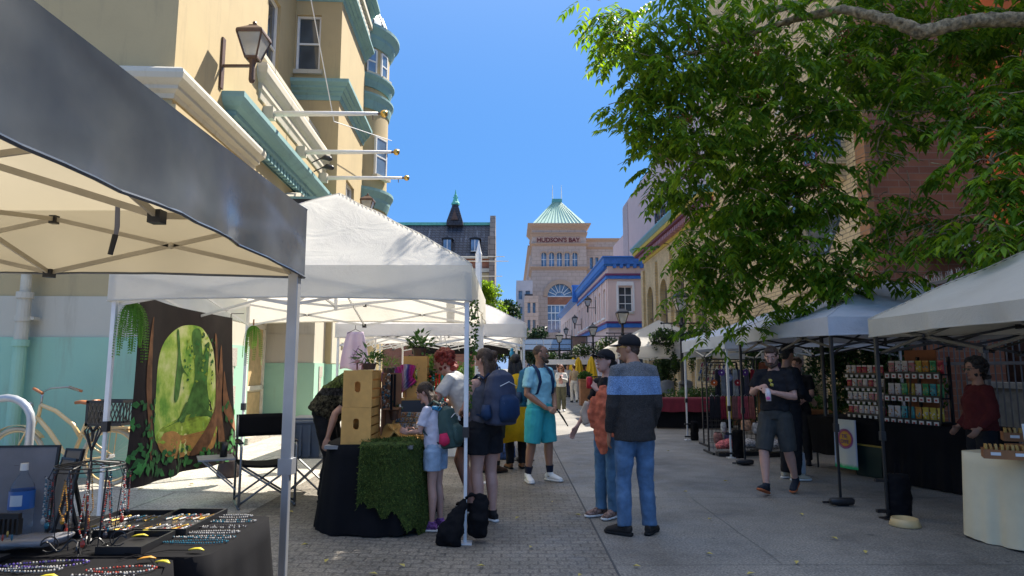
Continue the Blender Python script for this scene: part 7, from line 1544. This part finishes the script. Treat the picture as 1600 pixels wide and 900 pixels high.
    if shoes:
        upm,som=shoes[:2]
        for q in 'LR':
            A,K=j['an'+q],j['kn'+q]; d=V(J.get('toe'+q,(0.12*(-1 if q=='L' else 1),1,0))).normalized(); pz=d.z; low=A-V((0,0,.085)); sdv=d.cross(V((0,0,1))).normalized(); u=sdv.cross(d).normalized()
            hl=A-u*.085-d*.055
            c=MB(); c.loft([hl+u*.05-d*.012,hl+u*.055+d*.02,hl+u*.058+d*.07,hl+u*.05+d*.12,hl+u*.038+d*.18,hl+u*.03+d*.225,hl+u*.025+d*.245],[.028,.037,.037,.041,.046,.040,.018],[.035,.045,.05,.043,.031,.024,.012],seg=14,side=sdv); c.loft([A+u*.03,A-u*.02],[.045,.044],seg=12)
            so_=c.build('shoe',upm,r,remesh=.006)
            c=MB(); c.loft([hl+u*.012-d*.02,hl+u*.012+d*.03,hl+u*.012+d*.12,hl+u*.012+d*.19,hl+u*.014+d*.235,hl+u*.016+d*.255],[.028,.040,.041,.049,.041,.018],[.014]*5+[.010],seg=14,side=sdv,sq=.6); c.build('sole',som,so_,smooth=True)
            if socks:
                c=MB(); t1=socks[1]; c.loft([A-V((0,0,.03)),A,lerp(A,K,t1*.6),lerp(A,K,t1)],[.042,.0405,.042*1.0+.006*t1*4,.044+.012*t1*3],seg=12,cap=False); c.build('sock',socks[0],r,smooth=True)
    return r,j,HP,s
def cmat(name,c,**k):
    a=dict(rough=.85,var=.14,scale=14,bump=.25,bscale=160,spec=.25,detail=6); a.update(k); return mat(name,c,**a)
denim=cmat('blue_denim',(.085,.155,.26),var=.35,scale=9); denim_l=cmat('light_denim',(.30,.40,.52),var=.2); denim_w=cmat('worn_denim',(.10,.20,.31),var=.35,scale=7)
blk=cmat('black_cotton',(.014,.014,.017),var=.3); wsole=cmat('white_rubber',(.7,.7,.68)); bsole=cmat('black_rubber',(.015,.015,.015)); wshoe=mat('white_leather',(.74,.74,.73),.5,.06)
hbrown=mat('brown_hair',(.055,.028,.015),.55,.5,scale=60,bump=.8,bscale=120); hblack=mat('black_hair',(.012,.009,.008),.5,.5,scale=60,bump=.8,bscale=120); hred=mat('red_hair',(.20,.018,.012),.55,.5,scale=60,bump=.8,bscale=100); hauburn=mat('auburn_hair',(.18,.05,.02),.55,.4,scale=60); hgrey=mat('cropped_hair',(.09,.055,.035),.8,.4,scale=90)
hblond=mat('blond_hair',(.40,.22,.09),.6,.4,scale=60)
def bands(name,stops,lo,hi,speck=None,rough=.9,axis=2,bump=.5):
    N=NT(name); z=N.sep()[axis]; f=N.math('DIVIDE',N.math('SUBTRACT',z,lo),hi-lo)
    c=N.ramp(f,stops,'CONSTANT')
    if speck:
        n=N.ramp(N.noise(speck[0],3,.8),[(.42,(1-speck[1],)*3+(1,)),(.62,(1+speck[1],)*3+(1,))]); c=N.mix(1.0,c,n,'MULTIPLY')
    N.link(c,N.b.inputs['Base Color']); N.b.inputs['Roughness'].default_value=rough; N.b.inputs['Specular IOR Level'].default_value=.2; N.bump(N.noise(120,4,.7),bump,.006); return N.m
def gp(px,py): # ground point under a pixel
    Y=1.5*1010/(py-575)
    for _ in range(3):
        x=(px-800)/1010*Y; Y=(1.5-gz(x))*1010/(py-575)
    return V(((px-800)/1010*Y,Y,gz((px-800)/1010*Y)+.004))
def local_pack(name,lab,cat,r,s): 
    t=thing(name,lab,cat,tuple(r.location),r.rotation_euler.z); t.scale=r.scale; return t
# --- man in striped jumper, back to camera
knit=bands('striped_knit',[(0,(.045,.04,.038,1)),(.54,(.19,.30,.50,1)),(.80,(.14,.145,.155,1))],.90,1.55,speck=(170,.5))
r,j,HP,s=person('man seen from behind in grey, blue and charcoal striped jumper, jeans and black cap',gp(988,823),10,1.80,
 J={'wai':(0,.0,1.13),'che':(0,-.01,1.34),'shc':(0,-.02,1.50),'nek':(0,.005,1.57),'shL':(-.172,-.01,1.465),'shR':(.172,-.01,1.465),'elL':(-.222,-.02,1.15),'wrL':(-.225,.06,.89),'elR':(.215,-.02,1.16),'wrR':(.21,.13,.93),'hipL':(-.09,0,.92),'knL':(-.11,.02,.5),'anL':(-.125,-.02,.085),'anR':(.11,-.03,.085),'toeL':(-.6,.6,0),'toeR':(.5,.6,0),'hed':(-.02,.06,1.68)},
 skin=skinT,head=(62,0,0),build=.98,top=(knit,'long',{'loose':1.06,'hip':1.13,'hem':-.85,'disp':.02,'name':'jumper'}),bottom=(denim,'pants',1.02),shoes=(cmat('dark_boot',(.03,.025,.022)),bsole),hair=(hbrown,'short'),cap=blk,glasses=brass,vox=.008)
# --- companion in cap with coral jacket
r,j,HP,s=person('slim person in black cap and black tee holding a red can, beside the striped jumper',gp(947,798),128,1.70,
 J={'elL':(-.23,.06,1.17),'wrL':(-.09,.26,1.36),'elR':(.27,.02,1.15),'wrR':(.34,.14,.93),'hed':(0,.03,1.66),'toeL':(-.1,1,0),'toeR':(.3,1,0),'knL':(-.08,.03,.5),'anL':(-.07,0,.085),'anR':(.08,.04,.085)},
 skin=skinR,female=True,head=(-8,-14,0),hands={'L':dict(f=(.5,.3,.75),n=(.8,-.2,-.4),s=(0,-.5,1),curl=1.5)},build=.86,top=(blk,'short',{'loose':1.05}),bottom=(denim_w,'pants',1.08),shoes=(cmat('patchy_trainer',(.25,.16,.13),var=.8,scale=30),wsole),hair=(hblack,'pony'),cap=blk,glasses=black_paint,vox=.007)
pr=r
k=thing('drink_can','red drink can held up by the slim person in the black cap','can',r.location+Matrix.Rotation(r.rotation_euler.z,3,'Z')@(V((-.03,.30,1.43))*s),0)
MB().lathe([(0,-.06),(.027,-.06),(.032,-.052),(.032,.045),(.026,.058),(0,.058)],(0,0,0),16).build('can',mat('red_can',(.5,.015,.03),.3,.05,metal=.4),k,smooth=True); MB().lathe([(0,.0585),(.024,.0585)],(0,0,0),14).build('lid',steel,k)
jk=local_pack('jacket','coral orange jacket draped over the arm of the person holding the red can','jacket',r,s)
coral=cmat('coral_fleece',(.66,.17,.09),bump=.6)
m=MB(); 
m.loft([V((-.13,.20,1.40)),V((-.14,.22,1.30)),V((-.12,.22,1.15)),V((-.10,.21,.98)),V((-.10,.20,.82)),V((-.12,.19,.68))],[.045,.085,.10,.105,.085,.04],[.035,.045,.04,.04,.035,.02],seg=18,side=(1,.1,0)); m.loft([V((-.20,.12,1.30)),V((-.25,.08,1.15)),V((-.24,.09,.98)),V((-.21,.12,.86))],[.04,.055,.055,.045],seg=10); m.loft([V((-.05,.25,1.28)),V((.0,.25,1.12)),V((-.01,.23,.95))],[.03,.045,.03],seg=10); m.build('cloth',coral,jk,remesh=.011,disp=.045,dsize=.07)
m=MB(); m.loft([V((.08,.23,1.22)),V((.14,.22,1.10)),V((.10,.22,.98))],[.03,.06,.05],[.02,.03,.02],seg=10,side=(1,.1,0)); m.build('lining',cmat('pale_lining',(.5,.43,.36)),jk,remesh=.012,disp=.02,dsize=.1)
# --- man in turquoise with backpack
aqua=cmat('aqua_shirt',(.30,.60,.68),var=.06); turq=cmat('turquoise_short',(.05,.42,.45),var=.06); navysock=cmat('navy_sock',(.015,.02,.04))
r,j,HP,s=person('bald man in pale aqua tee and turquoise shorts with hands clasped, looking right',gp(843,746),-138,1.82,
 J={'elR':(.24,.0,1.14),'wrR':(.075,.20,.955),'elL':(-.25,.0,1.14),'wrL':(-.07,.22,.95),'toeL':(-.2,1,0),'toeR':(.5,1,0),'anL':(-.13,.05,.085),'anR':(.15,-.08,.085),'knL':(-.12,.04,.5),'knR':(.13,-.02,.5)},
 skin=skinT,head=(44,2,0),build=1.08,hands={'R':dict(f=(-.8,.5,-.2),n=(-.2,-.6,-.5),s=(0,.2,1),curl=1.0),'L':dict(f=(.8,.5,-.25),n=(.2,-.6,-.5),s=(0,.2,1),curl=1.0)},top=(aqua,'short',{'loose':1.06,'hem':.1}),bottom=(turq,'shorts',1.12),shoes=(wshoe,wsole),socks=(navysock,.28),hair=(hgrey,'buzz'),beard=hgrey,vox=.008)
def backpack(lab,r,c,sz,m,m2,accent=None,tilt=0,straps=True,lab2=None):
    t=local_pack('backpack',lab,'backpack',r,1); c=V(c); w,d,h=sz; R=Matrix.Rotation(tilt,3,'X')
    b=MB(); b.loft([c+R@V((0,0,-h*.5)),c+R@V((0,0,-h*.46)),c+R@V((0,-.01,-h*.2)),c+R@V((0,0,h*.15)),c+R@V((0,0,h*.4)),c+R@V((0,.02,h*.5))],[w*.36,w*.47,w*.5,w*.48,w*.4,w*.2],[d*.36,d*.48,d*.5,d*.44,d*.34,d*.16],seg=20,side=(1,0,0),sq=.55); b.build('bag',m,t,remesh=.012,disp=.018,dsize=.12)
    b=MB(); b.loft([c+R@V((0,-d*.42,-h*.42)),c+R@V((0,-d*.5,-h*.3)),c+R@V((0,-d*.5,-h*.05)),c+R@V((0,-d*.4,.05*h))],[w*.3,w*.38,w*.36,w*.26],[d*.12,d*.2,d*.18,d*.08],seg=16,side=(1,0,0),sq=.5); b.build('front_pocket',m2,t,smooth=True)
    b=MB()
    for sx in(-1,1): b.loft([c+R@V((sx*w*.5,-d*.05,-h*.38)),c+R@V((sx*w*.56,0,-h*.3)),c+R@V((sx*w*.54,0,-h*.12))],[.035,.05,.03],[.05,.07,.045],seg=10)
    b.build('side_pocket',accent or m2,t,smooth=True)
    b=MB(); b.loft([c+R@V((-.03,d*.1,h*.5)),c+R@V((-.02,d*.1,h*.57)),c+R@V((.02,d*.1,h*.57)),c+R@V((.03,d*.1,h*.5))],.008,seg=6); b.build('grab_loop',m2,t)
    b=MB(); pts=[c+R@V((-w*.32,-d*.45,h*.22)),c+R@V((0,-d*.49,h*.3)),c+R@V((w*.32,-d*.45,h*.22))]; b.loft(pts,.004,seg=5); pts=[c+R@V((-w*.3,-d*.62,-h*.08)),c+R@V((w*.3,-d*.62,-h*.08))]; b.loft(pts,.004,seg=5); b.build('zip',whitesteel,t)
    if straps:
        for sx in(-1,1):
            b=MB(); b.loft([c+R@V((sx*.07,d*.3,h*.45)),V((sx*.095,-.10,1.47)),V((sx*.105,-.01,1.515)),V((sx*.115,.085,1.44)),V((sx*.12,.135,1.30)),V((sx*.145,.10,1.15)),c+R@V((sx*w*.42,d*.4,-h*.35))],[.03,.032,.034,.033,.03,.02,.014],[.010]*7,seg=8,side=(1,0,0)); b.build('shoulder_strap',m2,t,smooth=True)
    t.scale=r.scale; return t
teal_b=cmat('petrol_nylon',(.018,.13,.24),rough=.6); navy_b=cmat('navy_nylon',(.012,.035,.09),rough=.6)
backpack('petrol blue backpack with navy straps on the man in turquoise shorts',r,(0,-.24,1.22),(.30,.2,.52),teal_b,navy_b)
k=local_pack('umbrella_stick','short black folded umbrella hanging from the clasped hands of the aqua shirted man','umbrella',r,s); MB().loft([V((-.06,.27,.93)),V((-.12,.30,.84)),V((-.2,.32,.72))],[.010,.013,.008],seg=8).build('shaft',black_paint,k)
MB().loft([V((-.05,.265,.945)),V((-.06,.27,.93))],[.012,.014],seg=8).build('handle',blk,k)
# --- walking man, black tee
r,j,HP,s=person('bearded man in black tee and grey shorts walking forward while opening something in his hands',gp(1205,764),142,1.78,
 J={'elR':(.26,.02,1.20),'wrR':(.13,.23,1.27),'elL':(-.24,.03,1.16),'wrL':(-.06,.25,1.22),'knR':(.115,.15,.51),'anR':(.09,.20,.11),'toeR':(.1,1,.3),'knL':(-.125,-.02,.51),'anL':(-.13,-.24,.15),'toeL':(0,1,-.35),'hed':(.0,.055,1.655),'che':(0,-.02,1.29)},
 skin=skinR,head=(6,26,0),build=1.06,hands={'R':dict(f=(-.75,.2,.3),n=(-.3,-.4,-.8),s=(0,.5,.6),curl=1.3),'L':dict(f=(.6,.4,.2),n=(.3,-.5,-.5),s=(0,.3,1),curl=1.4)},top=(blk,'short',{'loose':1.06,'hem':.2}),bottom=(cmat('faded_black_short',(.05,.052,.05)),'shorts',.98),shoes=(cmat('dark_trainer',(.02,.025,.035)),cmat('rust_sole',(.45,.13,.05))),hair=(hbrown,'short'),beard=hbrown,vox=.0075)
k=local_pack('packet','small clear packet with pink label in the walking man\'s hands','packet',r,s); MB().loft([V((-.01,.31,1.27)),V((-.02,.33,1.22)),V((-.03,.34,1.12))],[.02,.035,.03],[.006,.018,.012],seg=8,side=(1,0,0)).build('wrapper',mat('clear_wrap',(.6,.55,.58),.15,.1),k,smooth=True); MB().ball(V((-.028,.355,1.155)),(.026,.008,.022),8).build('label_patch',mat('pink_label',(.6,.12,.3),.5),k)
k=local_pack('sunglasses','yellow lensed sunglasses hooked on the neck of the walking man\'s black tee','sunglasses',r,s); MB().ball(V((0,.135,1.36)),(.024,.008,.02),8).ball(V((-.012,.135,1.31)),(.024,.008,.02),8).build('lens',mat('yellow_lens',(.5,.42,.05),.2),k,smooth=True); MB().loft([V((.02,.13,1.38)),V((.0,.14,1.335)),V((-.03,.14,1.29))],.004,seg=5).build('frame',brass,k)
# --- dark haired man behind
r,j,HP,s=person('black haired man in dark clothes standing in profile behind the walking man',gp(1226,743),-75,1.82,
 J={'elR':(.24,.02,1.16),'wrR':(.2,.2,1.05),'wrL':(-.24,.14,.95),'toeL':(.0,1,0),'toeR':(.3,1,0)},skin=skinT,head=(12,6,0),top=(blk,'long',{'loose':1.08}),bottom=(blk,'pants',1.05),shoes=(cmat('cream_trainer',(.5,.44,.33)),wsole),hair=(hblack,'short'),vox=.009)
r,j,HP,s=person('vendor with glasses in black top behind the packet table, next to the dark haired man',V((4.55,10.4,0.004)),150,1.68,
 J={'elR':(.22,.06,1.16),'wrR':(.10,.24,1.08),'elL':(-.22,.06,1.16),'wrL':(-.10,.24,1.06)},skin=skinR,head=(-15,10,0),top=(blk,'short',{}),bottom=(blk,'pants'),shoes=(blk,bsole),hair=(hgrey,'short'),glasses=bronze,vox=.010)
# --- maroon person right
r,j,HP,s=person('person in maroon top standing in the shade between the dark stall and the iron fence',V((4.95,6.95,0.004)),85,1.60,
 J={'wrL':(-.2,.14,.98),'wrR':(.2,.14,.98)},skin=skinT,female=True,head=(8,4,0),build=1.15,top=(cmat('maroon_knit',(.085,.012,.012)),'long',{'loose':1.15,'hem':-.1}),bottom=(blk,'pants'),shoes=(blk,bsole),hair=(hblack,'curly'),glasses=black_paint,vox=.010)
# --- girl with green backpack
lil=cmat('pale_lilac_tee',(.60,.58,.66),var=.05)
r,j,HP,s=person('girl in pale tee and denim shorts with a green backpack, reaching to the craft display',gp(684,817),72,1.40,
 J={'wai':(0,.02,1.12),'che':(0,.05,1.28),'shc':(0,.07,1.42),'nek':(0,.09,1.49),'hed':(0,.16,1.61),'shL':(-.155,.06,1.40),'shR':(.155,.06,1.40),'elL':(-.19,.13,1.16),'wrL':(-.12,.33,1.13),'elR':(.19,.13,1.16),'wrR':(.12,.33,1.12),'knL':(-.085,.01,.5),'anL':(-.09,.0,.085),'anR':(.11,-.02,.085)},
 skin=skinR,female=True,build=.93,head=(8,24,0),hands={'L':dict(f=(.2,.9,.3),n=(.8,0,-.3),s=(0,0,1),curl=.8),'R':dict(f=(-.2,.9,.3),n=(-.8,0,-.3),s=(0,0,1),curl=.8)},top=(lil,'short',{'loose':1.18,'hem':-.1}),bottom=(denim_l,'shortshort',1.12),shoes=(cmat('purple_trainer',(.22,.09,.28),var=.8,scale=30),wsole),hair=(hbrown,'longwavy'),vox=.0075)
sage=cmat('sage_nylon',(.045,.085,.075),rough=.6); 
bp=backpack('dark green school backpack with pink side pocket worn by the girl',r,(0.03,-.15,1.20),(.34,.22,.50),sage,sage,accent=cmat('pink_mesh',(.6,.03,.10)),tilt=-.18)
MB().box((.03,-.285,1.31),(.055,.008,.055),0,Matrix.Rotation(-.18,3,'X')@Matrix.Rotation(.3,3,'Y')).build('patch',mat('patch_white',(.6,.58,.55),.6),bp); MB().loft([V((-.1,.02,1.44)),V((-.04,-.06,1.42)),V((.02,-.08,1.38))],[.02,.03,.015],seg=8).build('bow',mat('blue_ribbon',(.05,.35,.62),.5),bp)
# --- woman with red curly hair
wtee=cmat('white_tee',(.66,.65,.62),var=.04)
r,j,HP,s=person('woman with curly red hair in white tee and black shorts leaning towards the girl',V((-.50,7.0,gz(-.6)+.004)),74,1.76,
 J={'pel':(0,-.05,.98),'wai':(0,-.02,1.11),'che':(0,.06,1.28),'shc':(0,.13,1.42),'nek':(0,.18,1.48),'hed':(0,.27,1.58),'shL':(-.16,.12,1.40),'shR':(.16,.12,1.40),'elL':(-.24,.24,1.18),'wrL':(-.10,.44,1.24),'elR':(.23,.22,1.15),'wrR':(.12,.42,1.04),'hipL':(-.09,-.05,.93),'hipR':(.09,-.05,.93),'knR':(.10,.10,.52),'anR':(.10,-.05,.1),'knL':(-.1,-.02,.5),'anL':(-.1,-.12,.09)},
 skin=skinR,female=True,build=1.12,head=(4,18,0),top=(wtee,'short',{'loose':1.08}),bottom=(blk,'shortshort',1.08),shoes=(blk,wsole),hair=(hred,'curly'),vox=.0085)
k=local_pack('waist_bag','navy padded bag at the hip of the red haired woman','bag',r,s); MB().loft([V((-.02,-.10,1.02)),V((.1,-.13,1.05)),V((.22,-.06,1.08)),V((.24,.04,1.06))],[.05,.09,.09,.04],[.05,.08,.08,.04],seg=12).build('bag',navy_b,k,remesh=.012,disp=.03,dsize=.08); MB().loft([V((.2,0,1.12)),V((.1,.16,1.25)),V((-.05,.2,1.36)),V((-.14,.08,1.44))],[.012]*4,[.004]*4,seg=6,side=(0,0,1)).build('strap',black_paint,k)
# --- person with navy rucksack
r,j,HP,s=person('brown haired woman in black shorts carrying a large navy rucksack behind the white tent leg',V((-.27,6.55,gz(-.3)+.004)),45,1.70,
 J={'elL':(-.2,.1,1.15),'wrL':(-.1,.27,1.1),'elR':(.2,.1,1.15),'wrR':(.1,.27,1.1)},skin=skinR,female=True,build=1.14,head=(15,14,0),top=(cmat('grey_vest',(.10,.10,.12)),'none',{'loose':1.06}),bottom=(blk,'shortshort',1.1),shoes=(cmat('black_trainer',(.02,.02,.022)),wsole),hair=(hbrown,'longwavy'),vox=.009)
backpack('large navy and slate rucksack with hanging straps, right of the white tent leg',r,(0.0,-.23,1.28),(.36,.27,.55),cmat('slate_nylon',(.05,.06,.10),rough=.6),navy_b)
# --- man in grey-purple shirt
r,j,HP,s=person('man in greyish purple shirt and dark green shorts with crossed arms behind the rucksack',V((-.30,9.6,gz(-.3)+.004)),-25,1.76,
 J={'elR':(.26,.06,1.18),'wrR':(.12,.24,1.20),'elL':(-.25,.06,1.18),'wrL':(-.1,.24,1.2),'toeR':(.5,1,0)},skin=skinR,build=1.1,top=(cmat('mauve_shirt',(.10,.085,.10)),'short',{'loose':1.12}),bottom=(cmat('green_short',(.035,.05,.04)),'shorts',1.1),shoes=(cmat('brown_boot',(.09,.05,.03)),bsole),socks=(blk,.22),hair=(hbrown,'short'),vox=.010)
# --- woman with yellow wrap
yel=cmat('yellow_cloth',(.70,.42,.012),var=.1)
r,j,HP,s=person('woman with long black hair in a long yellow wrap',V((.06,10.0,0.004)),15,1.72,J={'wrL':(-.2,.15,.95),'wrR':(.2,.15,.95)},skin=skinT,female=True,head=(-20,0,0),top=(yel,'short',{}),bottom=(blk,'pants'),shoes=(cmat('tan_shoe',(.25,.12,.06)),bsole),hair=(hblack,'long'),vox=.010)
m=MB(); n=len(m.v)
for z,rx,ry,dx in ((1.46,.16,.10,0),(1.3,.2,.15,0),(1.0,.23,.19,-.01),(.7,.25,.2,-.03),(.42,.27,.22,-.05)):
    for q in range(28): a=2*pi*q/28; w_=1+.05*sin(7*a)*(1.46-z); m.v.append((rx*w_*cos(a)+dx,ry*w_*sin(a)-.02,z+.02*sin(3*a)))
for i in range(4):
    for q in range(28): m.f.append((n+i*28+q,n+(i+1)*28+q,n+(i+1)*28+(q+1)%28,n+i*28+(q+1)%28)); m.m.append(0)
m.build('wrap',yel,r,smooth=True,solid=.008); m=MB()
rr=random.Random(3)
for k_ in range(50): m.ball((.2+rr.uniform(-.05,.05),-.17+rr.uniform(-.02,.02),rr.uniform(.42,.95)),.009,4)
m.build('embroidery',mat('pale_thread',(.8,.6,.3),.6),r)
# --- bent stallholder
camo=bands('green_black_camo',[(0,(.05,.045,.028,1)),(.43,(.018,.018,.02,1)),(.62,(.055,.075,.018,1))],.98,1.42,speck=(26,.9),bump=1)
r,j,HP,s=person('person bent over behind the crates in a mossy green, black and camouflage jacket',V((-1.95,7.3,gz(-2)+.004)),-88,1.76,
 J={'pel':(0,-.12,.98),'wai':(0,-.04,1.12),'che':(0,.14,1.24),'shc':(0,.32,1.24),'nek':(0,.42,1.22),'hed':(0,.56,1.16),'shL':(-.17,.30,1.22),'shR':(.17,.30,1.22),'elL':(-.25,.42,1.05),'wrL':(-.2,.62,.98),'elR':(.28,.05,.98),'wrR':(.29,-.02,.72),'hipL':(-.09,-.12,.93),'hipR':(.09,-.12,.93),'knL':(-.1,-.02,.5),'knR':(.1,-.02,.5),'anR':(.1,-.08,.085),'anL':(-.1,-.08,.085)},
 skin=skinL,female=True,build=1.15,head=(0,50,0),top=(camo,'short',{'loose':1.35,'hem':-.25,'disp':.05,'name':'jacket'}),bottom=(blk,'pants',1.05),shoes=(blk,bsole),hair=(hbrown,'short'),vox=.009)
# --- seated / distant people
r,j,HP,s=person('blond woman in pale top bending over the white goods table',V((-.25,12.2,0.004)),80,1.65,J={'che':(0,.08,1.27),'shc':(0,.16,1.38),'nek':(0,.22,1.44),'hed':(0,.33,1.50),'shL':(-.15,.15,1.36),'shR':(.15,.15,1.36),'elL':(-.2,.28,1.14),'wrL':(-.1,.45,1.1),'elR':(.2,.28,1.14),'wrR':(.1,.45,1.1)},skin=skinR,female=True,head=(0,25,0),top=(cmat('peach_top',(.62,.42,.34)),'short',{}),bottom=(denim_l,'pants'),shoes=(wshoe,wsole),hair=(hblond,'long'),vox=.012)
cr=cmat('cream_jacket',(.70,.68,.62),var=.05)
r,j,HP,s=person('auburn haired woman in open white jacket and olive trousers looking down at her phone',gp(876,642),172,1.62,J={'elL':(-.22,.03,1.17),'wrL':(-.05,.22,1.25),'elR':(.22,.03,1.17),'wrR':(.06,.22,1.25),'knR':(.09,.06,.5),'anR':(.09,.08,.09),'anL':(-.09,-.12,.1)},skin=skinL,female=True,head=(0,22,0),top=(cr,'long',{'loose':1.25,'hem':-.2,'name':'jacket'}),bottom=(cmat('olive_trouser',(.15,.14,.085)),'pants',1.15),shoes=(wshoe,wsole),hair=(hauburn,'long'),glasses=black_paint,vox=.014)
MB().loft([(0,.11,1.02),(0,.14,1.2),(0,.12,1.40)],[.08,.09,.06],[.03,.03,.02],seg=10,side=(1,0,0)).build('blouse',cmat('pink_blouse',(.62,.36,.34)),r,smooth=True)
k=local_pack('phone','small phone held by the woman in the white jacket','phone',r,s); MB().box((0,.30,1.30),(.07,.012,.14),0,Matrix.Rotation(-.5,3,'X')).build('phone',black_paint,k,bevel=.004)
tan=cmat('tan_top',(.42,.32,.20))
person('person in tan vest and white trousers walking away in the sunlit street',gp(896,628),8,1.66,J={'knL':(-.09,.1,.52),'anL':(-.09,.06,.1),'anR':(.09,-.16,.12)},skin=skinL,female=True,top=(tan,'short',{}),bottom=(cmat('white_trouser',(.62,.6,.55)),'pants',1.05),shoes=(blk,bsole),hair=(hbrown,'short'),vox=.016,eyes=False)
for lab,px,Y,yaw,c,c2,hh,st in (('far woman in pink top standing left of the tall brown planter',908,33,120,(.55,.12,.16),(.05,.05,.08),hbrown,'long'),('far person in white shirt near the yellow parasols',886,34,200,(.65,.65,.68),(.06,.07,.12),hbrown,'short'),('far person in navy shirt in front of the dark stall',880,35.2,30,(.03,.04,.09),(.05,.05,.06),hblack,'short'),('far child in pale blue top near the woman in pink',901,31.5,190,(.35,.45,.6),(.3,.3,.33),hblond,'short'),('far man in grey top behind the woman in the white jacket',871,31,10,(.3,.3,.32),(.08,.08,.1),hbrown,'short'),('far woman in red top at the cafe railing',914,34,240,(.45,.05,.05),(.04,.04,.05),hblack,'long')):
    person(lab,V(((px-800)/1010*Y,Y,.004)),yaw,1.7 if 'child' not in lab else 1.35,skin=skinL,top=(cmat('far_top',c),'short',{}),bottom=(cmat('far_trouser',c2),'pants'),shoes=(blk,bsole),hair=(hh,st),vox=.02,eyes=False)
